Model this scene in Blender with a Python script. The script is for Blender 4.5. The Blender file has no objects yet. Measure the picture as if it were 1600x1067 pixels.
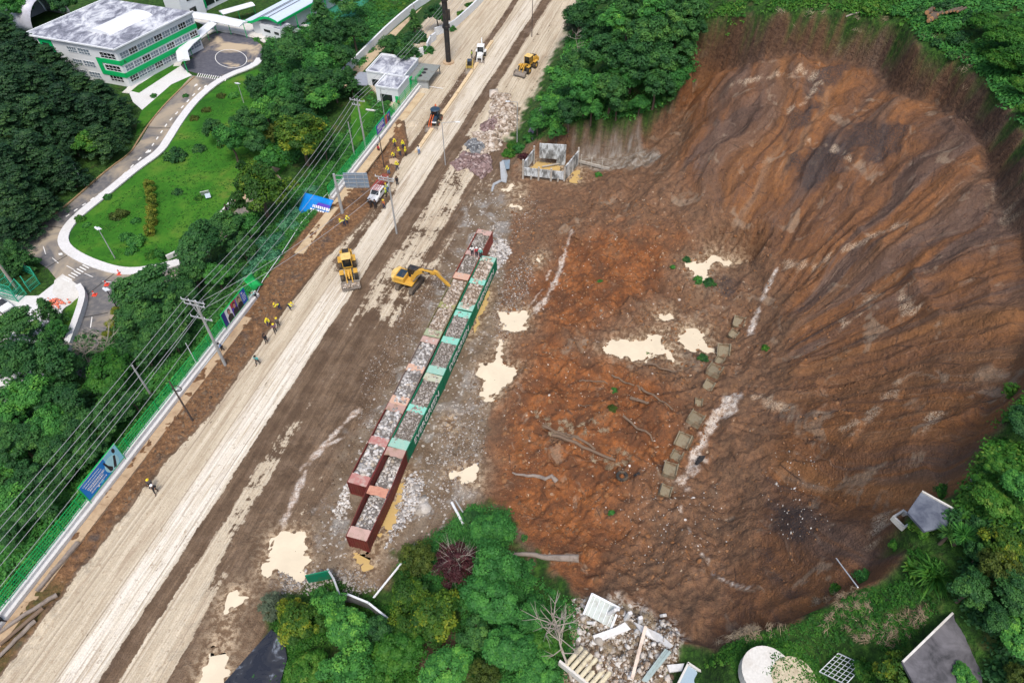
import bpy, bmesh, math, random
import numpy as np
from mathutils import Vector, Matrix, Euler
R = math.radians
sc = bpy.context.scene
col = sc.collection
random.seed(7)
rng = np.random.default_rng(7)

# ------------------------------------------------------------------ camera, sky, sun, exposure
CH = 72.6; PITCH = R(48)
cam_d = bpy.data.cameras.new("camera"); cam_d.lens = 24.0; cam_d.sensor_width = 36.0
cam_d.clip_start = 0.5; cam_d.clip_end = 6000
cam = bpy.data.objects.new("camera", cam_d); col.objects.link(cam)
cam.location = (0, 0, CH); cam.rotation_euler = (R(90) - PITCH, 0, 0)
sc.camera = cam
SUN_EL, SUN_AZ = R(62), R(180)
world = bpy.data.worlds.new("World"); sc.world = world; world.use_nodes = True
wn = world.node_tree
sky = wn.nodes.new('ShaderNodeTexSky'); sky.sky_type = 'NISHITA'; sky.sun_disc = False
sky.sun_elevation = SUN_EL; sky.sun_rotation = SUN_AZ; sky.air_density = 1.0; sky.dust_density = 4.0; sky.ozone_density = 0.6
wn.links.new(sky.outputs[0], wn.nodes['Background'].inputs[0])
wn.nodes['Background'].inputs[1].default_value = 0.13
sl = bpy.data.lights.new("sun", 'SUN'); sl.energy = 1.6; sl.angle = R(15); sl.color = (1.0, 0.955, 0.89)
so = bpy.data.objects.new("sun", sl); col.objects.link(so)
so.rotation_euler = (R(90) - SUN_EL, 0, -SUN_AZ + R(180)); so.location = (0, 0, 200)
# sun stands at azimuth SUN_AZ (clockwise from +Y); the lamp's -Z points away from it
sd = Vector((math.sin(SUN_AZ) * math.cos(SUN_EL), math.cos(SUN_AZ) * math.cos(SUN_EL), math.sin(SUN_EL)))
so.rotation_euler = sd.to_track_quat('Z', 'Y').to_euler()
sc.view_settings.view_transform = 'Standard'; sc.view_settings.look = 'None'
sc.view_settings.exposure = 0.6; sc.view_settings.gamma = 1.0
sc.cycles.max_bounces = 6; sc.cycles.diffuse_bounces = 3; sc.cycles.transparent_max_bounces = 6

# ------------------------------------------------------------------ ground plan: picture point -> place on the ground
F = 1600 * 24 / 36.0
sp_, cp_ = math.sin(PITCH), math.cos(PITCH)
def W(px, py, z=0.0):
    u = (px - 800) / F; v = (py - 533.5) / F
    k = (CH - z) / (sp_ + v * cp_)
    return (u * k, (cp_ - v * sp_) * k, z)
def depth(px, py, z=0.0):
    return (CH - z) / (sp_ + (py - 533.5) / F * cp_)

# ------------------------------------------------------------------ noise in numpy
def _hash(ix, iy, seed):
    h = (ix.astype(np.int64) * 374761393 + iy.astype(np.int64) * 668265263 + seed * 974634777) & 0x7fffffff
    h = ((h ^ (h >> 13)) * 1274126177) & 0x7fffffff
    return ((h ^ (h >> 16)) & 0xffff) / 65535.0 * 2 - 1
def vnoise(x, y, seed=0):
    ix = np.floor(x); iy = np.floor(y); fx = x - ix; fy = y - iy
    fx = fx * fx * fx * (fx * (fx * 6 - 15) + 10); fy = fy * fy * fy * (fy * (fy * 6 - 15) + 10)
    a = _hash(ix, iy, seed); b = _hash(ix + 1, iy, seed); c = _hash(ix, iy + 1, seed); d = _hash(ix + 1, iy + 1, seed)
    return (a * (1 - fx) + b * fx) * (1 - fy) + (c * (1 - fx) + d * fx) * fy
def fbm(x, y, oct=4, seed=0, gain=0.5):
    s = 0; a = 1; n = 0
    for k in range(oct):
        s = s + a * vnoise(x * 2 ** k + 17.3 * k, y * 2 ** k - 9.1 * k, seed + k); n += a; a *= gain
    return s / n
def sstep(a, b, x):
    t = np.clip((x - a) / (b - a), 0, 1); return t * t * (3 - 2 * t)

# ------------------------------------------------------------------ road frame (s along, t across, metres)
AX0 = np.array(W(340, 800)[:2]); AX1 = np.array(W(682, 267)[:2])
RD = (AX1 - AX0) / np.linalg.norm(AX1 - AX0); RN = np.array([RD[1], -RD[0]])
ROADANG = math.atan2(RD[1], RD[0])
def st(X, Y):
    dx = X - AX0[0]; dy = Y - AX0[1]
    return dx * RD[0] + dy * RD[1], dx * RN[0] + dy * RN[1]
def fromst(s, t):
    return (AX0[0] + RD[0] * s + RN[0] * t, AX0[1] + RD[1] * s + RN[1] * t)

# ------------------------------------------------------------------ signed distance to a polygon (negative inside)
def sdf(poly, X, Y):
    P = np.array(poly, float)[:, :2]; n = len(P)
    d = np.full(X.shape, 1e9); inside = np.zeros(X.shape, bool)
    for i in range(n):
        a = P[i]; b = P[(i + 1) % n]; e = b - a
        wx = X - a[0]; wy = Y - a[1]
        k = np.clip((wx * e[0] + wy * e[1]) / max(e @ e, 1e-9), 0, 1)
        d = np.minimum(d, (wx - e[0] * k) ** 2 + (wy - e[1] * k) ** 2)
        c = ((a[1] <= Y) & (Y < b[1])) | ((b[1] <= Y) & (Y < a[1]))
        xi = a[0] + (Y - a[1]) / (e[1] if abs(e[1]) > 1e-9 else 1e-9) * e[0]
        inside ^= c & (X < xi)
    d = np.sqrt(d); return np.where(inside, -d, d)
def wp(pts, z=0.0):
    return [W(p[0], p[1], p[2] if len(p) > 2 else z) for p in pts]

# ------------------------------------------------------------------ height model
RIM = [(800,262,0),(832,226,1.5),(870,196,6),(930,188,7.5),(990,186,8.5),(1040,162,11),(1082,110,15),(1086,62,19),(1100,32,22),(1150,22,24),(1200,21,26),(1300,22,28),
       (1400,40,29),(1445,78,29.5),(1500,98,30),(1540,128,30),(1572,165,30),(1590,205,30),(1650,300,31),(1690,450,31),(1640,560,30.5),(1585,640,29.5),(1540,700,28),
       (1512,760,27),(1425,800,25),(1420,850,24),(1390,895,22.5),(1300,940,20),(1230,975,17),(1170,985,14),(1120,1015,12),(1060,1005,10),(1000,968,8),(915,948,6),
       (850,880,2.5),(800,810,1),(748,770,0),(765,640,0),(775,520,0),(790,420,0),(800,340,0)]
SLIDE = [W(*p) for p in RIM]
OUT_PTS = RIM + [(880,60,.5),(890,0,.5),(845,150,.5),(815,205,.3),(930,150,9.5),(1000,120,13),(950,60,8),(1000,0,14),
       (1300,-40,31),(1500,0,33),(1600,60,33),(1700,150,34),(1600,760,29.5),(1600,900,27.5),(1480,900,25),(1600,1060,26),(1480,1030,23.5),(1300,1030,18.5),(1200,1060,15),
       (1060,1067,9),(960,1060,6),(850,1060,3.5),(850,960,3),(760,1060,1.5),(700,950,.6),(600,1060,.5),(600,960,0),(480,1060,0),(480,960,0),(700,830,0)]
IN_PTS = [(x, y, max(z - d, 0)) for (x, y, z), d in zip(RIM, [0,1,6,7.2,7.5,7,6,5,4,4,4,4,4,4,4,3.5,3.5,3,3,3,3,3,2.5,2.5,2.5,2.5,2.5,3,3,3,2.5,1.5,1,.5,0,0,0,0,0,0,0])] + [
       (850,300,0),(900,262,0.4),(950,262,.8),(1000,262,2),(1060,230,6),(850,400,1.2),(850,520,1.2),(840,600,1.6),(850,700,1.8),(830,780,1.4),(900,350,2),(950,450,3),
       (1000,350,5),(1000,480,3.2),(1000,540,2.8),(1085,530,3.0),(1100,420,4),(1160,500,4.2),(1125,570,4),(1085,640,4),(1050,740,4),(960,640,3.6),(930,800,3),(1000,880,4.5),
       (1100,900,6.5),(1200,860,10),(1220,935,12.5),(1120,330,9),(1200,560,7),(1200,700,8.5),(1150,800,6.5),(1300,620,12.5),(1300,760,14),(1400,600,18),(1300,400,14),
       (1450,400,21),(1200,250,15),(1300,150,20),(1450,200,23.5),(1100,200,13),(1150,120,17.5)]
def tps_fit(pts, lam):
    P = np.array([[*W(*p)[:2], p[2]] for p in pts]); n = len(P)
    P = np.vstack([P, EXTRA]) if EXTRA is not None else P; n = len(P)
    d = np.hypot(P[:, None, 0] - P[None, :, 0], P[:, None, 1] - P[None, :, 1])
    K = d + 0  # biharmonic-in-3d kernel r : sharper, no overshoot
    A = np.zeros((n + 1, n + 1)); A[:n, :n] = -K - lam * np.eye(n) * 0; A[:n, :n] -= np.eye(n) * lam * -1
    A[:n, n] = 1; A[n, :n] = 1
    b = np.zeros(n + 1); b[:n] = P[:, 2]
    w = np.linalg.solve(A, b); return P, w
def tps_eval(model, X, Y):
    P, w = model; out = np.full(X.shape, w[-1])
    for i in range(len(P)):
        out = out - w[i] * np.hypot(X - P[i, 0], Y - P[i, 1])
    return out
EXTRA = np.array([(120,60,33),(150,150,36),(60,230,30),(30,200,10),(110,-20,30),(40,-60,12),(0,-60,0),(20,240,6)], float)
M_OUT = tps_fit(OUT_PTS, 0.4)
M_IN = tps_fit(IN_PTS, 0.4)
def twall(s):
    return -14.6 - 10.5 * sstep(88, 100, s)
BASINS = []      # puddles: (world polygon, level)
def hbase(X, Y):
    X = np.asarray(X, float); Y = np.asarray(Y, float)
    Xc = np.clip(X, -200, 170); Yc = np.clip(Y, -60, 260)
    s, t = st(X, Y)
    tw = twall(s)
    left = -2.0 * sstep(0, 7, tw - t)
    out = tps_eval(M_OUT, Xc, Yc); inn = tps_eval(M_IN, Xc, Yc)
    d = sdf(SLIDE, X, Y)
    k = sstep(-1.1, 0.25, d + 0.5 * fbm(X * .35, Y * .35, 3, 5))
    right = np.maximum(inn * (1 - k) + out * k, 0)
    m = sstep(6.5, 10, t)
    return np.where(t < 0, left, right * m)
def h1(x, y):
    return float(hbase(np.array([x]), np.array([y]))[0])
def G(px, py, dz=0.0):
    """the spot on the ground seen at a point of the picture (dz metres above the ground)"""
    z = 0.0
    lo = W(px, py, 45.0); hi = W(px, py, -3.0)
    a = np.linspace(0, 1, 160)
    X = lo[0] + (hi[0] - lo[0]) * a; Y = lo[1] + (hi[1] - lo[1]) * a; Z = 45 - 48 * a
    g = hbase(X, Y) + dz - Z
    i = int(np.argmax(g > 0)) if (g > 0).any() else 159
    if i > 0:
        f = g[i - 1] / (g[i - 1] - g[i]); a_ = a[i - 1] + (a[i] - a[i - 1]) * f
    else: a_ = a[i]
    x = lo[0] + (hi[0] - lo[0]) * a_; y = lo[1] + (hi[1] - lo[1]) * a_
    return (x, y, 45 - 48 * a_ - dz)
def gp(pts): return [G(p[0], p[1]) for p in pts]

# ------------------------------------------------------------------ object helpers
def tag(o, label=None, cat=None, group=None, kind=None):
    if label: o['label'] = label
    if cat: o['category'] = cat
    if group: o['group'] = group
    if kind: o['kind'] = kind
    return o
def empty(name, loc, rz=0.0, label=None, cat=None, group=None):
    o = bpy.data.objects.new(name, None); col.objects.link(o); o.location = loc; o.rotation_euler = (0, 0, rz)
    o.empty_display_size = 0.3
    return tag(o, label, cat, group)
def meshobj(name, verts, faces, mat, parent=None, smooth=False):
    me = bpy.data.meshes.new(name); me.from_pydata([tuple(v) for v in verts], [], [tuple(f) for f in faces]); me.update()
    if mat: me.materials.append(mat)
    if smooth: me.polygons.foreach_set('use_smooth', [True] * len(me.polygons))
    o = bpy.data.objects.new(name, me); col.objects.link(o); o.parent = parent
    return o
def fastmesh(name, V, Fc, mat, nper=4):
    """numpy arrays: V (n,3), Fc (m,nper)"""
    me = bpy.data.meshes.new(name); nv = len(V); nf = len(Fc)
    me.vertices.add(nv); me.vertices.foreach_set('co', np.asarray(V, np.float32).ravel())
    me.loops.add(nf * nper); me.loops.foreach_set('vertex_index', np.asarray(Fc, np.int32).ravel())
    me.polygons.add(nf); me.polygons.foreach_set('loop_start', np.arange(0, nf * nper, nper, dtype=np.int32))
    me.polygons.foreach_set('loop_total', np.full(nf, nper, np.int32))
    me.update(calc_edges=True)
    if mat: me.materials.append(mat)
    return me
class MB:
    def __init__(s): s.v = []; s.f = []
    def add(s, vs, fs):
        b = len(s.v); s.v += [tuple(v) for v in vs]; s.f += [tuple(i + b for i in f) for f in fs]; return s
    def box(s, c, d, rz=0.0, ry=0.0, rx=0.0):
        m = Matrix.Translation(c) @ Euler((rx, ry, rz)).to_matrix().to_4x4()
        vs = [m @ Vector((x * d[0] / 2, y * d[1] / 2, z * d[2] / 2)) for z in (-1, 1) for x, y in ((-1, -1), (1, -1), (1, 1), (-1, 1))]
        return s.add(vs, [(3, 2, 1, 0), (4, 5, 6, 7), (0, 1, 5, 4), (1, 2, 6, 5), (2, 3, 7, 6), (3, 0, 4, 7)])
    def beam(s, p, q, w, h=None):
        p = Vector(p); q = Vector(q); d = q - p
        if d.length < 1e-6: return s
        h = h or w; z = d.normalized(); up = Vector((0, 0, 1)) if abs(z.z) < .95 else Vector((1, 0, 0))
        x = up.cross(z).normalized(); y = z.cross(x)
        vs = [b + x * (i * w / 2) + y * (j * h / 2) for b in (p, q) for i, j in ((-1, -1), (1, -1), (1, 1), (-1, 1))]
        return s.add(vs, [(3, 2, 1, 0), (4, 5, 6, 7), (0, 1, 5, 4), (1, 2, 6, 5), (2, 3, 7, 6), (3, 0, 4, 7)])
    def cyl(s, p, q, r, r2=None, n=12, cap=True):
        p = Vector(p); q = Vector(q); d = q - p
        r2 = r if r2 is None else r2
        z = d.normalized(); up = Vector((0, 0, 1)) if abs(z.z) < .95 else Vector((1, 0, 0))
        x = up.cross(z).normalized(); y = z.cross(x)
        vs = [b + (x * math.cos(a) + y * math.sin(a)) * rr for b, rr in ((p, r), (q, r2)) for a in [2 * math.pi * i / n for i in range(n)]]
        fs = [(i, (i + 1) % n, n + (i + 1) % n, n + i) for i in range(n)]
        if cap: fs += [tuple(reversed(range(n))), tuple(range(n, 2 * n))]
        return s.add(vs, fs)
    def tube(s, pts, r, n=6):
        pts = [Vector(p) for p in pts]; k = len(pts); rs = r if isinstance(r, (list, tuple)) else [r] * k
        vs = []; prev = None
        for i, p in enumerate(pts):
            d = (pts[min(i + 1, k - 1)] - pts[max(i - 1, 0)]).normalized()
            up = Vector((0, 0, 1)) if abs(d.z) < .9 else Vector((1, 0, 0))
            x = up.cross(d).normalized()
            if prev is not None and x.dot(prev) < 0: x = -x
            if prev is not None:
                x = (prev - d * prev.dot(d)); x = x.normalized() if x.length > 1e-5 else up.cross(d).normalized()
            prev = x; y = d.cross(x)
            vs += [p + (x * math.cos(2 * math.pi * j / n) + y * math.sin(2 * math.pi * j / n)) * rs[i] for j in range(n)]
        fs = [(i * n + j, i * n + (j + 1) % n, (i + 1) * n + (j + 1) % n, (i + 1) * n + j) for i in range(k - 1) for j in range(n)]
        fs += [tuple(reversed(range(n))), tuple(range((k - 1) * n, k * n))]
        return s.add(vs, fs)
    def prism(s, prof, y0, y1):
        """profile of (x,z) points, counter-clockwise seen from -y, pulled along y"""
        n = len(prof); vs = [(x, y0, z) for x, z in prof] + [(x, y1, z) for x, z in prof]
        fs = [tuple(range(n)), tuple(reversed(range(n, 2 * n)))] + [((i + 1) % n, i, n + i, n + (i + 1) % n) for i in range(n)]
        return s.add(vs, fs)
    def slab(s, poly, z0, z1):
        """poly of (x,y), between two heights"""
        n = len(poly); a = sum(poly[i][0] * poly[(i + 1) % n][1] - poly[(i + 1) % n][0] * poly[i][1] for i in range(n))
        if a < 0: poly = list(reversed(poly))
        vs = [(p[0], p[1], z0) for p in poly] + [(p[0], p[1], z1) for p in poly]
        fs = [tuple(reversed(range(n))), tuple(range(n, 2 * n))] + [(i, (i + 1) % n, n + (i + 1) % n, n + i) for i in range(n)]
        return s.add(vs, fs)
    def build(s, name, mat, parent=None, bevel=0.0, smooth=False):
        o = meshobj(name, s.v, s.f, mat, parent, smooth)
        if bevel:
            bm = bmesh.new(); bm.from_mesh(o.data)
            bmesh.ops.bevel(bm, geom=list(bm.edges) + list(bm.verts), offset=bevel, segments=1, affect='EDGES', clamp_overlap=True)
            bm.to_mesh(o.data); bm.free()
        return o
def copy_tree(o, parent=None):
    c = o.copy(); col.objects.link(c); c.parent = parent
    for ch in list(o.children): copy_tree(ch, c)
    return c
def resample(pts, step):
    P = [Vector(p) for p in pts]; out = [P[0]]
    for a, b in zip(P[:-1], P[1:]):
        n = max(1, int((b - a).length / step))
        for i in range(1, n + 1): out.append(a.lerp(b, i / n))
    return out
def smoothpts(pts, it=2):
    P = [Vector(p) for p in pts]
    for _ in range(it):
        Q = [P[0]]
        for a, b in zip(P[:-1], P[1:]): Q += [a.lerp(b, .25), a.lerp(b, .75)]
        P = Q + [P[-1]]
    return P

# ------------------------------------------------------------------ shader helpers
class NT:
    def __init__(s, name, rough=0.85, spec=0.25):
        s.m = bpy.data.materials.new(name); s.m.use_nodes = True; s.t = s.m.node_tree
        s.b = s.t.nodes['Principled BSDF']; s.b.inputs['Roughness'].default_value = rough
        s.b.inputs['Specular IOR Level'].default_value = spec
    def n(s, typ, **ins):
        nd = s.t.nodes.new(typ)
        for k, v in ins.items():
            if k.startswith('_'): setattr(nd, k[1:], v)
        for k, v in ins.items():
            if not k.startswith('_'):
                key = int(k[1:]) if k[0] == 'i' and k[1:].isdigit() else k.replace('__', ' ')
                s.set(nd.inputs[key], v)
        return nd
    def set(s, inp, v):
        if hasattr(v, 'is_output'): s.t.links.new(v, inp)
        else:
            if isinstance(v, tuple) and len(v) == 3 and inp.type == 'RGBA': v = (*v, 1)
            inp.default_value = v
    def attr(s, name): return s.n('ShaderNodeAttribute', _attribute_name=name)
    def pos(s): return s.n('ShaderNodeNewGeometry').outputs['Position']
    def obj(s): return s.n('ShaderNodeTexCoord').outputs['Object']
    def mp(s, vec, scale=(1, 1, 1), rot=(0, 0, 0)):
        return s.n('ShaderNodeMapping', Vector=vec, Scale=scale, Rotation=rot).outputs[0]
    def noise(s, vec, scale, detail=4, rough=.55, dist=0.0):
        return s.n('ShaderNodeTexNoise', Vector=vec, Scale=scale, Detail=detail, Roughness=rough, Distortion=dist).outputs[0]
    def vor(s, vec, scale, out='Distance', feat='F1', rnd=1.0):
        return s.n('ShaderNodeTexVoronoi', _feature=feat, Vector=vec, Scale=scale, Randomness=rnd).outputs[out]
    def mr(s, v, a, b, c=0.0, d=1.0):
        return s.n('ShaderNodeMapRange', i0=v, i1=a, i2=b, i3=c, i4=d).outputs[0]
    def ma(s, op, a, b=0.0, c=0.0, clamp=False):
        return s.n('ShaderNodeMath', _operation=op, _use_clamp=clamp, i0=a, i1=b, i2=c).outputs[0]
    def mix(s, f, a, b, mode='MIX'):
        nd = s.n('ShaderNodeMix', _data_type='RGBA', _blend_type=mode)
        s.set(nd.inputs[0], f); s.set(nd.inputs[6], a); s.set(nd.inputs[7], b); return nd.outputs[2]
    def ramp(s, f, pts, interp='LINEAR'):
        nd = s.n('ShaderNodeValToRGB', Fac=f); cr = nd.color_ramp; cr.interpolation = interp
        while len(cr.elements) < len(pts): cr.elements.new(.5)
        for e, (p, c) in zip(cr.elements, pts): e.position = p; e.color = (*c, 1) if len(c) == 3 else c
        return nd.outputs[0]
    def bump(s, h, strength=.4, dist=.1):
        nd = s.n('ShaderNodeBump', Strength=strength, Distance=dist, Height=h)
        s.t.links.new(nd.outputs[0], s.b.inputs['Normal'])
    def done(s, colr, rough=None):
        s.set(s.b.inputs['Base Color'], colr)
        if rough is not None: s.set(s.b.inputs['Roughness'], rough)
        return s.m
def plain(name, c, rough=.6, metal=0.0, spec=.3, dirt=0.35, dscale=1.5, dcol=(.16, .11, .07)):
    """painted or bare surface with grime breaking it up"""
    n = NT(name, rough, spec); p = n.obj()
    a = n.noise(p, dscale, 6, .65); b = n.noise(p, dscale * 9, 3, .6)
    k = n.ma('MULTIPLY', n.mr(a, .48, .75), dirt * 1.6, clamp=True)
    base = n.mix(n.mr(b, .3, .7), tuple(x * .88 for x in c), tuple(min(1, x * 1.08) for x in c))
    n.b.inputs['Metallic'].default_value = metal
    return n.done(n.mix(k, base, dcol), n.mr(a, .3, .7, max(.05, rough - .12), min(1, rough + .15)))
# ------------------------------------------------------------------ water polygons (picture outlines laid on the ground)
PUD = [
 ('muddy_puddle', [(784,488),(800,485),(825,487),(822,516),(800,518),(785,514)], 'cream puddle with a squared edge beside the green containers', 0),
 ('muddy_puddle', [(752,568),(762,565),(770,566),(774,550),(781,533),(789,534),(783,556),(786,570),(805,577),(800,590),(785,606),(767,628),(754,617),(757,600),(750,590)], 'long cream puddle with a narrow neck right of the container row', 0),
 ('muddy_puddle', [(701,738),(722,731),(746,726),(746,759),(735,758),(715,748)], 'cream puddle in a square cut near the dark red containers', 0),
 ('muddy_puddle', [(942,547),(958,533),(975,532),(1000,533),(1025,521),(1041,519),(1036,535),(1055,545),(1061,573),(1050,565),(1032,553),(1002,564),(975,558)], 'largest cream pool out on the red debris field', 1),
 ('muddy_puddle', [(1067,511),(1085,509),(1101,520),(1095,535),(1118,549),(1100,551),(1075,545),(1064,530)], 'cream pool in the debris beside the buried concrete steps', 1),
 ('muddy_puddle', [(1028,495),(1046,492),(1051,498),(1030,501)], 'tiny white puddle above the largest pool', 1),
 ('muddy_puddle', [(1076,412),(1100,408),(1114,396),(1124,400),(1157,413),(1140,417),(1118,410),(1104,420),(1106,443),(1085,432)], 'curled cream puddle beside the dark bush high on the debris', 1),
 ('muddy_puddle', [(424,838),(440,832),(476,831),(482,873),(476,905),(466,919),(455,905),(442,898),(428,888),(416,903),(408,897),(417,865)], 'broad shallow puddle with ragged lobes at the foot of the road', 0),
 ('muddy_puddle', [(357,926),(372,921),(386,934),(364,955),(352,988),(343,962),(349,938)], 'small tan puddle next to the tyre-marked mud', 0),
 ('muddy_puddle', [(338,992),(361,991),(359,1010),(340,1013)], 'smallest tan puddle between the two bigger ones at the bottom', 0),
 ('muddy_puddle', [(332,1018),(346,1024),(353,1052),(356,1085),(305,1085),(318,1040)], 'tan puddle at the bottom edge beside the black asphalt', 0),
 ('silty_puddle', [(640,738),(633,770),(616,810),(595,852),(583,872),(574,868),(598,815),(620,768),(633,740)], 'yellow strip of water along the dark red containers', 0),
 ('silty_puddle', [(558,866),(576,868),(584,887),(575,894),(561,880)], 'small yellow puddle at the corner of the last container', 0),
 ('silty_puddle', [(764,452),(768,462),(752,492),(742,520),(733,528),(745,492),(756,460)], 'yellow strip of water along the green container side', 0),
 ('muddy_puddle', [(787,296),(800,289),(816,291),(808,300),(797,306)], 'white puddle below the concrete ruin beside a bent sheet', 0),
 ('muddy_puddle', [(806,314),(812,305),(818,301),(812,312)], 'thin slanting puddle below the concrete ruin', 0),
 ('muddy_puddle', [(799,321),(813,323),(811,328),(799,326)], 'flat little puddle lowest below the concrete ruin', 0),
 ('silty_puddle', [(826,262),(845,250),(870,258),(884,266),(886,280),(858,276),(824,271)], 'ochre water standing inside the concrete ruin', 0),
 ('silty_puddle', [(890,284),(896,268),(908,267),(903,285)], 'ochre puddle against the outer wall of the concrete ruin', 0),
 ('muddy_puddle', [(701,655),(706,654),(703,672),(699,670)], 'sliver of cream water on the grey gravel beside the containers', 0),
 ('muddy_puddle', [(839,402),(847,399),(843,414),(838,415)], 'small upright cream puddle in the tracked mud', 0),
]
def zone(name): return [W(*p) for p in ZONES[name]]
LEVELS = []
for nm, pts, lab, kind in PUD:
    w = [G(*p) for p in pts]; lv = sum(p[2] for p in w) / len(w) + (0.02 if not kind else -.15)
    LEVELS.append(([W(p[0], p[1], lv) for p in pts], lv))
PITS = [([(557,203),(608,212),(604,250),(585,290),(560,300)], -.0)]
GRAVEL = gp([(610,600),(660,500),(700,400),(740,310),(780,290),(800,330),(825,400),(810,470),(800,480),(780,540),(765,640),(760,720),(735,800),(640,860),(600,900),(560,930),(480,935),(440,915),(470,860),(520,770),(550,690)])
GRAV2 = gp([(870,360),(905,372),(870,450),(815,520),(790,480),(820,440)])
GREENB = gp([(425,960),(470,920),(520,905),(560,925),(600,925),(625,870),(680,840),(740,790),(790,795),(805,860),(860,915),(905,950),(930,980),(880,1030),(880,1100),(300,1150),(410,1040)])
BARE_BOTTOM = gp([(660,980),(700,965),(730,1000),(745,1060),(690,1045),(640,1030)])
RUBBLE = gp([(905,945),(960,935),(1010,955),(1050,975),(1070,1010),(1060,1040),(1030,1067),(1030,1110),(880,1110),(890,1020),(930,985)])
ORANGE = gp([(830,520),(880,380),(960,350),(1060,370),(1050,440),(1000,500),(900,540),(1060,600),(1090,640),(1060,740),(980,820),(900,900),(820,860),(780,780),(765,650)])
YARD_R = gp([(1160,1030),(1200,1015),(1250,1030),(1280,1100),(1120,1100)])
DARKP = [gp(p) for p in ([(1225,190),(1262,160),(1280,165),(1262,195),(1235,215),(1215,215)],[(1270,120),(1320,90),(1330,100),(1290,140),(1262,165)],[(1230,255),(1300,215),(1340,230),(1320,270),(1260,300)],
   [(1085,425),(1140,430),(1150,455),(1140,475),(1100,460),(1075,440)],[(1215,795),(1260,800),(1268,840),(1230,860),(1205,830)],[(1060,530),(1075,545),(1118,552),(1100,565),(1070,560)],[(1320,190),(1420,200),(1390,250),(1330,240)],
   [(1200,860),(1215,880),(1232,945),(1222,948),(1205,905)])]
PALELINES = [gp(p) for p in ([(1140,135),(1180,125),(1240,120),(1280,128)],[(1295,70),(1330,75),(1368,95)],[(1282,130),(1262,155),(1228,180)],[(1262,225),(1300,232),(1330,255)],[(1290,410),(1330,390),(1400,360)],[(1225,420),(1285,425)],
   [(1410,465),(1425,500)],[(1308,690),(1365,640),(1405,600)],[(1432,680),(1465,645)],[(1545,300),(1590,340)],[(1360,850),(1390,800)],[(1180,625),(1240,640)],[(1360,470),(1310,520)])]
WASH = [(gp(p), w) for p, w in (([(1150,620),(1110,670),(1085,715),(1065,760)], .8), ([(1210,430),(1185,480),(1172,520)], .3), ([(893,365),(880,400),(868,440),(850,470),(830,490)], .45), ([(860,420),(845,455),(825,480)], .2),
   ([(1060,800),(1085,860),(1120,905),(1170,920)], .14),
   ([(560,640),(510,690),(480,730),(455,790),(440,830)], .32), ([(545,680),(500,700),(470,735)], .25))]
CONCRETE_CUT = gp([(895,262),(900,222),(1000,225),(1040,240),(1010,262),(960,266)])

def tracks(X, Y, line):
    P = np.array([p[:2] for p in line]); d = np.full(X.shape, 1e9)
    for a, b in zip(P[:-1], P[1:]):
        e = b - a; k = np.clip(((X - a[0]) * e[0] + (Y - a[1]) * e[1]) / (e @ e), 0, 1)
        d = np.minimum(d, np.hypot(X - a[0] - e[0] * k, Y - a[1] - e[1] * k))
    return d
def local(fn, X, Y, pts, pad, far):
    """evaluate a distance only near its own outline"""
    P = np.array([p[:2] for p in pts]); out = np.full(X.shape, float(far))
    m = (X > P[:, 0].min() - pad) & (X < P[:, 0].max() + pad) & (Y > P[:, 1].min() - pad) & (Y < P[:, 1].max() + pad)
    if m.any(): out[m] = fn(X[m], Y[m])
    return out
CEN = np.array(G(1040, 620)[:2])

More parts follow.
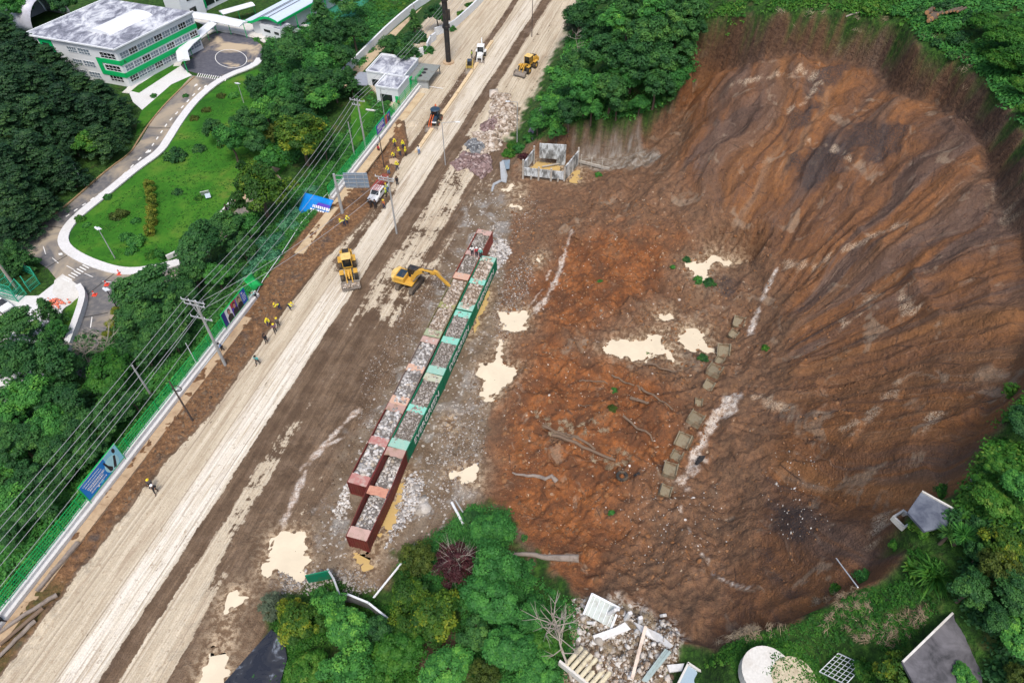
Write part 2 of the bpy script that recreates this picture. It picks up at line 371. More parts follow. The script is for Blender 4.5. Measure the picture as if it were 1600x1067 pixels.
def build_ground():
    def seg(a, b, s): return list(np.arange(a, b, s))
    g = [6.0 * 1.35 ** k for k in range(1, 19)]
    xs = [-140 - q for q in reversed(np.cumsum(g))] + seg(-140, -60, .5) + seg(-60, 72, .3) + [72] + [72 + q for q in np.cumsum(g)]
    ys = [12 - q for q in reversed(np.cumsum(g))] + seg(12, 70, .25) + seg(70, 126, .33) + seg(126, 200, .55) + [200] + [200 + q for q in np.cumsum(g)]
    xs = np.array(xs); ys = np.array(ys); nx, ny = len(xs), len(ys)
    X, Y = np.meshgrid(xs, ys); X = X.ravel(); Y = Y.ravel()
    s, t = st(X, Y)
    Z = hbase(X, Y)
    dS = sdf(SLIDE, X, Y)
    wob = fbm(X * .8, Y * .8, 3, 40)
    slide = sstep(.3, -.5, dS + wob * .8) * sstep(7.5, 9.5, t)
    tw = twall(s)
    dGB = sdf(GREENB, X, Y); dGR = sdf(GRAVEL, X, Y); dRB = local(lambda a, b: sdf(RUBBLE, a, b), X, Y, RUBBLE, 6, 9)
    dBB = local(lambda a, b: sdf(BARE_BOTTOM, a, b), X, Y, BARE_BOTTOM, 6, 9)
    green_r = np.where((t > 8) & ((Z > 2.2) | (s > 84)), 1.0, 0.0) * (1 - slide) * sstep(8.5, 11, t + wob * 2)
    green_l = sstep(.0, .5, tw - .4 - t)
    grass = np.maximum(green_l, np.maximum(green_r, sstep(.8, -.6, dGB + wob * 1.5)) * (1 - .0 * slide))
    grass = np.where(dGB < 0, np.maximum(grass, .0), grass)
    grass = grass * (1 - sstep(.6, -.4, dRB + wob)) * (1 - sstep(.6, -.4, dBB + wob))
    slide = slide * (1 - sstep(.8, -.6, dGB))
    # steepness of the bare face
    rr = np.hypot(X - CEN[0], Y - CEN[1]); th = np.arctan2(Y - CEN[1], X - CEN[0])
    warp = fbm(X * .06, Y * .06, 3, 11) * .16
    thw = th + warp
    face = sstep(6, 12, Z) * slide
    gul = fbm(thw * 9, rr * .05, 4, 21); gul2 = fbm(thw * 34, rr * .10, 3, 22)
    rid = 1 - np.abs(fbm(thw * 14, rr * .035 + 3, 3, 23)) * 2
    hum = fbm(X * .16, Y * .16, 4, 31); hum2 = fbm(X * .7, Y * .7, 4, 32); hum3 = fbm(X * 1.9, Y * 1.9, 2, 33)
    crest = (1 - np.abs(fbm(X * .10 + 5, Y * .10, 3, 91)) * 1.9).clip(0, 1) ** 5 + .5 * (1 - np.abs(fbm(thw * 6, rr * .09, 3, 92)) * 1.9).clip(0, 1) ** 4
    near = sstep(0, 3, -dS)
    Z = Z + slide * near * (face * (gul * 1.1 + gul2 * .45 + rid * .35 + hum * .5 + hum2 * .35 + hum3 * .12 + crest * .9) + (1 - face) * (hum * 1.3 + hum2 * .75 + hum3 * .26 + crest * .7) * sstep(.2, 2.5, Z + .4))
    # road: ruts along the axis, rough verge, churned mud
    hw = sstep(tw + .3, tw + .8, t) * (1 - slide)
    rut = fbm(t * 1.6, s * .045, 3, 51) * .07 + fbm(t * 4, s * .12, 2, 52) * .03
    verge = sstep(-9, -10, t) * sstep(-15.5, -13.5, t) * (s < 88)
    mud = sstep(1.5, 5, t)
    Z = Z + hw * (rut + verge * (hum2 * .30 + hum3 * .16) + mud * (fbm(X * .5, Y * .5, 3, 53) * .16 + hum3 * .09) + .02 * hum3)
    Z = Z + hw * .32 * np.exp(-((t - np.interp(s, [-12, 5, 12, 30, 42, 54], [-10.8, -10.2, -8.9, -9.3, -8.8, -7.0])) / .4) ** 2) * sstep(60, 50, s) * (0.5 + hum2)
    pit = sdf(gp(PITS[0][0]), X, Y)
    Z = Z - .55 * sstep(.8, -.8, pit)
    Z = Z - .5 * np.exp(-(np.maximum(np.abs(t + 7.5) - 1.1, 0) / .35) ** 2) * sstep(74, 78, s) * sstep(150, 140, s)
    gl = green_l * sstep(3, 12, tw - t) * 0
    Z = Z + (grass * (1 - green_l)) * (hum2 * .35) + sstep(.5, -1, dRB) * (hum2 * .9 + hum3 * .3)
    for px_, py_, r_ in ((1190, 1062, 2.0), (1240, 1062, 1.7)):
        c = G(px_, py_); k_ = sstep(r_ + 2.0, r_ + .3, np.hypot(X - c[0], Y - c[1])); Z = Z * (1 - k_) + c[2] * k_
    ledge = sstep(-11, -14, s) * sstep(twall(s) + .5, twall(s) + 1.2, t) * sstep(-10.6, -11.2, t); grass = np.maximum(grass, ledge * (.35 + .3 * wob))
    # puddles press their own basins
    for (w, lv), q in zip(LEVELS, PUD):
        P = np.array([p[:2] for p in w])
        m = (X > P[:, 0].min() - 4) & (X < P[:, 0].max() + 4) & (Y > P[:, 1].min() - 4) & (Y < P[:, 1].max() + 4)
        idx = np.nonzero(m)[0]
        d = sdf(w, X[idx], Y[idx]) + fbm(X[idx] * 1.1, Y[idx] * 1.1, 4, 61, .62) * 1.15 - .05
        z = Z[idx]; rim = lv + .05 + .10 * sstep(0, 1.0, d)
        near_ = np.clip(1 - d / 3.2, 0, 1)
        near_ = sstep(3.2, 1.0, d); tgt = np.clip(z, rim, rim + .45 * np.maximum(d, 0))
        z = np.where(d > 0, z * (1 - near_) + tgt * near_, lv - .16 * sstep(0, -.5, d) + .05 * (d > -.05))
        Z[idx] = z
    V = np.stack([X, Y, Z], 1)
    i, j = np.meshgrid(np.arange(nx - 1), np.arange(ny - 1)); a = (j * nx + i).ravel()
    Fc = np.stack([a, a + 1, a + nx + 1, a + nx], 1)
    # smooth normals of the whole sheet, so the split pieces join without a seam
    gx = np.gradient(Z.reshape(ny, nx), xs, axis=1).ravel(); gy = np.gradient(Z.reshape(ny, nx), ys, axis=0).ravel()
    N = np.stack([-gx, -gy, np.ones_like(gx)], 1); N /= np.linalg.norm(N, axis=1)[:, None]
    gravel = np.maximum(sstep(1.5, -1.0, dGR + wob * 2.0), sstep(1, -1, local(lambda p, q: sdf(GRAV2, p, q), X, Y, GRAV2, 6, 9) + wob * 1.5)) * (1 - grass)
    dO = sdf(ORANGE, X, Y); orange = sstep(3, -3, dO + hum * 5)
    dark = np.zeros_like(X); pale = np.zeros_like(X)
    for p in DARKP: dark = np.maximum(dark, sstep(.9, -.9, local(lambda a, b: sdf(p, a, b), X, Y, p, 5, 9) + fbm(X * .9, Y * .9, 3, 71) * 1.6))
    for p in PALELINES: pale = np.maximum(pale, sstep(.42, .0, local(lambda a, b: tracks(a, b, p), X, Y, p, 5, 9) + fbm(X * 1.1, Y * 1.1, 3, 72) * 1.2) * .62)
    wash = np.zeros_like(X)
    for p, w_ in WASH: wash = np.maximum(wash, sstep(w_, w_ * .35, local(lambda a, b: tracks(a, b, p), X, Y, p, 6, 9) + fbm(X * .8, Y * .8, 3, 73) * w_ * 1.6))
    rub = sstep(.8, -.6, dRB + wob)
    yard = sstep(.5, -.5, local(lambda a, b: sdf(YARD_R, a, b), X, Y, YARD_R, 5, 9) + wob)
    cut = sstep(.8, -.8, local(lambda a, b: sdf(CONCRETE_CUT, a, b), X, Y, CONCRETE_CUT, 5, 9) + wob)
    A = np.stack([grass, slide, gravel, np.ones_like(X)], 1); B = np.stack([orange, dark, pale, np.ones_like(X)], 1); C_ = np.stack([wash, np.maximum(rub, yard), cut, np.ones_like(X)], 1)
    ST = np.stack([s, t, Z], 1); PO = np.stack([thw * 30, rr, face], 1)
    tv = np.interp(s, [-60, -12, 5, 12, 30, 42, 54, 62, 78, 86], [-10.8, -10.8, -10.2, -8.9, -9.3, -8.8, -7.0, -6.8, -8.2, -12.5])
    def bump_(x, a, b, w): return sstep(a - w, a + w, x) * sstep(b + w, b - w, x)
    lane = bump_(t, tv + .35, -.95, .35)
    lane = lane * (1 - .55 * bump_(t, -7.5, -4.6, .8) * sstep(36, 46, s) * sstep(72, 64, s))
    white = bump_(t, -4.9, -1.1, .6) * (1 - .45 * sstep(30, 45, s)) * (1 - .35 * np.exp(-((t + 3.0) / .35) ** 2))
    rightp = .62 * bump_(t, 1.2, 3.6, .5) * sstep(30, 5, s) + .85 * bump_(t, 1.0, 5.6, .6) * sstep(0, -14, s) + .52 * bump_(t, 1.0, 8.5, .8) * sstep(28, 36, s) * sstep(50, 44, s) + .66 * bump_(t, 1.8, 7.0, .9) * sstep(42, 52, s) + .36 * bump_(t, 8, 13, 1) * sstep(34, 48, s) * sstep(80, 70, s)
    rightp = rightp + .25 * bump_(t, 8.0, 10.0, .8) * sstep(18, 6, s)
    rightp = np.where(s > 85, np.maximum(rightp, .8 * bump_(t, 1.2, 12, .5)), rightp)
    plaza = sstep(82, 90, s) * sstep(-8.8, -9.6, t)
    trench = sstep(74, 80, s) * bump_(t, -8.2, -6.8, .3)
    palep = np.clip(np.maximum(lane * .92, rightp), 0, 1); palep = np.maximum(palep, plaza) * (1 - trench)
    clay = sstep(tv + .25, tv - .25, t) * (1 - plaza) * sstep(90, 84, s)
    RDm = np.stack([palep, white, clay, np.ones_like(X)], 1)
    wetm = np.zeros_like(X)
    for (w, lv) in LEVELS:
        P = np.array([p[:2] for p in w]); idx = np.nonzero((X > P[:, 0].min() - 4) & (X < P[:, 0].max() + 4) & (Y > P[:, 1].min() - 4) & (Y < P[:, 1].max() + 4))[0]
        wetm[idx] = np.maximum(wetm[idx], np.exp(-np.maximum(sdf(w, X[idx], Y[idx]) - .2, 0) / .9))
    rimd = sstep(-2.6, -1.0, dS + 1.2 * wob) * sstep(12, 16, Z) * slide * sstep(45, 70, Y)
    EX = np.stack([wetm, rimd, wetm * 0, np.ones_like(X)], 1)
    cs = (s[Fc].mean(1)); ct = (t[Fc].mean(1)); cS = dS[Fc].mean(1)
    road = (ct > twall(cs) + .2) & (ct < 7.5) & (cs > -80) & (cs < 230)
    hill = (~road) & (cS < 0)
    mat = ground_material()
    for name, m in (('dirt_road', road), ('hillside', hill), ('ground', ~(road | hill))):
        f = Fc[m]; used = np.unique(f); rm = np.full(len(V), -1); rm[used] = np.arange(len(used))
        me = fastmesh(name, V[used], rm[f], mat)
        for an, arr, ty in (('maska', A, 'FLOAT_COLOR'), ('maskb', B, 'FLOAT_COLOR'), ('maskc', C_, 'FLOAT_COLOR'), ('road', RDm, 'FLOAT_COLOR'), ('extra', EX, 'FLOAT_COLOR')):
            at = me.attributes.new(an, ty, 'POINT'); at.data.foreach_set('color', arr[used].astype(np.float32).ravel())
        for an, arr in (('st', ST), ('pol', PO)):
            at = me.attributes.new(an, 'FLOAT_VECTOR', 'POINT'); at.data.foreach_set('vector', arr[used].astype(np.float32).ravel())
        me.polygons.foreach_set('use_smooth', [True] * len(me.polygons))
        me.normals_split_custom_set_from_vertices([tuple(n) for n in N[used]])
        o = bpy.data.objects.new(name, me); col.objects.link(o); tag(o, kind='structure')
    return xs, ys, Z.reshape(ny, nx)

def ground_material():
    n = NT("soil", .9, .2)
    P = n.pos()
    sep = n.n('ShaderNodeSeparateColor', i0=n.attr('maska').outputs['Color']); grass, slide, gravel = sep.outputs
    sb = n.n('ShaderNodeSeparateColor', i0=n.attr('maskb').outputs['Color']); orange, dark, pale = sb.outputs
    sc_ = n.n('ShaderNodeSeparateColor', i0=n.attr('maskc').outputs['Color']); wash, rub, cut = sc_.outputs
    ST = n.attr('st').outputs['Vector']; PO = n.attr('pol').outputs['Vector']
    sx = n.n('ShaderNodeSeparateXYZ', Vector=ST); s, t = sx.outputs[0], sx.outputs[1]
    f1 = n.noise(P, .35, 3, .62); f2 = n.noise(P, 1.7, 3, .68); f3 = n.noise(P, 7.0, 2, .6)
    along = n.mp(ST, (.05, .55, 0)); al = n.noise(along, 1.5, 6, .72, .3); al2 = n.noise(n.mp(ST, (.09, 3.0, 0)), 1.5, 2, .6); al3 = n.noise(n.mp(ST, (.02, .5, 0)), 1.5, 1, .5)
    # ---- road: dried pale silt over brown mud, streaked along the lanes
    sr = n.n('ShaderNodeSeparateColor', i0=n.attr('road').outputs['Color']); palep, white, clay = sr.outputs
    sq = n.n('ShaderNodeSeparateColor', i0=n.attr('extra').outputs['Color']); wetm, rimd = sq.outputs[0], sq.outputs[1]
    nm = n.ma('ADD', n.ma('MULTIPLY', al, .42), n.ma('ADD', n.ma('MULTIPLY', f2, .28), n.ma('MULTIPLY', f1, .30)))
    pk = n.mr(n.ma('ADD', palep, n.ma('MULTIPLY', n.ma('SUBTRACT', nm, .5), 3.4)), .44, .56)
    brown = n.mix(n.mr(n.ma('ADD', n.ma('MULTIPLY', al, .6), n.ma('MULTIPLY', f1, .4)), .42, .58), (.092, .060, .038), (.185, .127, .082)); brown = n.mix(n.mr(al2, .42, .62), brown, n.mix(.5, brown, (.085, .056, .038)))
    palec = n.mix(n.mr(al, .40, .60), (.40, .335, .245), (.52, .455, .35)); palec = n.mix(n.ma('MULTIPLY', white, n.mr(n.ma('ADD', al2, n.ma('MULTIPLY', f1, .4)), .52, .72)), palec, (.66, .62, .545))
    trk = n.noise(n.mp(ST, (.012, 3.2, 0)), 1.6, 3, .6, .1); palec = n.mix(n.ma('MULTIPLY', n.mr(trk, .50, .60), .38), palec, (.31, .25, .175)); palec = n.mix(n.ma('MULTIPLY', n.mr(trk, .44, .36), .28), palec, (.64, .59, .50)); palec = n.mix(n.ma('MULTIPLY', n.mr(f2, .60, .66), .5), palec, (.24, .175, .115)); palec = n.mix(n.ma('MULTIPLY', n.mr(n.noise(n.mp(ST, (.03, .45, 0)), 2.0, 4, .7, .4), .54, .66), .6), palec, (.27, .20, .135))
    palec = n.mix(n.ma('MULTIPLY', n.mr(n.ma('ABSOLUTE', n.ma('SUBTRACT', n.ma('FRACT', n.ma('MULTIPLY', n.ma('ADD', t, n.ma('MULTIPLY', al3, .5)), .31)), .5)), .035, .0), .7), palec, (.20, .15, .105))
    pl = n.mix(pk, brown, palec)
    cl = n.mix(n.mr(f2, .38, .60), (.225, .120, .058), (.120, .066, .036)); cl = n.mix(n.mr(f1, .56, .70), cl, (.075, .055, .045)); cl = n.mix(n.mr(f2, .36, .30), cl, (.36, .24, .14))
    pl = n.mix(clay, pl, cl)
    # ---- gravelly works area
    v1 = n.vor(P, 4.2, 'Color'); vs = n.n('ShaderNodeSeparateColor', i0=v1).outputs[0]
    grv = n.mix(n.mr(f1, .35, .65), (.125, .088, .058), (.20, .158, .115))
    gq = n.noise(P, .23, 3, .65, .8)
    grv = n.mix(n.mr(gq, .52, .64), grv, (.24, .225, .205))
    stones = n.mr(gq, .40, .62, .985, .88)
    grv = n.mix(n.ma('GREATER_THAN', vs, stones), grv, (.44, .41, .37))
    grv = n.mix(n.ma('MULTIPLY', n.mr(al, .5, .62), .8), grv, (.135, .092, .06))
    base = n.mix(gravel, pl, grv)
    # ---- bare slide: polar streaks running down to the foot
    px = n.n('ShaderNodeSeparateXYZ', Vector=PO); face = px.outputs[2]
    pv = n.mp(PO, (.62, .10, 0)); p1 = n.noise(pv, .30, 5, .60, .9); p2 = n.noise(n.mp(PO, (1.3, .22, 0)), .8, 4, .75, .8); p3 = n.noise(n.mp(PO, (.5, .03, 0)), .3, 2, .6, .3)
    OR = (.275, .100, .031); OD = (.165, .064, .027); BN = (.165, .078, .038); DB = (.085, .050, .036); GR = (.205, .140, .10); PLM = (.125, .080, .060)
    fc = n.ramp(p1, [(.30, DB), (.42, PLM), (.48, BN), (.56, (.225, .098, .038)), (.64, (.24, .125, .062)), (.74, GR)])
    fc = n.mix(n.mr(n.ma('ADD', n.ma('MULTIPLY', p2, .5), n.ma('MULTIPLY', f2, .5)), .40, .56), n.mix(.50, fc, DB), fc)
    fc = n.mix(n.ma('MULTIPLY', n.mr(p3, .52, .66), .55), fc, (.23, .11, .045))
    fc = n.mix(n.ma('MULTIPLY', n.mr(p2, .60, .72), .45), fc, (.30, .225, .165))
    db = n.ramp(f1, [(.3, (.115, .055, .030)), (.46, OD), (.58, OR), (.72, (.20, .10, .048))])
    db = n.mix(n.mr(f2, .36, .6), n.mix(.55, db, (.085, .045, .026)), db)
    db = n.mix(n.ma('MULTIPLY', n.ma('SUBTRACT', 1.0, orange), .75), db, n.mix(n.mr(f2, .35, .65), (.095, .062, .043), (.185, .115, .070)))
    fc = n.mix(n.ma('MULTIPLY', n.mr(n.noise(n.mp(PO, (.30, .05, 0)), .22, 3, .6, 1.2), .44, .60), .40), fc, n.mix(n.mr(f2, .4, .6), (.070, .044, .036), (.12, .068, .045)))
    sl = n.mix(n.mr(n.ma('ADD', face, n.ma('MULTIPLY', n.ma('SUBTRACT', f1, .5), .6)), .25, .7), db, fc)
    sl = n.mix(n.ma('MULTIPLY', n.mr(gq, .60, .67), .5), sl, (.28, .215, .155))
    sl = n.mix(n.ma('MULTIPLY', n.mr(n.vor(n.mp(P, (1, 1, .4)), .23, 'Distance', 'DISTANCE_TO_EDGE'), .02, .0), n.mr(f1, .5, .62)), sl, (.06, .035, .024))
    sl = n.mix(n.ma('MULTIPLY', dark, n.mr(f3, .25, .6)), sl, (.042, .034, .034))
    sl = n.mix(n.ma('MULTIPLY', pale, n.mr(f3, .38, .58)), sl, (.50, .40, .29))
    speck = n.ma('MULTIPLY', n.mr(vs, .985, .99), n.ma('SUBTRACT', 1.0, n.mr(face, .0, .3)))
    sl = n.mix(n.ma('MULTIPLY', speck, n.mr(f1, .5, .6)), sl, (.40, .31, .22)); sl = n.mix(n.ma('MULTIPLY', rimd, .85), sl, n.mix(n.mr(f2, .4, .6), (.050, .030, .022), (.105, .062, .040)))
    # overhanging topsoil is its own darker layer just under the rim
    base = n.mix(slide, base, sl)
    base = n.mix(cut, base, n.mix(n.mr(n.noise(n.mp(P, (1, 1, .12)), 1.2, 2, .7), .4, .62), (.15, .115, .085), (.27, .245, .215)))
    base = n.mix(n.ma('MULTIPLY', wash, n.mr(f3, .2, .5)), base, n.mix(n.mr(f2, .4, .6), (.33, .25, .19), (.55, .50, .45)))
    base = n.mix(n.ma('MULTIPLY', rub, n.mr(f2, .47, .53)), base, n.mix(n.mr(f3, .4, .6), (.55, .50, .44), (.33, .27, .22)))
    # ---- grass and leaf litter
    gr = n.ramp(f2, [(.3, (.012, .030, .008)), (.5, (.022, .062, .010)), (.68, (.045, .11, .016))])
    gr = n.mix(n.ma('MULTIPLY', n.mr(f1, .58, .72), .5), gr, (.11, .085, .04))
    base = n.mix(grass, base, gr)
    base = n.mix(n.ma('MULTIPLY', wetm, n.ma('SUBTRACT', 1.0, grass)), base, n.mix(n.mr(f2, .45, .6), (.15, .095, .055), (.40, .31, .21)))
    fine = n.mr(f3, .25, .75, .80, 1.2)
    base = n.mix(1.0, base, n.n('ShaderNodeCombineColor', i0=fine, i1=fine, i2=fine).outputs[0], 'MULTIPLY')
    hgt = n.ma('ADD', n.ma('MULTIPLY', f3, .5), n.ma('ADD', n.ma('MULTIPLY', f2, 1.2), n.ma('ADD', n.ma('MULTIPLY', p2, n.ma('MULTIPLY', face, 1.2)), n.ma('MULTIPLY', al2, .3))))
    hgt = n.ma('MULTIPLY', hgt, n.ma('SUBTRACT', 1.0, n.ma('MULTIPLY', palep, .65)))
    n.bump(hgt, .9, .22)
    wet = n.ma('MAXIMUM', wetm, n.ma('MULTIPLY', n.mr(f1, .50, .60), n.ma('SUBTRACT', 1.0, pk)))
    wet = n.ma('MULTIPLY', wet, n.ma('SUBTRACT', 1.0, grass))
    return n.done(base, n.mr(wet, 0, 1, .92, .48))

XS, YS, ZG = build_ground()
def hz(x, y):
    """height of the finished ground"""
    i = int(np.clip(np.searchsorted(XS, x) - 1, 0, len(XS) - 2)); j = int(np.clip(np.searchsorted(YS, y) - 1, 0, len(YS) - 2))
    u = (x - XS[i]) / (XS[i + 1] - XS[i]); v = (y - YS[j]) / (YS[j + 1] - YS[j])
    return float((ZG[j, i] * (1 - u) + ZG[j, i + 1] * u) * (1 - v) + (ZG[j + 1, i] * (1 - u) + ZG[j + 1, i + 1] * u) * v)
def GZ(px, py):
    x, y, z = G(px, py); return (x, y, hz(x, y))
# standing water
def water_mat(name, c):
    n = NT(name, .35, .25); p = n.pos()
    k = n.noise(p, .5, 3, .5)
    n.bump(n.noise(p, 2.0, 2, .5), .05, .02)
    return n.done(n.mix(n.mr(k, .35, .65), c, tuple(x * .9 for x in c)), n.mr(k, .3, .7, .18, .35))
M_CREAM = water_mat("silt_water", (.66, .575, .43)); M_YEL = water_mat("ochre_water", (.50, .35, .14))
for (nm, pts, lab, kind), (w, lv) in zip(PUD, LEVELS):
    cx = sum(p[0] for p in w) / len(w); cy = sum(p[1] for p in w) / len(w)
    out = []
    n_ = len(w)
    for i, p in enumerate(w):
        a = Vector(w[i - 1][:2]); b = Vector(w[(i + 1) % n_][:2]); e = (b - a)
        nn = Vector((e.y, -e.x)).normalized()
        if sdf(w, np.array([p[0] + nn.x * .05]), np.array([p[1] + nn.y * .05]))[0] < 0: nn = -nn
        out.append((p[0] + nn.x * .9, p[1] + nn.y * .9, lv))
    o = meshobj(nm, out, [tuple(range(n_))], M_CREAM if nm[0] == 'm' else M_YEL)
    if o.data.polygons[0].normal.z < 0: o.data.flip_normals()
    tag(o, kind='structure')
# ------------------------------------------------------------------ rocks
_bm = bmesh.new(); bmesh.ops.create_icosphere(_bm, subdivisions=1, radius=1.0)
ICO_V = np.array([v.co[:] for v in _bm.verts]); ICO_F = np.array([[v.index for v in f.verts] for f in _bm.faces]); _bm.free()
def rock_arrays(pos, size, seed=0):
    g = np.random.default_rng(seed); n = len(pos)
    V = np.repeat(ICO_V[None], n, 0) * g.uniform(.62, 1.15, (n, len(ICO_V), 1)) * g.uniform(.55, 1.2, (n, 1, 3))
    a = g.uniform(0, 6.28, n); ca, sa = np.cos(a), np.sin(a)
    x = V[:, :, 0] * ca[:, None] - V[:, :, 1] * sa[:, None]; y = V[:, :, 0] * sa[:, None] + V[:, :, 1] * ca[:, None]
    V = np.stack([x, y, V[:, :, 2] * .8], 2) * np.asarray(size)[:, None, None] + np.asarray(pos)[:, None, :]
    Fc = ICO_F[None] + (np.arange(n) * len(ICO_V))[:, None, None]
    return V.reshape(-1, 3), Fc.reshape(-1, 3), np.repeat(g.uniform(0, 1, n), len(ICO_F))
def rock_mat(name, pts, soil=None):
    n = NT(name, .9, .2); r = n.attr('rnd').outputs['Fac']; p = n.pos()
    c = n.ramp(r, pts); k = n.noise(p, 5, 2, .6)
    c = n.mix(n.mr(k, .35, .7), n.mix(.35, c, (.12, .09, .065)), c)
    return n.done(c)
M_ROCKG = rock_mat("grey_rubble", [(0, (.13, .12, .115)), (.2, (.32, .31, .30)), (.5, (.52, .51, .50)), (.8, (.66, .65, .64)), (1, (.40, .34, .27))])
M_ROCKF = rock_mat("fine_rubble", [(0, (.12, .105, .09)), (.3, (.25, .225, .20)), (.6, (.36, .335, .31)), (1, (.50, .47, .44))])
M_ROCKT = rock_mat("tan_rubble", [(0, (.19, .14, .10)), (.3, (.34, .27, .21)), (.65, (.50, .43, .36)), (1, (.64, .58, .52))])
M_ROCKP = rock_mat("purple_rubble", [(0, (.10, .065, .065)), (.4, (.21, .14, .14)), (.8, (.30, .22, .22)), (1, (.42, .34, .33))])
M_ROCKB = rock_mat("blue_rubble", [(0, (.07, .08, .095)), (.4, (.15, .17, .19)), (.8, (.26, .28, .30)), (1, (.40, .42, .44))])
M_ROCKW = rock_mat("white_rubble", [(0, (.30, .27, .23)), (.3, (.48, .45, .41)), (.7, (.64, .62, .59)), (1, (.74, .73, .71))])
def rocks_obj(name, pos, size, mat, seed, parent=None):
    V, Fc, r = rock_arrays(pos, size, seed); me = fastmesh(name, V, Fc, mat, 3)
    at = me.attributes.new('rnd', 'FLOAT', 'FACE'); at.data.foreach_set('value', r.astype(np.float32))
    o = bpy.data.objects.new(name, me); col.objects.link(o); o.parent = parent; return o

M_CLOD2_ = rock_mat("mud_clods", [(0, (.07, .045, .030)), (.4, (.125, .082, .052)), (.8, (.19, .13, .085)), (1, (.27, .20, .13))])
# ------------------------------------------------------------------ shipping containers
def cont_mat(name, c, rust=(.12, .05, .03), k=.5): return plain(name, c, .55, 0, .3, k, 1.1, rust)
M_CRED = cont_mat("oxide_red", (.13, .022, .02)); M_CRED2 = cont_mat("brick_red", (.24, .055, .04)); M_CGRN = cont_mat("signal_green", (.0, .17, .085), (.02, .09, .05), .25)
M_COLV = cont_mat("olive_paint", (.17, .16, .075)); M_CBRN = cont_mat("brown_paint", (.20, .15, .125))
M_PINK = cont_mat("faded_pink", (.46, .31, .27), (.30, .22, .17), .7); M_PEACH = cont_mat("faded_peach", (.54, .34, .25), (.42, .30, .22), .4)
M_MINT = cont_mat("faded_mint", (.26, .46, .38), (.36, .44, .36), .5); M_MINT2 = cont_mat("bright_mint", (.22, .52, .42), (.25, .45, .35), .3)
M_CREAMP = cont_mat("dusty_cream", (.42, .44, .33), (.34, .25, .17), .6); M_DUST = cont_mat("dusty_rose", (.40, .26, .22), (.26, .18, .12), .8)
M_OLIVE = cont_mat("olive_roof", (.24, .25, .10), (.40, .28, .15), .5); M_SAGE = cont_mat("sage_roof", (.30, .36, .23), (.32, .26, .18), .6); M_REDTOP = cont_mat("scraped_red", (.38, .17, .15), (.45, .36, .32), .9)
M_ORNG = cont_mat("scraped_orange", (.50, .25, .17), (.35, .14, .10), .8)
M_INNER = plain("dark_steel_inside", (.05, .04, .038), .8)
M_WHITEP = plain("white_lettering", (.78, .80, .78), .6, dirt=.15)
CL, CW, CHT = 12.12, 2.44, 2.62
def corr(p0, p1, z0, z1, bulge=0.0, depth=.045, per=.36):
    """upright corrugated sheet from p0 to p1 in plan"""
    p0 = Vector(p0); p1 = Vector(p1); d = p1 - p0; L = d.length; d.normalize(); nrm = Vector((d.y, -d.x))
    n = int(L / per); pts = []
    for i in range(n):
        for f, o in ((0, 0), (.3, 0), (.45, -1), (.85, -1)):
            q = (i + f) / n; b = bulge * math.sin(math.pi * q) ** 2
            pts.append(p0 + d * (q * L) + nrm * (o * depth + b))
    pts.append(p1)
    vs = []
    for q in pts: vs += [(q.x, q.y, z0), (q.x, q.y, z1)]
    k = len(pts); off = len(vs)
    for q in pts: vs += [(q.x - nrm.x * .03, q.y - nrm.y * .03, z0), (q.x - nrm.x * .03, q.y - nrm.y * .03, z1)]
    fs = [(2 * i, 2 * i + 2, 2 * i + 3, 2 * i + 1) for i in range(k - 1)] + [(off + 2 * i + 1, off + 2 * i + 3, off + 2 * i + 2, off + 2 * i) for i in range(k - 1)]
    fs += [(2 * i + 1, 2 * i + 3, off + 2 * i + 3, off + 2 * i + 1) for i in range(k - 1)]
    return vs, fs
def text_mesh(body, size, mat, name, extrude=.01, align='CENTER'):
    cu = bpy.data.curves.new(name, 'FONT'); cu.body = body; cu.size = size; cu.extrude = extrude; cu.align_x = align; cu.align_y = 'CENTER'
    tmp = bpy.data.objects.new(name, cu); col.objects.link(tmp); bpy.context.view_layer.update()
    me = bpy.data.meshes.new_from_object(tmp.evaluated_get(bpy.context.evaluated_depsgraph_get()))
    bpy.data.objects.remove(tmp); me.name = name; me.materials.clear(); me.materials.append(mat)
    o = bpy.data.objects.new(name, me); col.objects.link(o); return o
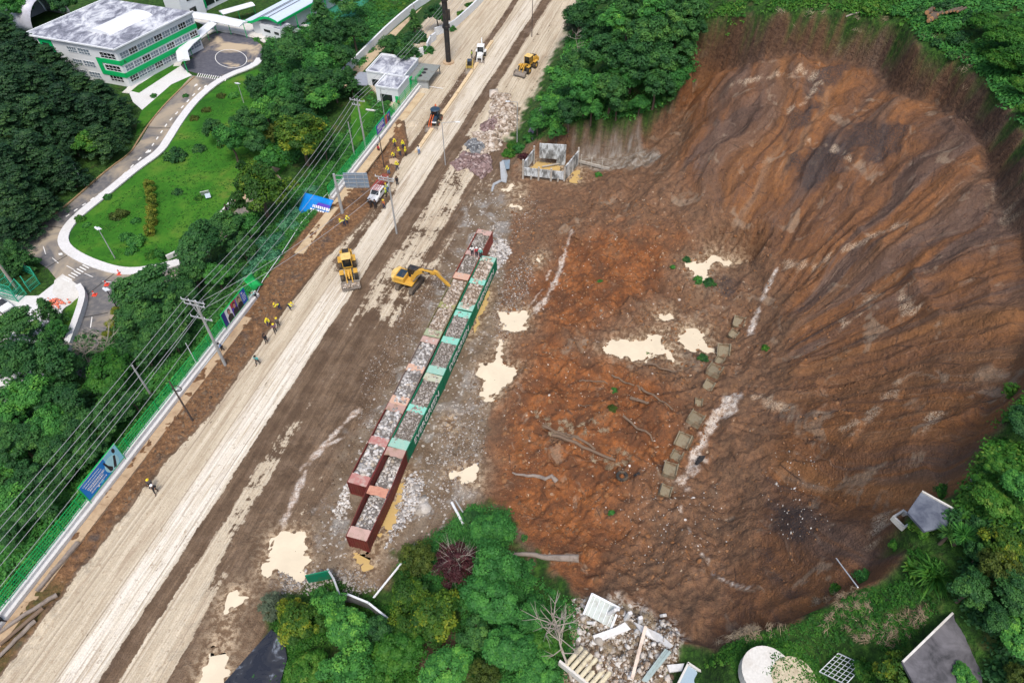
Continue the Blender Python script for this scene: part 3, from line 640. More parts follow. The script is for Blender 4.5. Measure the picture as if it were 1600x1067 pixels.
def container(pa, pb, side, wall, tops, label, fill, seed, rmat, rsize, word=False, sidewall=None, bulge=(0, 0), sink=0.0, text_r=True):
    """pa: near end, pb: far end, of the outer top edge (world); side +1: that edge is the right one"""
    a = Vector(pa[:2]); b = Vector(pb[:2]); d = (b - a); mid = (a + b) / 2; dn = d.normalized()
    mid -= Vector((dn.y, -dn.x)) * side * CW / 2
    rz = math.atan2(-dn.x, dn.y)
    root = empty('shipping_container', (mid.x, mid.y, -.0 - sink), rz, label, 'container', 'opened shipping containers filled with rubble, two rows across the mud')
    w, l = CW / 2, CL / 2; sidewall = sidewall or wall
    for s_ in (-1, 1):
        m = MB(); p0, p1 = ((w, -l), (w, l)) if s_ > 0 else ((-w, l), (-w, -l))
        m.add(*corr(p0, p1, .15, CHT - .1, bulge[0] if s_ < 0 else bulge[1])); m.build('side_wall', sidewall if s_ > 0 else wall, root)
        m = MB(); bl = bulge[0] if s_ < 0 else bulge[1]
        pts = [(s_ * (w + bl * math.sin(math.pi * q / 16) ** 2), -l + 2 * l * q / 16, CHT - .05) for q in range(17)]
        for p, q in zip(pts[:-1], pts[1:]): m.beam(p, q, .09, .1)
        m.build('top_rail', sidewall if s_ > 0 else wall, root)
    for s_ in (-1, 1):
        m = MB(); p0, p1 = ((-w, -l), (w, -l)) if s_ < 0 else ((w, l), (-w, l))
        m.add(*corr(p0, p1, .15, CHT - .1, 0, .045, .3)); m.beam((-w, s_ * l, .08), (w, s_ * l, .08), .1, .14)
        m.build('end_wall', wall, root)
    m = MB()
    for x in (-1, 1):
        for y in (-1, 1): MB().box((x * (w - .03), y * (l - .03), CHT / 2), (.13, .13, CHT + .02)).build('corner_post', wall, root)
    
    MB().box((0, 0, .1), (CW - .1, CL - .1, .08)).build('floor', M_INNER, root)
    g = random.Random(seed)
    for y0, y1, tm in tops:      # what is left of the cut-open roof
        m = MB(); n_ = 8; vs = []; jag = [g.uniform(-.07, .07) for _ in range(n_ + 1)]
        for i in range(n_ + 1):
            x = -w + .04 + (CW - .08) * i / n_
            za = CHT + .012 + .015 * (i % 2) + g.uniform(-.015, .02)
            ya = y0 + (jag[i] if abs(y0) < l - .3 else 0); yb = y1 + (jag[-1 - i] if abs(y1) < l - .3 else 0)
            vs += [(x, ya, za), (x, yb, za), (x, yb, za - .045), (x, ya, za - .045)]
        fs = []
        for i in range(n_):
            o_, q = i * 4, i * 4 + 4
            fs += [(o_, q, q + 1, o_ + 1), (o_ + 1, q + 1, q + 2, o_ + 2), (o_ + 2, q + 2, q + 3, o_ + 3), (o_ + 3, q + 3, q, o_)]
        m.add(vs, fs); m.build('roof_panel', tm, root)
    if word:
        t_ = text_mesh(word, 1.55, M_WHITEP, 'lettering', .012); t_.parent = root
        t_.rotation_euler = (R(90), 0, R(90)); t_.location = (w + .035, 0.2, 1.35)
    # the load: stones on a lumpy bed
    gg = np.random.default_rng(seed); z0, z1, hump = fill
    nx_, ny_ = 10, 44; xs_ = np.linspace(-w + .06, w - .06, nx_); ys_ = np.linspace(-l + .1, l - .1, ny_)
    Xb, Yb = np.meshgrid(xs_, ys_); q = (Yb + l) / (2 * l)
    Zf = lambda x, y: z0 + (z1 - z0) * ((y + l) / (2 * l)) + hump * (np.cos(x / w * 1.4) - .5) + .16 * fbm(x * 1.1 + seed, y * .8, 3, seed)
    Zb = np.clip(Zf(Xb, Yb), .4, CHT - .06)
    base_r = rsize * 1.0
    n_ = int(17 * 2.3 / max(rsize, .085) ** 1.55); n_ = min(n_, 3200)
    px_ = gg.uniform(-w + .12, w - .12, n_); py_ = gg.uniform(-l + .15, l - .15, n_)
    sz = rsize * np.exp(gg.normal(0, .42, n_)); sz = np.clip(sz, rsize * .4, rsize * 2.3)
    big = fbm(px_ * .7, py_ * .5, 2, seed + 3) > .1; sz = np.where(big, sz * 1.25, sz * .85)
    pz = np.clip(Zf(px_, py_), .4, CHT - .06) + sz * .15
    sz = np.minimum(sz, CHT + .28 - pz)
    px_ = np.clip(px_, -w + .08 + sz, w - .08 - sz)
    py_ = np.clip(py_, -l + .1 + sz * 1.2, l - .1 - sz * 1.2)
    V, Fc, rr_ = rock_arrays(np.stack([px_, py_, pz], 1), sz, seed)
    bv = np.stack([Xb.ravel(), Yb.ravel(), Zb.ravel() - .03], 1); i_, j_ = np.meshgrid(np.arange(nx_ - 1), np.arange(ny_ - 1)); a_ = (j_ * nx_ + i_).ravel()
    bf = np.concatenate([np.stack([a_, a_ + 1, a_ + nx_ + 1], 1), np.stack([a_, a_ + nx_ + 1, a_ + nx_], 1)])
    V = np.vstack([bv, V]); Fc = np.vstack([bf, Fc + len(bv)]); rr_ = np.concatenate([np.zeros(len(bf)) + .05, rr_])
    me = fastmesh('rubble_load', V, Fc, rmat, 3); at = me.attributes.new('rnd', 'FLOAT', 'FACE'); at.data.foreach_set('value', rr_.astype(np.float32))
    lo = bpy.data.objects.new('rubble_load', me); col.objects.link(lo); lo.location = root.location; lo.rotation_euler = root.rotation_euler
    tag(lo, None, None, None, 'stuff')
    return root
RT = [W(776, 403, 2.6), W(738, 488, 2.6), W(692, 589, 2.6), W(635, 704, 2.6), W(573, 846, 2.6)]
LT = [W(747, 358, 2.6), W(707, 434, 2.6), W(661, 524, 2.6), W(607, 629, 2.6), W(543, 752, 2.6)]
l_ = CL / 2
def tops(near, mid, far, off=0.0, wn_=1.35, wm=1.15, wf=1.2):
    out = [(-l_ + .04, -l_ + wn_, near)]
    if mid: out.append((off - wm / 2, off + wm / 2, mid))
    if far: out.append((l_ - wf, l_ - .04, far))
    return out
MAPS = plain
container(LT[1], LT[0], -1, M_CRED2, tops(M_PEACH, M_PINK, M_PINK, .1), 'brick red container at the top end with three people on its roof strip', (2.4, 2.4, .15), 11, M_ROCKF, .13)
container(LT[2], LT[1], -1, M_COLV, tops(M_SAGE, M_OLIVE, None, .3), 'olive topped container heaped with stones under the excavator bucket', (2.45, 2.45, .25), 12, M_ROCKT, .17)
container(LT[3], LT[2], -1, M_CBRN, tops(M_PEACH, M_PEACH, M_PINK, .2), 'container with three plain peach roof strips, third of the left row from the excavator end', (2.45, 2.4, .15), 13, M_ROCKG, .27)
container(LT[4], LT[3], -1, M_CRED, tops(M_REDTOP, M_REDTOP, M_DUST, .2), 'dark red container with scraped red roof strips, bottom one of the left row', (2.3, 2.4, .15), 14, M_ROCKG, .26)
container(RT[1], RT[0], 1, M_CGRN, tops(M_MINT, M_MINT2, M_MINT, .2), 'topmost green container, filled with pale tan rocks', (2.45, 2.45, .2), 15, M_ROCKT, .21, 'EVERGREEN')
container(RT[2], RT[1], 1, M_CGRN, tops(M_MINT, M_MINT2, M_MINT2, .2), 'green container second in the right row with fine grey gravel and lettered side', (2.45, 2.45, .15), 16, M_ROCKF, .11, 'EVERGREEN')
container(RT[3], RT[2], 1, M_CGRN, tops(M_MINT, M_MINT2, M_CREAMP, .1), 'lettered green container third in the right row, its far roof strip dusty cream', (2.45, 2.45, .15), 17, M_ROCKF, .12, 'EVERGREEN')
container(RT[4], RT[3], 1, M_CRED, tops(M_PINK, M_ORNG, M_DUST, .0), 'half filled bulging dark red container at the bottom of the right row', (1.75, .95, .1), 18, M_ROCKG, .18, bulge=(.12, .14))

# ------------------------------------------------------------------ loose stone spread on the ground
def scatter_px(poly, n, size, mat, seed, name='loose_stones', heap=0.0, jit=.4, sink=.1):
    g = np.random.default_rng(seed); w = [G(*p) for p in poly]; P = np.array([p[:2] for p in w]); pts = []
    while sum(len(q) for q in pts) < n:
        x = g.uniform(P[:, 0].min(), P[:, 0].max(), n * 2); y = g.uniform(P[:, 1].min(), P[:, 1].max(), n * 2)
        d = sdf(w, x, y); k = (d < 0) & (g.uniform(0, 1, n * 2) < np.clip(-d / 1.2 + .25, 0, 1)); pts.append(np.stack([x[k], y[k], -d[k]], 1))
    q = np.vstack(pts)[:n]; sz = size * np.exp(g.normal(0, jit, n))
    z = np.array([hz(a, b) for a, b in q[:, :2]])
    mound = heap * (1 - np.exp(-q[:, 2] / 1.6)) * (1 + .5 * fbm(q[:, 0] * .5, q[:, 1] * .5, 3, seed))
    z = z + mound * g.uniform(.55, 1, n) - sz * sink
    o = rocks_obj(name, np.stack([q[:, 0], q[:, 1], z], 1), sz, mat, seed); tag(o, None, None, None, 'stuff'); return o
scatter_px([(768,148),(795,148),(800,165),(812,172),(805,205),(775,215),(760,205),(765,180)], 2600, .30, M_ROCKT, 31, 'rock_heap', 1.4)
scatter_px([(752,196),(775,184),(795,190),(792,205),(778,212),(752,206)], 1100, .27, M_ROCKP, 32, 'rock_heap', 1.9)
scatter_px([(738,208),(785,205),(780,235),(752,245),(738,232)], 1500, .30, M_ROCKT, 33, 'rock_heap', 1.3)
scatter_px([(727,226),(742,220),(768,230),(762,240),(738,243)], 900, .25, M_ROCKB, 34, 'rock_heap', 1.9)
scatter_px([(706,255),(725,240),(765,242),(770,265),(752,280),(730,262),(712,268)], 1500, .27, M_ROCKP, 35, 'rock_heap', 1.2)
scatter_px([(760,375),(790,372),(800,395),(775,430),(765,410)], 900, .17, M_ROCKG, 36, 'loose_stones', .25)
scatter_px([(632,745),(650,735),(665,760),(650,800),(630,830),(600,860),(610,820)], 800, .15, M_ROCKG, 37)
scatter_px([(660,780),(668,775),(672,800),(655,803),(646,795)], 26, .42, M_ROCKW, 38)
scatter_px([(545,745),(535,765),(520,800),(530,815),(548,790),(548,765)], 230, .14, M_ROCKW, 39)
scatter_px([(430,890),(560,890),(600,920),(560,930),(440,930)], 900, .10, M_ROCKF, 40)
scatter_px([(560,590),(640,460),(690,420),(700,440),(600,640),(560,720)], 1100, .07, M_ROCKF, 41)
scatter_px([(780,430),(820,400),(840,430),(800,520),(770,560),(770,490)], 900, .09, M_ROCKF, 42)
scatter_px([(700,640),(760,600),(760,720),(700,800),(650,800),(650,740)], 900, .10, M_ROCKF, 43)
scatter_px([(830,380),(960,360),(1080,420),(1080,520),(900,520),(800,470)], 260, .09, M_ROCKT, 44)
scatter_px([(800,560),(920,520),(1050,600),(1100,720),(1000,860),(820,830),(780,700)], 420, .08, M_ROCKT, 45)
scatter_px([(1180,700),(1300,690),(1300,830),(1200,870)], 90, .08, M_ROCKW, 46)
scatter_px([(960,690),(1130,760),(1150,860),(960,900)], 160, .08, M_ROCKW, 47)
scatter_px([(895,935),(1000,950),(1060,985),(1050,1067),(880,1067),(890,1000)], 1500, .12, M_ROCKW, 48, 'building_rubble', .1, .6)
scatter_px([(895,935),(1000,950),(1060,985),(1050,1067),(880,1067),(890,1000)], 1700, .09, M_ROCKT, 148, 'building_rubble', .1, .6)
scatter_px([(895,935),(1000,950),(1060,985),(1050,1067),(880,1067),(890,1000)], 1200, .12, M_CLOD2_, 149, 'soil_clods', .1, .6)
scatter_px([(1530,720),(1545,740),(1530,770),(1515,790),(1510,770)], 90, .16, M_ROCKW, 49)
scatter_px([(720,380),(790,320),(830,300),(860,330),(800,390)], 350, .08, M_ROCKF, 50)
scatter_px([(700,60),(745,110),(690,175),(650,215),(640,190),(700,110)], 300, .10, M_ROCKT, 51)

# clods of the slid soil lying on it, same earth
M_CLOD = rock_mat("soil_clods", [(0, (.085, .042, .024)), (.35, (.16, .075, .034)), (.7, (.25, .11, .042)), (1, (.30, .16, .08))])
M_CLOD2 = rock_mat("brown_clods", [(0, (.07, .045, .030)), (.4, (.125, .082, .052)), (.8, (.19, .13, .085)), (1, (.27, .20, .13))])
scatter_px([(800,330),(960,300),(1100,380),(1180,480),(1120,640),(1060,800),(1150,900),(1000,930),(850,880),(770,760),(770,600)], 5200, .15, M_CLOD, 61, 'soil_clods', 0, .5, .3)
scatter_px([(1000,250),(1200,300),(1350,500),(1350,760),(1230,920),(1100,900),(1080,700),(1180,520),(1120,400)], 2400, .09, M_CLOD, 62, 'soil_clods', 0, .5, .4)
scatter_px([(430,880),(560,620),(640,430),(700,420),(600,640),(540,760),(540,900)], 1500, .09, M_CLOD2, 63, 'soil_clods', 0, .6, .3)
scatter_px([(60,980),(250,690),(400,480),(500,340),(540,340),(440,480),(330,650),(180,820),(110,920)], 2400, .10, M_CLOD2, 64, 'soil_clods', 0, .6, .3)
scatter_px([(740,560),(780,400),(820,300),(850,330),(820,520),(770,640),(760,740),(690,740)], 1500, .10, M_CLOD2, 65, 'soil_clods', 0, .6, .3)
scatter_px([(610,205),(640,215),(625,270),(600,290),(560,300),(575,250)], 500, .12, M_CLOD2, 66, 'soil_clods', 0, .6, .3)
# ------------------------------------------------------------------ machines and vehicles
M_YEL_ = plain("machine_yellow", (.58, .33, .045), .5, 0, .4, .35, 1.6, (.23, .15, .07)); M_YEL2 = plain("pale_yellow_roof", (.72, .50, .17), .55, dirt=.3)
M_BLK = plain("black_steel", (.025, .025, .027), .55, dirt=.3); M_RUB = plain("rubber", (.035, .033, .03), .9, dirt=.6, dcol=(.20, .15, .10))
M_GLS = plain("dark_glass", (.012, .018, .022), .12, 0, .7, .1); M_STL = plain("bare_steel", (.24, .21, .18), .5, .2, .4, .5); M_WHT = plain("white_paint", (.76, .78, .78), .4, dirt=.2)
M_ORG = plain("orange_paint", (.62, .13, .035), .5); M_NAVY = plain("dark_blue_paint", (.02, .05, .085), .45); M_REDP = plain("red_paint", (.42, .04, .05), .5); M_SKID = plain("mustard_paint", (.50, .36, .09), .5)
M_TRACK = plain("track_steel", (.12, .10, .08), .85, dirt=.6)
def heading(p, q): return math.atan2(-(q[0] - p[0]), q[1] - p[1])
def wheel(root, x, y, r, w, rimmat, n=20):
    m = MB(); m.cyl((x - w / 2, y, r), (x + w / 2, y, r), r, n=n)
    for k in range(n):      # lugs
        a = 2 * math.pi * k / n
        m.box((x, y + math.cos(a) * r, r + math.sin(a) * r), (w * .96, r * .10, r * .09), rx=a)
    t_ = m.build('tyre', M_RUB, root)
    s_ = 1 if x > 0 else -1
    MB().cyl((x + s_ * w * .30, y, r), (x + s_ * (w / 2 + .015), y, r), r * .52, r * .46, n=16).build('rim', rimmat, t_)
    return t_
def cab(root, c, d, roofm, frm, over=.1, name='cab'):
    x, y, z = c; w, l, h = d
    g = MB().box((x, y, z + h / 2), (w - .08, l - .08, h)).build('cab_glass', M_GLS, root)
    m = MB()
    for sx in (-1, 1):
        for sy in (-1, 0, 1): m.box((x + sx * (w / 2 - .03), y + sy * (l / 2 - .03), z + h / 2), (.09, .09, h + .01))
        m.box((x + sx * (w / 2 - .02), y, z + .18), (.07, l, .34))
    m.box((x, y + l / 2 - .02, z + .1), (w, .07, .2)); m.build('cab_frame', frm, root)
    MB().box((x, y, z + h + .06), (w + over, l + over, .13)).build('cab_roof', roofm, root, bevel=.04)
def bucket(root, y, z, w, mat, tip=.0, name='bucket', rocks=None):
    pr = [(0, 0), (.15, -.45), (.62, -.72), (1.15, -.70)]
    m = MB(); n = len(pr); t = .05
    for (a, b), (c, d) in zip(pr[:-1], pr[1:]): m.beam((0, y + (a + c) / 2 - (c - a) / 2, z + b), (0, y + c, z + d), w, t)
    m.v = []; m.f = []
    prof = pr + [(p[0] + .0, p[1] + .06) for p in reversed(pr)]
    vs = [(-w / 2, y + p[0], z + p[1]) for p in prof] + [(w / 2, y + p[0], z + p[1]) for p in prof]; k = len(prof)
    m.add(vs, [tuple(range(k)), tuple(reversed(range(k, 2 * k)))] + [((i + 1) % k, i, k + i, k + (i + 1) % k) for i in range(k)])
    for s_ in (-1, 1):
        sp = [(0, 0), (.15, -.45), (.62, -.72), (1.15, -.70), (.75, -.1)]
        vs = [(s_ * w / 2 - .03, y + p[0], z + p[1]) for p in sp] + [(s_ * w / 2 + .03, y + p[0], z + p[1]) for p in sp]; k = 5
        m.add(vs, [tuple(range(k)), tuple(reversed(range(k, 2 * k)))] + [((i + 1) % k, i, k + i, k + (i + 1) % k) for i in range(k)])
    for i in range(8): m.box((-w / 2 + w * (i + .5) / 8, y + 1.2, z - .70), (.1, .2, .06))
    return m.build(name, mat, root)
def loader(pos, rz, label, raised=0.0, roofm=M_YEL2, paint=M_YEL_, sc_=1.0):
    root = empty('wheel_loader', pos, rz, label, 'wheel loader'); root.scale = (sc_,) * 3
    for x in (-1.05, 1.05):
        for y in (-1.75, 1.35): wheel(root, x, y, .76, .58, paint)
    m = MB(); m.box((0, -1.9, 1.05), (1.3, 3.0, .6)); m.box((0, 1.3, .95), (1.1, 1.9, .55)); m.build('chassis', M_BLK, root, bevel=.04)
    m = MB(); m.prism([(-.68, 1.25), (.68, 1.25), (.72, 1.9), (.55, 2.3), (-.55, 2.3), (-.72, 1.9)], -3.5, -1.35)
    m.box((0, -3.6, 1.35), (1.9, .5, .85)); m.build('engine_hood', paint, root, bevel=.05)
    m = MB()
    for i in range(6): m.box((0, -3.3 + i * .16, 2.315), (.9, .07, .03))
    m.box((0, -2.9, 2.305), (1.0, 1.0, .02)); m.build('grille', M_BLK, root); MB().box((0, -3.87, 1.5), (1.1, .05, .5)).build('radiator', M_BLK, root)
    MB().cyl((.35, -2.2, 2.25), (.35, -2.2, 2.95), .07).build('exhaust', M_BLK, root)
    m = MB()
    for x in (-1.05, 1.05): MB().box((x, -1.75, 1.68), (.66, 1.5, .08)).build('mudguard', paint, root, bevel=.03); MB().box((x, 1.35, 1.66), (.66, 1.1, .08)).build('mudguard', paint, root, bevel=.03)
    cab(root, (0, -.55, 1.35), (1.45, 1.45, 1.75), roofm, paint)
    m = MB(); m.box((0, 1.5, 1.45), (.7, 1.2, .7)); m.build('front_frame', paint, root, bevel=.04)
    e = (3.0, .95 + raised)
    for x in (-.42, .42):
        m = MB(); m.beam((x, 1.2, 1.95), (x, 2.35, 1.85 + raised * .6), .16, .38); m.beam((x, 2.3, 1.9 + raised * .6), (x, e[0], e[1] - .25), .16, .34); m.build('lift_arm', paint, root, bevel=.03)
        MB().cyl((x * .9, 1.2, 1.3), (x * .9, 2.4, 1.5 + raised * .5), .07).build('hydraulic_cylinder', M_STL, root)
    MB().beam((0, 1.6, 2.1), (0, 2.9, 1.4 + raised), .2, .24).build('tilt_link', paint, root, bevel=.03)
    bucket(root, e[0] - .05, e[1] + .05, 2.75, M_STL)
    return root
def rel(root, p):
    return Matrix.Translation(root.location) @ Euler(root.rotation_euler).to_matrix().to_4x4() @ Vector(p)
a = GZ(546, 428); b = GZ(551, 462); L1 = loader(a, heading(a, b), 'yellow wheel loader carrying stones in its bucket, left of the excavator', .1)
q = [rel(L1, (random.uniform(-1.2, 1.2), 3.45 + random.uniform(-.3, .45), .55 + random.uniform(0, .25))) for _ in range(90)]
tag(rocks_obj('bucket_load', np.array([p[:] for p in q]), np.random.default_rng(3).uniform(.1, .2, 90), M_ROCKT, 5), None, None, None, 'stuff')
a = GZ(824, 110); b = GZ(806, 126); loader(a, heading(a, b), 'yellow wheel loader with empty raised blade parked beside the wooded slope', .2)

def excavator(pos, rz_up, rz_tr, label):
    root = empty('excavator', pos, rz_up, label, 'excavator')
    dr = rz_tr - rz_up
    def rot(p): return (p[0] * math.cos(dr) - p[1] * math.sin(dr), p[0] * math.sin(dr) + p[1] * math.cos(dr), p[2])
    for x in (-1.2, 1.2):
        m = MB(); prof = [(-2.05, .45), (-1.85, .12), (-1.5, 0), (1.5, 0), (1.85, .12), (2.05, .45), (1.85, .78), (1.5, .9), (-1.5, .9), (-1.85, .78)]
        vs = [(x - .3, a_, b_) for a_, b_ in prof] + [(x + .3, a_, b_) for a_, b_ in prof]; k = len(prof)
        m.add(vs, [tuple(range(k)), tuple(reversed(range(k, 2 * k)))] + [((i + 1) % k, i, k + i, k + (i + 1) % k) for i in range(k)])
        for i in range(22):
            y = -1.75 + i * 3.5 / 21; m.box((x, y, .92), (.64, .09, .05)); m.box((x, y, .02), (.64, .09, .05))
        m.v = [rot(v) for v in m.v]; tr = m.build('crawler_track', M_TRACK, root)
        m = MB()
        for i in range(7): m.cyl((x + .31 * (1 if x > 0 else -1), -1.5 + i * .5, .28), (x + .36 * (1 if x > 0 else -1), -1.5 + i * .5, .28), .16, n=10)
        m.v = [rot(v) for v in m.v]; m.build('rollers', M_BLK, tr)
    m = MB().box((0, 0, .75), (2.0, 1.2, .5)); m.v = [rot(v) for v in m.v]; m.build('undercarriage', M_BLK, root)
    MB().cyl((0, 0, .95), (0, 0, 1.2), .65, n=20).build('slew_ring', M_BLK, root)
    m = MB(); m.box((0, -.55, 1.35), (2.7, 3.4, .3)); m.box((-.75, .75, 1.75), (1.1, 1.0, .6)); m.box((.1, -1.1, 1.85), (2.4, 1.7, .85)); m.build('house', M_YEL_, root, bevel=.06)
    m = MB(); n_ = 10; pts = [(-1.35, -1.9)] + [(-1.35 + 2.7 * i / n_, -2.25 - .55 * math.sin(math.pi * i / n_)) for i in range(n_ + 1)] + [(1.35, -1.9)]
    m.slab(pts, 1.25, 2.2); m.build('counterweight', M_YEL2, root, bevel=.05)
    m = MB(); m.box((.1, -1.05, 2.30), (1.7, 1.25, .06)); m.build('engine_cover', M_NAVY, root, bevel=.02)
    m = MB()
    for i in range(5): m.box((.1, -1.5 + i * .22, 2.345), (1.5, .05, .02))
    m.build('grille', M_BLK, root)
    MB().box((.15, -2.83, 1.85), (.9, .03, .35)).build('number_plate', M_WHT, root)
    MB().cyl((-.9, -.9, 2.2), (-.9, -.9, 2.75), .07).build('exhaust', M_BLK, root)
    cab(root, (-.85, .55, 1.5), (1.0, 1.7, 1.55), M_BLK, M_BLK, .02)
    def lim(pts, w, hs, nm, mat):
        m = MB(); k = len(pts); vs = []
        for i, (y, z) in enumerate(pts):
            d = Vector((pts[min(i + 1, k - 1)][0] - pts[max(i - 1, 0)][0], pts[min(i + 1, k - 1)][1] - pts[max(i - 1, 0)][1])).normalized(); nn = Vector((-d.y, d.x)) * hs[i] / 2
            for sx in (-1, 1): vs += [(.25 + sx * w / 2, y + nn.x, z + nn.y), (.25 + sx * w / 2, y - nn.x, z - nn.y)]
        fs = []
        for i in range(k - 1):
            a_, b_ = i * 4, i * 4 + 4
            fs += [(a_, a_ + 2, b_ + 2, b_), (a_ + 3, a_ + 1, b_ + 1, b_ + 3), (a_ + 1, a_, b_, b_ + 1), (a_ + 2, a_ + 3, b_ + 3, b_ + 2)]
        fs += [(0, 1, 3, 2), (b_ + 2, b_ + 3, b_ + 1, b_)]
        return m.add(vs, fs).build(nm, mat, root, bevel=.02)
    bo = lim([(.7, 1.7), (1.5, 3.2), (2.3, 3.95), (3.2, 4.25), (4.8, 4.35)], .5, [.5, .62, .72, .62, .42], 'boom', M_YEL_)
    m = MB()
    for sx in (-1, 1): m.box((.25 + sx * .262, 3.4, 4.2), (.012, 1.3, .34), rx=R(3))
    m.build('badge_panel', M_BLK, bo)
    for sx, rz in ((1, 90), (-1, -90)):
        t_ = text_mesh('CAT', .34, M_WHT, 'badge', .004); t_.parent = bo; t_.location = (.25 + sx * .275, 3.4, 4.2); t_.rotation_euler = (R(90), 0, R(rz))
    lim([(4.5, 4.75), (5.1, 4.5), (6.55, 2.9), (7.0, 2.4)], .38, [.3, .62, .4, .3], 'stick', M_YEL_)
    for x in (-.12, .62): MB().cyl((x, 1.0, 1.75), (x, 2.4, 3.5), .09).build('hydraulic_cylinder', M_STL, root)
    MB().cyl((.25, 3.0, 4.7), (.25, 4.6, 4.95), .09).build('hydraulic_cylinder', M_STL, root)
    MB().cyl((.25, 5.2, 4.75), (.25, 6.6, 3.5), .07).build('hydraulic_cylinder', M_STL, root)
    prof = [(6.75, 2.45), (7.3, 2.5), (7.55, 2.1), (7.35, 1.75), (6.85, 1.65), (6.45, 1.85), (6.6, 2.0), (6.95, 1.85), (7.2, 2.05), (7.1, 2.25)]
    m = MB(); k = len(prof); vs = [(.25 - .6, a_, b_) for a_, b_ in prof] + [(.25 + .6, a_, b_) for a_, b_ in prof]
    m.add(vs, [((i + 1) % k, i, k + i, k + (i + 1) % k) for i in range(k)])
    for x in (-.35, .85): m.box((x, 7.0, 2.1), (.04, .75, .6))
    for i in range(5): m.box((-.3 + i * .275, 6.38, 1.8), (.12, .22, .07))
    m.build('bucket', M_STL, root)
    return root
a = GZ(641, 446); b = W(714, 448, 2.5); c_ = GZ(655, 462); d_ = GZ(676, 435)
excavator(a, heading(a, b), heading(c_, d_), 'yellow tracked excavator reaching its bucket over the containers')

def pickup(pos, rz):
    root = empty('utility_truck', pos, rz, 'white crew truck with a red ladder rack parked on the road verge', 'truck')
    for x in (-.82, .82):
        for y in (-1.6, 1.55): wheel(root, x, y, .37, .25, M_STL, 16)
    m = MB(); prof = [(-2.7, .45), (2.55, .45), (2.62, .95), (1.35, 1.12), (.75, 1.72), (-.85, 1.75), (-.95, 1.1), (-2.7, 1.1)]
    vs = [(-.9, a_, b_) for a_, b_ in prof] + [(.9, a_, b_) for a_, b_ in prof]; k = len(prof)
    m.add(vs, [tuple(reversed(range(k))), tuple(range(k, 2 * k))] + [(i, (i + 1) % k, k + (i + 1) % k, k + i) for i in range(k)])
    m.build('body', M_WHT, root, bevel=.06)
    m = MB(); m.add([(-.74, 1.37, 1.15), (.74, 1.37, 1.15), (.68, .82, 1.68), (-.68, .82, 1.68)], [(0, 1, 2, 3)]); m.v = [(x, y + .03, z + .03) for x, y, z in m.v]; m.build('windscreen', M_GLS, root)
    for s_ in (-1, 1):
        for y0, y1 in ((.05, .85), (-.8, -.05)):
            MB().box((s_ * .905, (y0 + y1) / 2, 1.4), (.02, y1 - y0 - .08, .42)).build('side_window', M_GLS, root)
    MB().box((0, -1.85, 1.13), (1.6, 1.5, .06)).build('bed_liner', M_BLK, root)
    MB().box((0, 2.7, .55), (1.85, .22, .3)).build('bumper', M_BLK, root, bevel=.04)
    for s_ in (-1, 1): MB().box((s_ * .68, 2.63, .82), (.34, .08, .2)).build('headlight', M_GLS, root)
    m = MB()
    for x in (-.75, .75): m.beam((x, 1.2, 2.05), (x, -3.2, 2.05), .06)
    for y in (1.1, .0, -1.2, -2.6): m.beam((-.75, y, 2.05), (.75, y, 2.05), .05)
    for x in (-.75, .75):
        for y in (-1.2, -2.6): m.beam((x, y, 1.1), (x, y, 2.05), .05)
    m.build('rack', M_REDP, root)
    m = MB()
    for x0 in (-.45, .15):
        for x in (x0, x0 + .38): m.beam((x, 1.4, 2.14), (x, -3.7, 2.14), .05, .09)
        for i in range(14): m.beam((x0, 1.2 - i * .36, 2.14), (x0 + .38, 1.2 - i * .36, 2.14), .035)
    o = m.build('extension_ladder', M_REDP); o.location = root.location; o.rotation_euler = root.rotation_euler
    tag(o, 'pair of red extension ladders lying on the roof rack of the white truck', 'ladder')
    return root
a = GZ(592, 306); b = GZ(582, 322); pickup(a, heading(a, b) - .08)

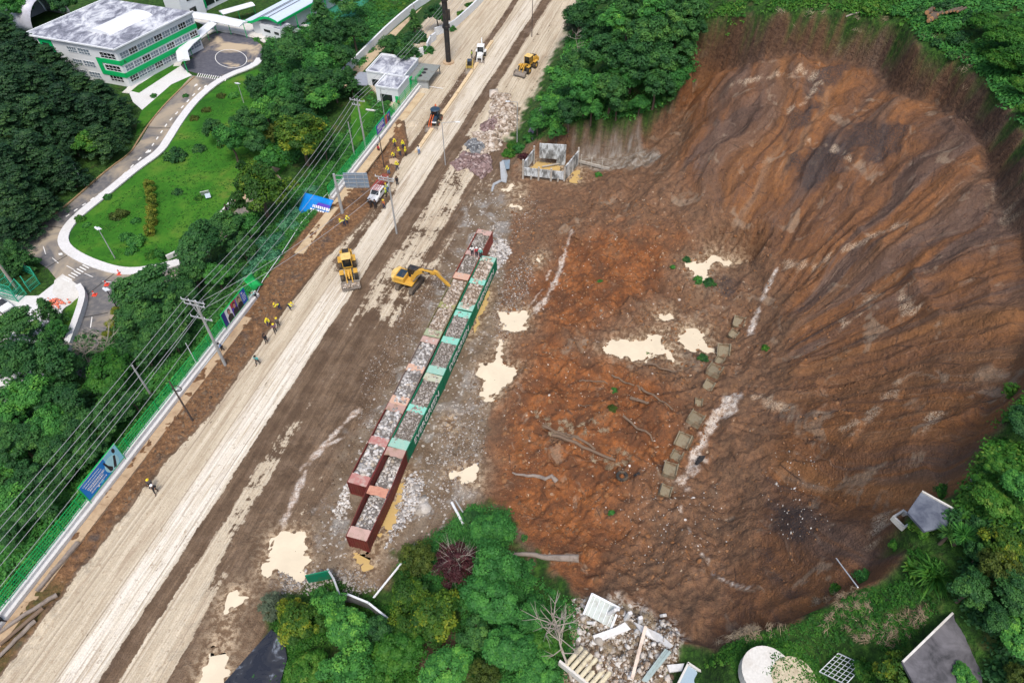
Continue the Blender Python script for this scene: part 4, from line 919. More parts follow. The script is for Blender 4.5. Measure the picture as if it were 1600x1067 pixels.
def skid(pos, rz):
    root = empty('skid_steer_loader', pos, rz, 'small mustard skid steer loader with a black cage in front of the white backhoe', 'skid steer')
    for x in (-.75, .75):
        for y in (-.5, .5): wheel(root, x, y, .4, .3, M_SKID, 14)
    MB().box((0, -.4, .85), (1.1, 2.2, .8)).build('body', M_SKID, root, bevel=.05)
    cab(root, (0, .1, 1.1), (.95, 1.2, .95), M_NAVY, M_BLK, .0)
    for x in (-.72, .72):
        m = MB(); m.beam((x, -1.3, 1.5), (x, .9, 1.35), .16, .2); m.beam((x, .9, 1.35), (x, 1.5, .45), .16, .2); m.build('lift_arm', M_SKID, root)
    bucket(root, 1.45, .75, 1.85, M_STL)
a = GZ(734, 105); b = GZ(729, 122); skid(a, heading(a, b) + .1)
def backhoe(pos, rz):
    root = empty('backhoe_loader', pos, rz, 'white backhoe loader at the far end of the trench with its rear arm raised', 'backhoe')
    for x in (-.9, .9):
        wheel(root, x, -1.1, .72, .5, M_WHT); wheel(root, x, 1.3, .48, .36, M_WHT, 16)
    MB().box((0, .2, .9), (1.0, 4.2, .5)).build('chassis', M_BLK, root, bevel=.04)
    MB().prism([(-.5, 1.1), (.5, 1.1), (.48, 1.6), (.38, 1.75), (-.38, 1.75), (-.48, 1.6)], .2, 2.1).build('hood', M_WHT, root, bevel=.04)
    cab(root, (0, -.75, 1.1), (1.5, 1.5, 1.65), M_WHT, M_WHT, .12)
    m = MB()
    for x in (-.95, .95): MB().box((x, -1.1, 1.5), (.55, 1.4, .07)).build('mudguard', M_WHT, root)
    for x in (-.55, .55):
        m = MB(); m.beam((x, .4, 1.6), (x, 2.2, 1.3), .13, .26); m.beam((x, 2.2, 1.3), (x, 2.7, .6), .13, .26); m.build('lift_arm', M_WHT, root)
    bucket(root, 2.65, .85, 2.3, M_STL)
    m = MB(); m.beam((0, -2.0, 1.1), (0, -3.0, 3.4), .22, .32); m.build('backhoe_boom', M_WHT, root, bevel=.02)
    m = MB(); m.beam((0, -2.95, 3.5), (0, -3.7, 1.7), .18, .26); m.build('backhoe_stick', M_WHT, root, bevel=.02)
    MB().box((0, -3.75, 1.4), (.6, .55, .5)).build('backhoe_bucket', M_STL, root)
a = GZ(751, 90); b = GZ(744, 104); backhoe(a, heading(a, b) + .12)
def tractor(pos, rz):
    root = empty('front_loader', pos, rz, 'dark blue and orange loader with a round roof working in the trench', 'front loader')
    for x in (-.95, .95):
        wheel(root, x, -1.0, .72, .5, M_ORG); wheel(root, x, 1.2, .58, .42, M_ORG, 16)
    MB().box((0, .1, .95), (1.1, 4.0, .55)).build('chassis', M_BLK, root, bevel=.04)
    m = MB(); m.cyl((0, -.7, 2.75), (0, -.7, 2.88), 1.02, .86, n=18); m.build('cab_roof', M_NAVY, root)
    cab(root, (0, -.7, 1.15), (1.4, 1.4, 1.5), M_NAVY, M_NAVY, .0)
    MB().prism([(-.62, 1.2), (.0, 1.2), (.0, 1.75), (-.5, 1.75)], .1, 2.1).build('hood', M_NAVY, root, bevel=.03)
    for x in (.15, .6):
        m = MB(); m.beam((x, .2, 1.9), (x, 2.3, 1.35), .14, .26); m.beam((x, 2.3, 1.35), (x, 2.7, .7), .14, .26); m.build('lift_arm', M_ORG, root)
    MB().box((-.4, 2.2, 1.5), (.9, .3, .15)).build('front_cover', M_WHT, root)
    bucket(root, 2.6, .9, 2.4, M_STL)
    m = MB(); m.beam((0, -2.0, 1.2), (.4, -2.6, 2.7), .2, .28); m.beam((.4, -2.6, 2.7), (.8, -3.1, 1.4), .18, .24); m.build('rear_arm', M_ORG, root)
a = GZ(680, 190); b = GZ(673, 205); tractor(a, heading(a, b))
def car(pos, rz, mat, label):
    root = empty('car', pos, rz, label, 'car')
    for x in (-.78, .78):
        for y in (-1.35, 1.35): wheel(root, x, y, .32, .22, M_STL, 14)
    m = MB(); prof = [(-2.15, .35), (2.15, .35), (2.2, .75), (1.1, .92), (-1.5, .95), (-2.1, .9)]
    vs = [(-.87, a_, b_) for a_, b_ in prof] + [(.87, a_, b_) for a_, b_ in prof]; k = len(prof)
    m.add(vs, [tuple(reversed(range(k))), tuple(range(k, 2 * k))] + [(i, (i + 1) % k, k + (i + 1) % k, k + i) for i in range(k)]); m.build('body', mat, root, bevel=.07)
    m = MB(); m.add([(-.8, 1.1, .9), (.8, 1.1, .9), (.8, -1.7, .9), (-.8, -1.7, .9), (-.62, .35, 1.42), (.62, .35, 1.42), (.62, -1.2, 1.42), (-.62, -1.2, 1.42)], [(0, 1, 5, 4), (1, 2, 6, 5), (2, 3, 7, 6), (3, 0, 4, 7), (4, 5, 6, 7)]); m.build('windows', M_GLS, root)
    MB().box((0, -.42, 1.43), (1.26, 1.5, .05)).build('roof', mat, root, bevel=.02)
    return root
a = W(3, 479, -1.94); b = W(18, 489, -1.94); car(a, heading(a, b), M_WHT, 'white car at the left edge on the white gravel lot')
a = W(457, 50, -1.9); b = W(468, 53, -1.9); car(a, heading(a, b), plain('silver_paint', (.42, .45, .48), .35, .3), 'silver car parked beside the small white gatehouse with dark windows')
# ------------------------------------------------------------------ vegetation
def leaf_mat(name, cols, trans=.25):
    n = NT(name, .6, .25)
    r = n.attr('rnd').outputs['Fac']; oi = n.n('ShaderNodeObjectInfo').outputs['Random']
    k = n.ma('ADD', n.ma('MULTIPLY', r, .70), n.ma('MULTIPLY', oi, .32))
    c = n.ramp(k, cols); n.done(c)
    tr = n.n('ShaderNodeBsdfTranslucent', Color=c); mx = n.t.nodes.new('ShaderNodeMixShader'); mx.inputs[0].default_value = trans
    out = n.t.nodes['Material Output']; n.t.links.new(n.b.outputs[0], mx.inputs[1]); n.t.links.new(tr.outputs[0], mx.inputs[2]); n.t.links.new(mx.outputs[0], out.inputs[0])
    return n.m
LM = {
 'dark': leaf_mat("dark_foliage", [(0, (0.013, 0.059, 0.020)), (.4, (0.027, 0.102, 0.027)), (.75, (0.055, 0.168, 0.037)), (1, (0.128, 0.275, 0.051))]),
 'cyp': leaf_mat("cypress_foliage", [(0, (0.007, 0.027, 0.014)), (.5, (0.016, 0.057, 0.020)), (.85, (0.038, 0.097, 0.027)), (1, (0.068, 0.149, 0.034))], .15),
 'mid': leaf_mat("mid_foliage", [(0, (0.019, 0.095, 0.020)), (.4, (0.038, 0.168, 0.034)), (.8, (0.081, 0.275, 0.044)), (1, (0.186, 0.421, 0.059))]),
 'bright': leaf_mat("bright_foliage", [(0, (0.015, 0.074, 0.011)), (.4, (0.033, 0.143, 0.016)), (.8, (0.083, 0.216, 0.025)), (1, (0.195, 0.295, 0.046))], .3),
 'yellow': leaf_mat("yellow_flowering_foliage", [(0, (.014, .055, .010)), (.35, (.035, .105, .012)), (.6, (.09, .17, .015)), (.82, (.24, .27, .02)), (1, (.42, .38, .03))]),
 'dry': leaf_mat("dry_stalks", [(0, (.14, .10, .06)), (.5, (.30, .23, .15)), (1, (.48, .40, .28))], .05),
 'teal': leaf_mat("teal_foliage", [(0, (0.016, 0.088, 0.047)), (.5, (0.041, 0.176, 0.088)), (1, (0.115, 0.324, 0.162))], .25),
 'red': leaf_mat("maroon_foliage", [(0, (.025, .008, .010)), (.5, (.055, .014, .018)), (1, (.11, .035, .035))], .1),
 'grey': leaf_mat("grey_green_foliage", [(0, (.045, .075, .045)), (.5, (.085, .12, .075)), (1, (.15, .19, .12))], .2),
 'olive': leaf_mat("olive_foliage", [(0, (.020, .045, .008)), (.5, (.05, .085, .012)), (1, (.12, .15, .02))], .2),
 'gold': leaf_mat("golden_foliage", [(0, (.05, .09, .01)), (.5, (.15, .19, .02)), (1, (.30, .30, .04))], .2),
}
M_BARK = plain("bark", (.11, .085, .065), .95, dirt=.4); M_BARKG = plain("pale_bark", (.32, .29, .25), .9, dirt=.4)
def quads(P, Nrm, L, Wd, g, fold=.0):
    """leaf blades centred at P facing Nrm"""
    n = len(P); Nrm = Nrm / np.maximum(np.linalg.norm(Nrm, axis=1), 1e-6)[:, None]
    a = g.normal(0, 1, (n, 3)); u = np.cross(Nrm, a); u /= np.maximum(np.linalg.norm(u, axis=1), 1e-6)[:, None]; v = np.cross(Nrm, u)
    L = np.asarray(L)[:, None]; Wd = np.asarray(Wd)[:, None]
    V = np.stack([P - u * L, P - v * Wd + Nrm * Wd * .15, P + u * L, P + v * Wd + Nrm * Wd * .15], 1)
    return V.reshape(-1, 3), np.arange(4 * n).reshape(n, 4)
def crown_mesh(kind, seed, mat, nl=1.0):
    g = np.random.default_rng(seed)
    P = []; Nn = []; Ls = []; Rn = []
    def clump(c, out, r, m, leaf, rnd, flat=.7, up=.6):
        d = g.normal(0, 1, (m, 3)); d /= np.linalg.norm(d, axis=1)[:, None]; rr = r * g.uniform(.25, 1, m) ** .5
        p = c + d * rr[:, None] * np.array([1, 1, flat]); P.append(p)
        Nn.append(d * .7 + out * .5 + np.array([0, 0, up]) + g.normal(0, .45, (m, 3))); Ls.append(leaf * g.uniform(.6, 1.25, m)); Rn.append(np.clip(rnd + g.normal(0, .10, m), 0, 1))
    tips = []
    if kind == 'broad':
        k = 75
        for i in range(k):
            z = g.uniform(-.35, 1); a = g.uniform(0, 6.283); q = math.sqrt(max(0, 1 - z * z)); rad = g.uniform(.55, 1.0) * (1 + .22 * math.sin(3 * a + seed) + .12 * math.sin(5 * a + 2 * seed))
            c = np.array([q * math.cos(a) * rad * .80, q * math.sin(a) * rad * .80, z * rad * .68]); tips.append(c)
            clump(c, c, g.uniform(.15, .30), int(150 * nl), .052, g.uniform(.05, .85) , .7)
    elif kind == 'fine':
        for i in range(110):
            z = g.uniform(-.5, 1); a = g.uniform(0, 6.283); q = math.sqrt(max(0, 1 - z * z)); rad = g.uniform(.35, 1.05)
            c = np.array([q * math.cos(a) * rad * .8, q * math.sin(a) * rad * .8, z * rad * .9]); tips.append(c)
            clump(c, c, g.uniform(.10, .22), int(95 * nl), .036, g.uniform(.05, .9), .8)
    elif kind == 'lush':     # billowing, many layered pads
        for i in range(60):
            z = g.uniform(-.15, 1); a = g.uniform(0, 6.283); q = math.sqrt(max(0, 1 - z * z)); rad = g.uniform(.6, 1.0) * (1 + .25 * math.sin(2 * a + seed))
            c = np.array([q * math.cos(a) * rad * .82, q * math.sin(a) * rad * .82, z * rad * .6]); tips.append(c)
            rr = g.uniform(.2, .34); d = g.uniform(.1, .7); clump(c, c, rr, int(110 * nl), .055, d, .45, 1.0); clump(c + [0, 0, rr * .35], c, rr * .6, int(70 * nl), .05, d + .25, .4, 1.2)
    elif kind == 'cypress':
        for w in range(13):
            z = -.9 + 2.5 * w / 12; rad = 1.0 * (1 - w / 13) ** .75 + .08
            for b in range(9):
                a = g.uniform(0, 6.283); l = rad * g.uniform(.6, 1.15)
                for j in range(3):
                    f = .35 + .65 * (j + g.uniform(0, .9)) / 3; c = np.array([math.cos(a) * l * f, math.sin(a) * l * f, z + .12 * (1 - f) - .10 * f + g.uniform(-.05, .05)])
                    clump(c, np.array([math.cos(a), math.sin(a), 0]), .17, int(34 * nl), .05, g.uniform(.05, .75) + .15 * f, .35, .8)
        tips = [np.array([0, 0, 1.5])]
    elif kind == 'column':
        for i in range(46):
            z = g.uniform(-1.2, 1.5); a = g.uniform(0, 6.283); rad = .75 * math.sqrt(max(.05, 1 - ((z - .1) / 1.6) ** 2))
            clump(np.array([math.cos(a) * rad, math.sin(a) * rad, z]), np.array([math.cos(a), math.sin(a), .3]), .38, int(60 * nl), .10, g.uniform(0, .9), 1, .2)
    elif kind == 'bush':
        for i in range(34):
            z = g.uniform(0, 1); a = g.uniform(0, 6.283); q = math.sqrt(max(0, 1 - z * z)); rad = g.uniform(.55, .95)
            c = np.array([q * math.cos(a) * rad * .85, q * math.sin(a) * rad * .85, z * rad * .6 - .2]); clump(c, c, g.uniform(.2, .34), int(60 * nl), .085, g.uniform(.05, .9), .75)
    V, Fc = quads(np.vstack(P), np.vstack(Nn), np.concatenate(Ls), np.concatenate(Ls) * .62, g)
    me = fastmesh('crown', V, Fc, mat); at = me.attributes.new('rnd', 'FLOAT', 'FACE'); at.data.foreach_set('value', np.concatenate(Rn).astype(np.float32))
    return me, tips
def trunk_mesh(tips, zb, mat, seed, r0=.075, spread=True, name='trunk'):
    g = random.Random(seed); m = MB(); top = (g.uniform(-.06, .06), g.uniform(-.06, .06), -.1)
    m.tube([(0, 0, zb), (.03, .02, zb * .6), (top[0], top[1], zb * .3 + top[2] * .5), (top[0], top[1], .25)], [r0, r0 * .8, r0 * .65, r0 * .3], 7)
    for c in (tips[:14] if spread else []):
        p0 = Vector((top[0], top[1], zb * .25)); p2 = Vector(c) * .85; mid = p0.lerp(p2, .5) + Vector((0, 0, -.08))
        m.tube([p0, mid, p2], [r0 * .45, r0 * .28, r0 * .1], 5)
    me = bpy.data.meshes.new(name); me.from_pydata([tuple(v) for v in m.v], [], m.f); me.materials.append(mat); me.update(); return me
PROTO = {}
def proto(kind, mat, seed, zb, nl=1.0):
    k = (kind, mat, seed)
    if k not in PROTO:
        me, tips = crown_mesh(kind, seed, LM[mat], nl); PROTO[k] = (me, trunk_mesh(tips, zb, M_BARK, seed, spread=kind in ('broad', 'fine', 'lush')))
    return PROTO[k]
SPEC = {   # kind of plant: crown form, leaf colours, seeds, trunk foot below the crown centre, name, category
 'broad': ('broad', 'dark', (1, 2, 3), -1.45, 'broadleaf_tree', 'tree'), 'mid': ('broad', 'mid', (4, 5), -1.35, 'broadleaf_tree', 'tree'), 'lush': ('lush', 'bright', (6, 7), -1.1, 'broadleaf_tree', 'tree'),
 'midlush': ('lush', 'mid', (8, 9), -1.2, 'broadleaf_tree', 'tree'), 'dlush': ('lush', 'dark', (10, 15), -1.3, 'broadleaf_tree', 'tree'), 'cyp': ('cypress', 'cyp', (11, 12, 13), -1.6, 'cypress_tree', 'tree'), 'pine': ('cypress', 'dark', (14,), -1.4, 'pine_tree', 'tree'),
 'yellow': ('broad', 'yellow', (16, 17), -1.25, 'flowering_tree', 'tree'), 'red': ('fine', 'red', (18,), -1.2, 'maroon_tree', 'tree'), 'olive': ('fine', 'olive', (19,), -1.1, 'olive_green_tree', 'tree'),
 'grey': ('fine', 'grey', (20,), -1.0, 'tamarisk_tree', 'tree'), 'fine': ('fine', 'mid', (21,), -1.2, 'feathery_tree', 'tree'), 'brightfine': ('fine', 'bright', (22,), -1.1, 'feathery_tree', 'tree'),
 'bush': ('bush', 'mid', (23, 24), -.3, 'bush', 'bush'), 'dbush': ('bush', 'dark', (25,), -.3, 'bush', 'bush'), 'bbush': ('bush', 'bright', (26, 27), -.3, 'bush', 'bush'), 'gbush': ('bush', 'gold', (28,), -.3, 'golden_shrub', 'shrub'),
 'obush': ('bush', 'olive', (29,), -.3, 'bush', 'bush'), 'rbush': ('bush', 'red', (30,), -.3, 'bush', 'bush'), 'col': ('column', 'mid', (31,), -1.3, 'columnar_shrub', 'shrub'), 'gcol': ('column', 'gold', (32,), -1.3, 'columnar_shrub', 'shrub'),
 'tbush': ('bush', 'teal', (33,), -.3, 'reed_clump', 'plant'),
}
_cnt = {}
ORD = ['first', 'second', 'third', 'fourth', 'fifth', 'sixth', 'seventh', 'eighth', 'ninth', 'tenth']
def rowlabels(pts, text, nrow):
    idx = sorted(range(len(pts)), key=lambda i: pts[i][1]); out = [None] * len(pts); per = -(-len(pts) // nrow)
    for r_ in range(nrow):
        row = sorted(idx[r_ * per:(r_ + 1) * per], key=lambda i: pts[i][0])
        for k_, i in enumerate(row): out[i] = '%s, %s from left in row %s from top' % (text, ORD[k_], ['one', 'two', 'three', 'four', 'five', 'six', 'seven'][r_])
    return out
def plant(kind, px, py, rpx, label, group=None, hscale=1.0):
    form, mat, seeds, zb, name, cat = SPEC[kind]
    i = _cnt.get(kind, 0); _cnt[kind] = i + 1
    big = rpx > 22
    me, tr = proto(form, mat, seeds[i % len(seeds)], zb, 1.0)
    rpx = rpx * (1.12 if rpx > 13 else 1.0)
    r = rpx * depth(px, py, 0) / F
    for _ in range(4):
        x, y, z = G(px, py, -zb * r * hscale * (1.0 if 'ush' not in kind else .6)); r = rpx * ((CH - z) / (sp_ + (py - 533.5) / F * cp_)) / F
    zg = hz(x, y)
    root = empty(name, (x, y, zg), random.uniform(0, 6.28), label, cat, group)
    for nm, m in (('crown', me), ('trunk', tr)):
        if nm == 'trunk' and 'ush' in kind: continue
        o = bpy.data.objects.new(nm, m); col.objects.link(o); o.parent = root
        o.scale = (r * random.uniform(.92, 1.1), r * random.uniform(.92, 1.1), r * hscale); o.location = (0, 0, -zb * r * hscale - .1)
    return root
FOR = 'dark trees of the wood in the upper left corner'
FP = [(14,66,30),(48,84,26),(84,106,26),(30,112,32),(108,132,26),(70,142,32),(135,146,24),(165,158,24),(28,160,34),(108,170,30),(150,182,28),(70,195,34),(186,184,20),(24,212,34),(110,216,24),(160,222,22),
                  (60,246,34),(88,262,26),(20,268,34),(40,296,30),(72,318,20),(20,322,32),(42,344,20),(16,365,22),(108,270,20),(186,205,14)]
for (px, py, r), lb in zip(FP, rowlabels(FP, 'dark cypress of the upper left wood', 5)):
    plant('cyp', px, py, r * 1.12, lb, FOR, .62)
plant('lush', 150, 228, 24, 'light green leafy tree among the dark cypresses beside the school road')
plant('midlush', 35, 285, 16, 'small brighter tree in the cypress wood at the left edge')
plant('mid', 20, 8, 20, 'round tree left of the arched hall in the top left corner'); plant('broad', 95, 4, 20, 'dark tree behind the school roof beside the arched hall'); plant('broad', 4, 30, 16, 'dark tree touching the left edge beside the arched hall')
T2 = 'trees between the school and the access road'
LQ = [q_ for q_ in [('dlush',545,14,24),('broad',520,52,24),('mid',492,18,0),('pine',505,45,22),('broad',552,48,20),('mid',500,95,24),('broad',535,88,20),('dlush',458,88,26),('pine',425,112,20),('broad',405,135,20),
                         ('mid',440,140,24),('broad',478,130,24),('pine',490,150,18),('broad',520,125,22),('midlush',505,165,22),('broad',452,175,24),('mid',415,170,20),('broad',480,190,20),('pine',548,132,15)] if q_[3]]
for (kind, px, py, r), lb in zip(LQ, rowlabels([(q_[1], q_[2]) for q_ in LQ], 'wood tree left of the access road', 4)):
    if r: plant(kind, px, py, r, lb, T2)
plant('fine', 502, 34, 20, 'lighter round tree standing over the green sports court'); plant('olive', 425, 208, 14, 'olive tree above the yellow flowering one beside the lawn')
plant('yellow', 470, 214, 34, 'yellow flowering tree at the top of the lawn'); plant('yellow', 403, 292, 40, 'large yellow flowering tree beside the school road bend')
plant('broad', 505, 225, 18, 'dark tree right of the upper yellow flowering tree'); plant('mid', 360, 218, 22, 'feathery tall green tree standing on the lawn', None, 1.2)
plant('broad', 388, 190, 22, 'dark round tree at the top of the lawn beside the turning circle'); plant('broad', 333, 200, 16, 'small dark round tree left on the upper lawn'); plant('dbush', 312, 232, 13, 'blue green round bush below the small dark tree on the lawn')
plant('dlush', 400, 232, 20, 'dark tree right of the feathery one on the lawn'); plant('mid', 420, 250, 18, 'green tree between the two yellow flowering trees')
for i, (px, py) in enumerate([(234, 290), (235, 302), (237, 316), (236, 330), (236, 344), (233, 360)]):
    plant('gcol', px, py, 8, 'golden clipped shrub on the lawn, %s from the top of the row' % ORD[i], 'golden shrubs in a row on the lawn', .8)
for kind, px, py, r, lab in [('obush',186,336,14,'olive bush left of the golden shrub row'),('bush',212,378,17,'round green bush at the lower end of the golden shrubs'),('bush',196,370,11,'bush just left of the round one on the lawn'),('dbush',276,243,19,'flat dark bush high on the lawn left'),
    ('bush',168,308,9,'bright little tree by the bend of the white sidewalk'),('bbush',125,342,10,'round bright bush inside the bend of the sidewalk'),('bbush',236,398,12,'bush near the lowest edge of the lawn'),('bush',205,392,12,'low bush on the bottom lawn beside the lamp'),
    ('col',250,398,7,'small upright shrub at the lower lawn edge'),('dbush',278,300,10,'small dark bush right of the golden row'),('bbush',310,310,8,'pale bush at right centre of the lawn'),('bush',240,150,7,'tiny shrub by the upper sidewalk'),
    ('obush',345,150,9,'small clipped shrub on the slope above the lawn left'),('obush',322,172,9,'small clipped shrub on the slope above the lawn middle'),('obush',303,185,9,'small clipped shrub on the slope lowest'),('bush',290,150,6,'tiny shrub at the roadside near the crosswalk'),
    ('bush',365,150,10,'shrub near the lamp above the lawn'),('gbush',345,228,8,'golden bush between the dark trees on the lawn'),('bush',212,345,9,'small shrub beside the golden row, on its left'),('bush',135,352,8,'low shrub beside the round bright bush')]:
    plant(kind, px, py, r, lab)
# belt between the gravel lot, the school road and the white wall
plant('pine', 30, 402, 18, 'blue green conifer above the green railings'); plant('pine', 12, 412, 14, 'conifer at the left edge above the green railings'); plant('bbush', 55, 408, 9, 'light bush right of the conifer above the green railings'); plant('pine', 78, 490, 17, 'dark conifer on the gravel lot beside the orange netting')
plant('dlush', 35, 518, 30, 'big dark tree in the gravel lot at the left edge'); plant('broad', 22, 560, 28, 'dark tree below the big one on the gravel lot'); plant('fine', 90, 515, 17, 'thin olive tree beside the curved white wall')
plant('broad', 75, 560, 34, 'broad dark tree right of the gravel lot'); plant('dlush', 110, 585, 24, 'dark tree left of the bright green one in the belt')
plant('lush', 178, 595, 34, 'bright green spreading tree under the power lines'); plant('midlush', 100, 660, 0, '') if 0 else None
B2 = 'trees in the belt between the gravel lot and the white wall'
LQ = [q_ for q_ in [('mid',50,615,32),('broad',100,625,28),('mid',20,645,26),('mid',75,665,30),('broad',125,665,28),('broad',160,650,26),('dlush',185,655,22),('broad',30,690,30),('broad',85,705,28),('mid',8,720,24),('broad',50,745,28),('dlush',105,745,22),('mid',18,775,28),
                        ('broad',70,785,24),('dlush',35,812,22),('broad',12,835,20),('broad',140,705,22),('broad',205,625,18),('broad',5,680,24),('dlush',160,690,16)] if q_[3]]
for (kind, px, py, r), lb in zip(LQ, rowlabels([(q_[1], q_[2]) for q_ in LQ], 'tree in the belt under the power lines', 5)):
    plant(kind, px, py, r, lb, B2)
plant('midlush', 85, 690, 20, 'lighter tree low in the belt left of the blue billboard')
B3 = 'dark trees between the lower school road and the fence'
LQ = [q_ for q_ in [('dlush',240,462,36),('dlush',222,500,24),('broad',268,492,28),('broad',285,455,24),('dlush',318,398,34),('dlush',352,370,28),('broad',300,425,22),('mid',385,350,20),('broad',378,385,20),('broad',240,520,24),('broad',270,530,20),('mid',338,430,20),('dlush',395,355,16),('broad',226,552,20),('broad',205,560,16)] if q_[3]]
for (kind, px, py, r), lb in zip(LQ, rowlabels([(q_[1], q_[2]) for q_ in LQ], 'tree behind the lower green fence', 4)):
    plant(kind, px, py, r, lb, B3)
plant('yellow', 320, 428, 15, 'small yellowish tree beside the road bend below the lawn'); plant('gbush', 182, 485, 11, 'yellow bush at the road edge above the parked lot'); plant('gbush', 172, 505, 10, 'yellow green bush further down the road edge'); plant('gbush', 165, 522, 9, 'lowest yellow bush at the road edge')
LQ = [q_ for q_ in [(435,375,17),(420,392,17),(405,408,18),(448,352,16),(392,425,14),(460,335,16),(475,318,15),(380,440,12),(430,400,14),(412,380,14),(487,300,14),(372,400,12),(462,355,12)] if q_[2]]
for (px, py, r), lb in zip(LQ, rowlabels(LQ, 'teal reeds by the fallen banner', 4)):
    plant('tbush', px, py, r, lb, 'teal reeds beside the fence')
LQ = [q_ for q_ in [(525,230,14),(540,250,12),(515,262,14),(530,215,12),(550,232,10),(505,280,12)] if q_[2]]
for (px, py, r), lb in zip(LQ, rowlabels(LQ, 'bush behind the fence by the signboard', 2)):
    plant('bush', px, py, r, lb, 'bushes behind the fence near the signboard')
LQ = [q_ for q_ in [(610,70,18,'broad'),(640,62,16,'dbush'),(655,60,16,'dbush'),(668,78,12,'bush'),(632,82,16,'broad'),(605,88,14,'dbush'),(650,85,12,'bush')] if q_[2]]
for (px, py, r, k), lb in zip(LQ, rowlabels(LQ, 'dark plant behind the guard house', 2)):
    plant(k, px, py, r, lb, 'trees behind the white guard house')
plant('pine', 647, 36, 12, 'slim conifer on the access road bank'); plant('broad', 683, 22, 16, 'dark round tree left of the tall black mast'); plant('bush', 705, 45, 9, 'bush at the foot of the white wall near the mast'); plant('bbush', 722, 22, 10, 'bright bush above the white wall right of the mast'); plant('bbush', 735, 8, 9, 'bright bush at the top edge right of the mast')
plant('gbush', 658, 113, 7, 'clipped yellow bush beside the guard house canopy'); plant('bush', 606, 160, 6, 'bush at the guard house window'); plant('gbush', 580, 182, 5, 'small yellow bush on the guard house lawn'); plant('dbush', 533, 145, 14, 'dark shrub on the access road verge')
plant('bush', 402, 62, 7, 'shrub below the small gatehouse'); plant('dbush', 420, 55, 7, 'round shrub right of the small gatehouse'); plant('fine', 470, 62, 14, 'thin tree on the white paving beside the silver car')
# wooded slope right of the road
H1 = 'trees on the wooded slope right of the road'
LQ = [q_ for q_ in [('broad',905,25,22),('dlush',940,12,26),('broad',985,15,30),('mid',1030,12,28),('broad',1075,8,26),('midlush',975,50,30),('broad',1015,55,30),('broad',1060,48,28),('broad',935,50,22),('dlush',890,75,0),('broad',905,100,24),('dlush',945,95,28),
                        ('broad',990,95,30),('broad',1035,95,28),('dlush',1068,85,18),('midlush',880,135,26),('mid',915,140,28),('broad',955,138,26),('midlush',990,135,22),('broad',1025,135,24),('mid',1055,120,20),('midlush',858,170,20),('broad',890,175,22),('mid',925,168,20),
                        ('mid',870,205,14),('broad',965,165,16),('mid',1000,165,14),('dlush',1045,155,14),('mid',840,192,15),('broad',1085,40,16)] if q_[3]]
for (kind, px, py, r), lb in zip(LQ, rowlabels([(q_[1], q_[2]) for q_ in LQ], 'tree on the slope above the ruin', 5)):
    if r: plant(kind, px, py, r, lb, H1)
plant('lush', 975, 28, 20, 'brightest green tree near the top of the wooded slope'); plant('lush', 985, 128, 15, 'small bright green tree in the middle of the wooded slope'); plant('grey', 897, 38, 17, 'pale grey leaved tree at the roadside edge of the wooded slope')
LQ = [q_ for q_ in [(795,240,12,'bbush'),(812,232,13,'bush'),(800,228,10,'bbush'),(828,215,12,'bush'),(838,180,12,'bush'),(818,245,10,'rbush'),(850,148,10,'bbush'),(868,120,10,'bush'),(885,92,9,'bush'),(897,70,8,'bush')] if q_[2]]
for (px, py, r, k), lb in zip(LQ, rowlabels(LQ, 'bush on the road bank by the ruin', 2)):
    plant(k, px, py, r, lb, 'bushes on the road bank beside the ruin')
# the plateau above the slide
LQ = [q_ for q_ in [(1565,70,24,'lush'),(1590,100,24,'lush'),(1560,105,20,'lush'),(1595,50,22,'lush'),(1535,45,20,'lush'),(1592,140,16,'lush'),(1598,175,12,'lush'),(1545,80,16,'bbush')] if q_[2]]
for (px, py, r, k), lb in zip(LQ, rowlabels(LQ, 'bright bush at the upper right corner', 2)):
    plant(k, px, py, r, lb, 'bright bushes at the upper right corner')
LQ = [q_ for q_ in [(1500,62,18,'dbush'),(1475,45,18,'bush'),(1520,30,18,'dbush'),(1465,68,13,'dbush'),(1490,85,12,'dbush'),(1440,20,14,'dbush'),(1480,15,18,'dbush'),(1400,20,14,'bush'),(1360,14,14,'bbush')] if q_[2]]
for (px, py, r, k), lb in zip(LQ, rowlabels(LQ, 'brush around the cut logs', 2)):
    plant(k, px, py, r, lb, 'brush around the cut logs')
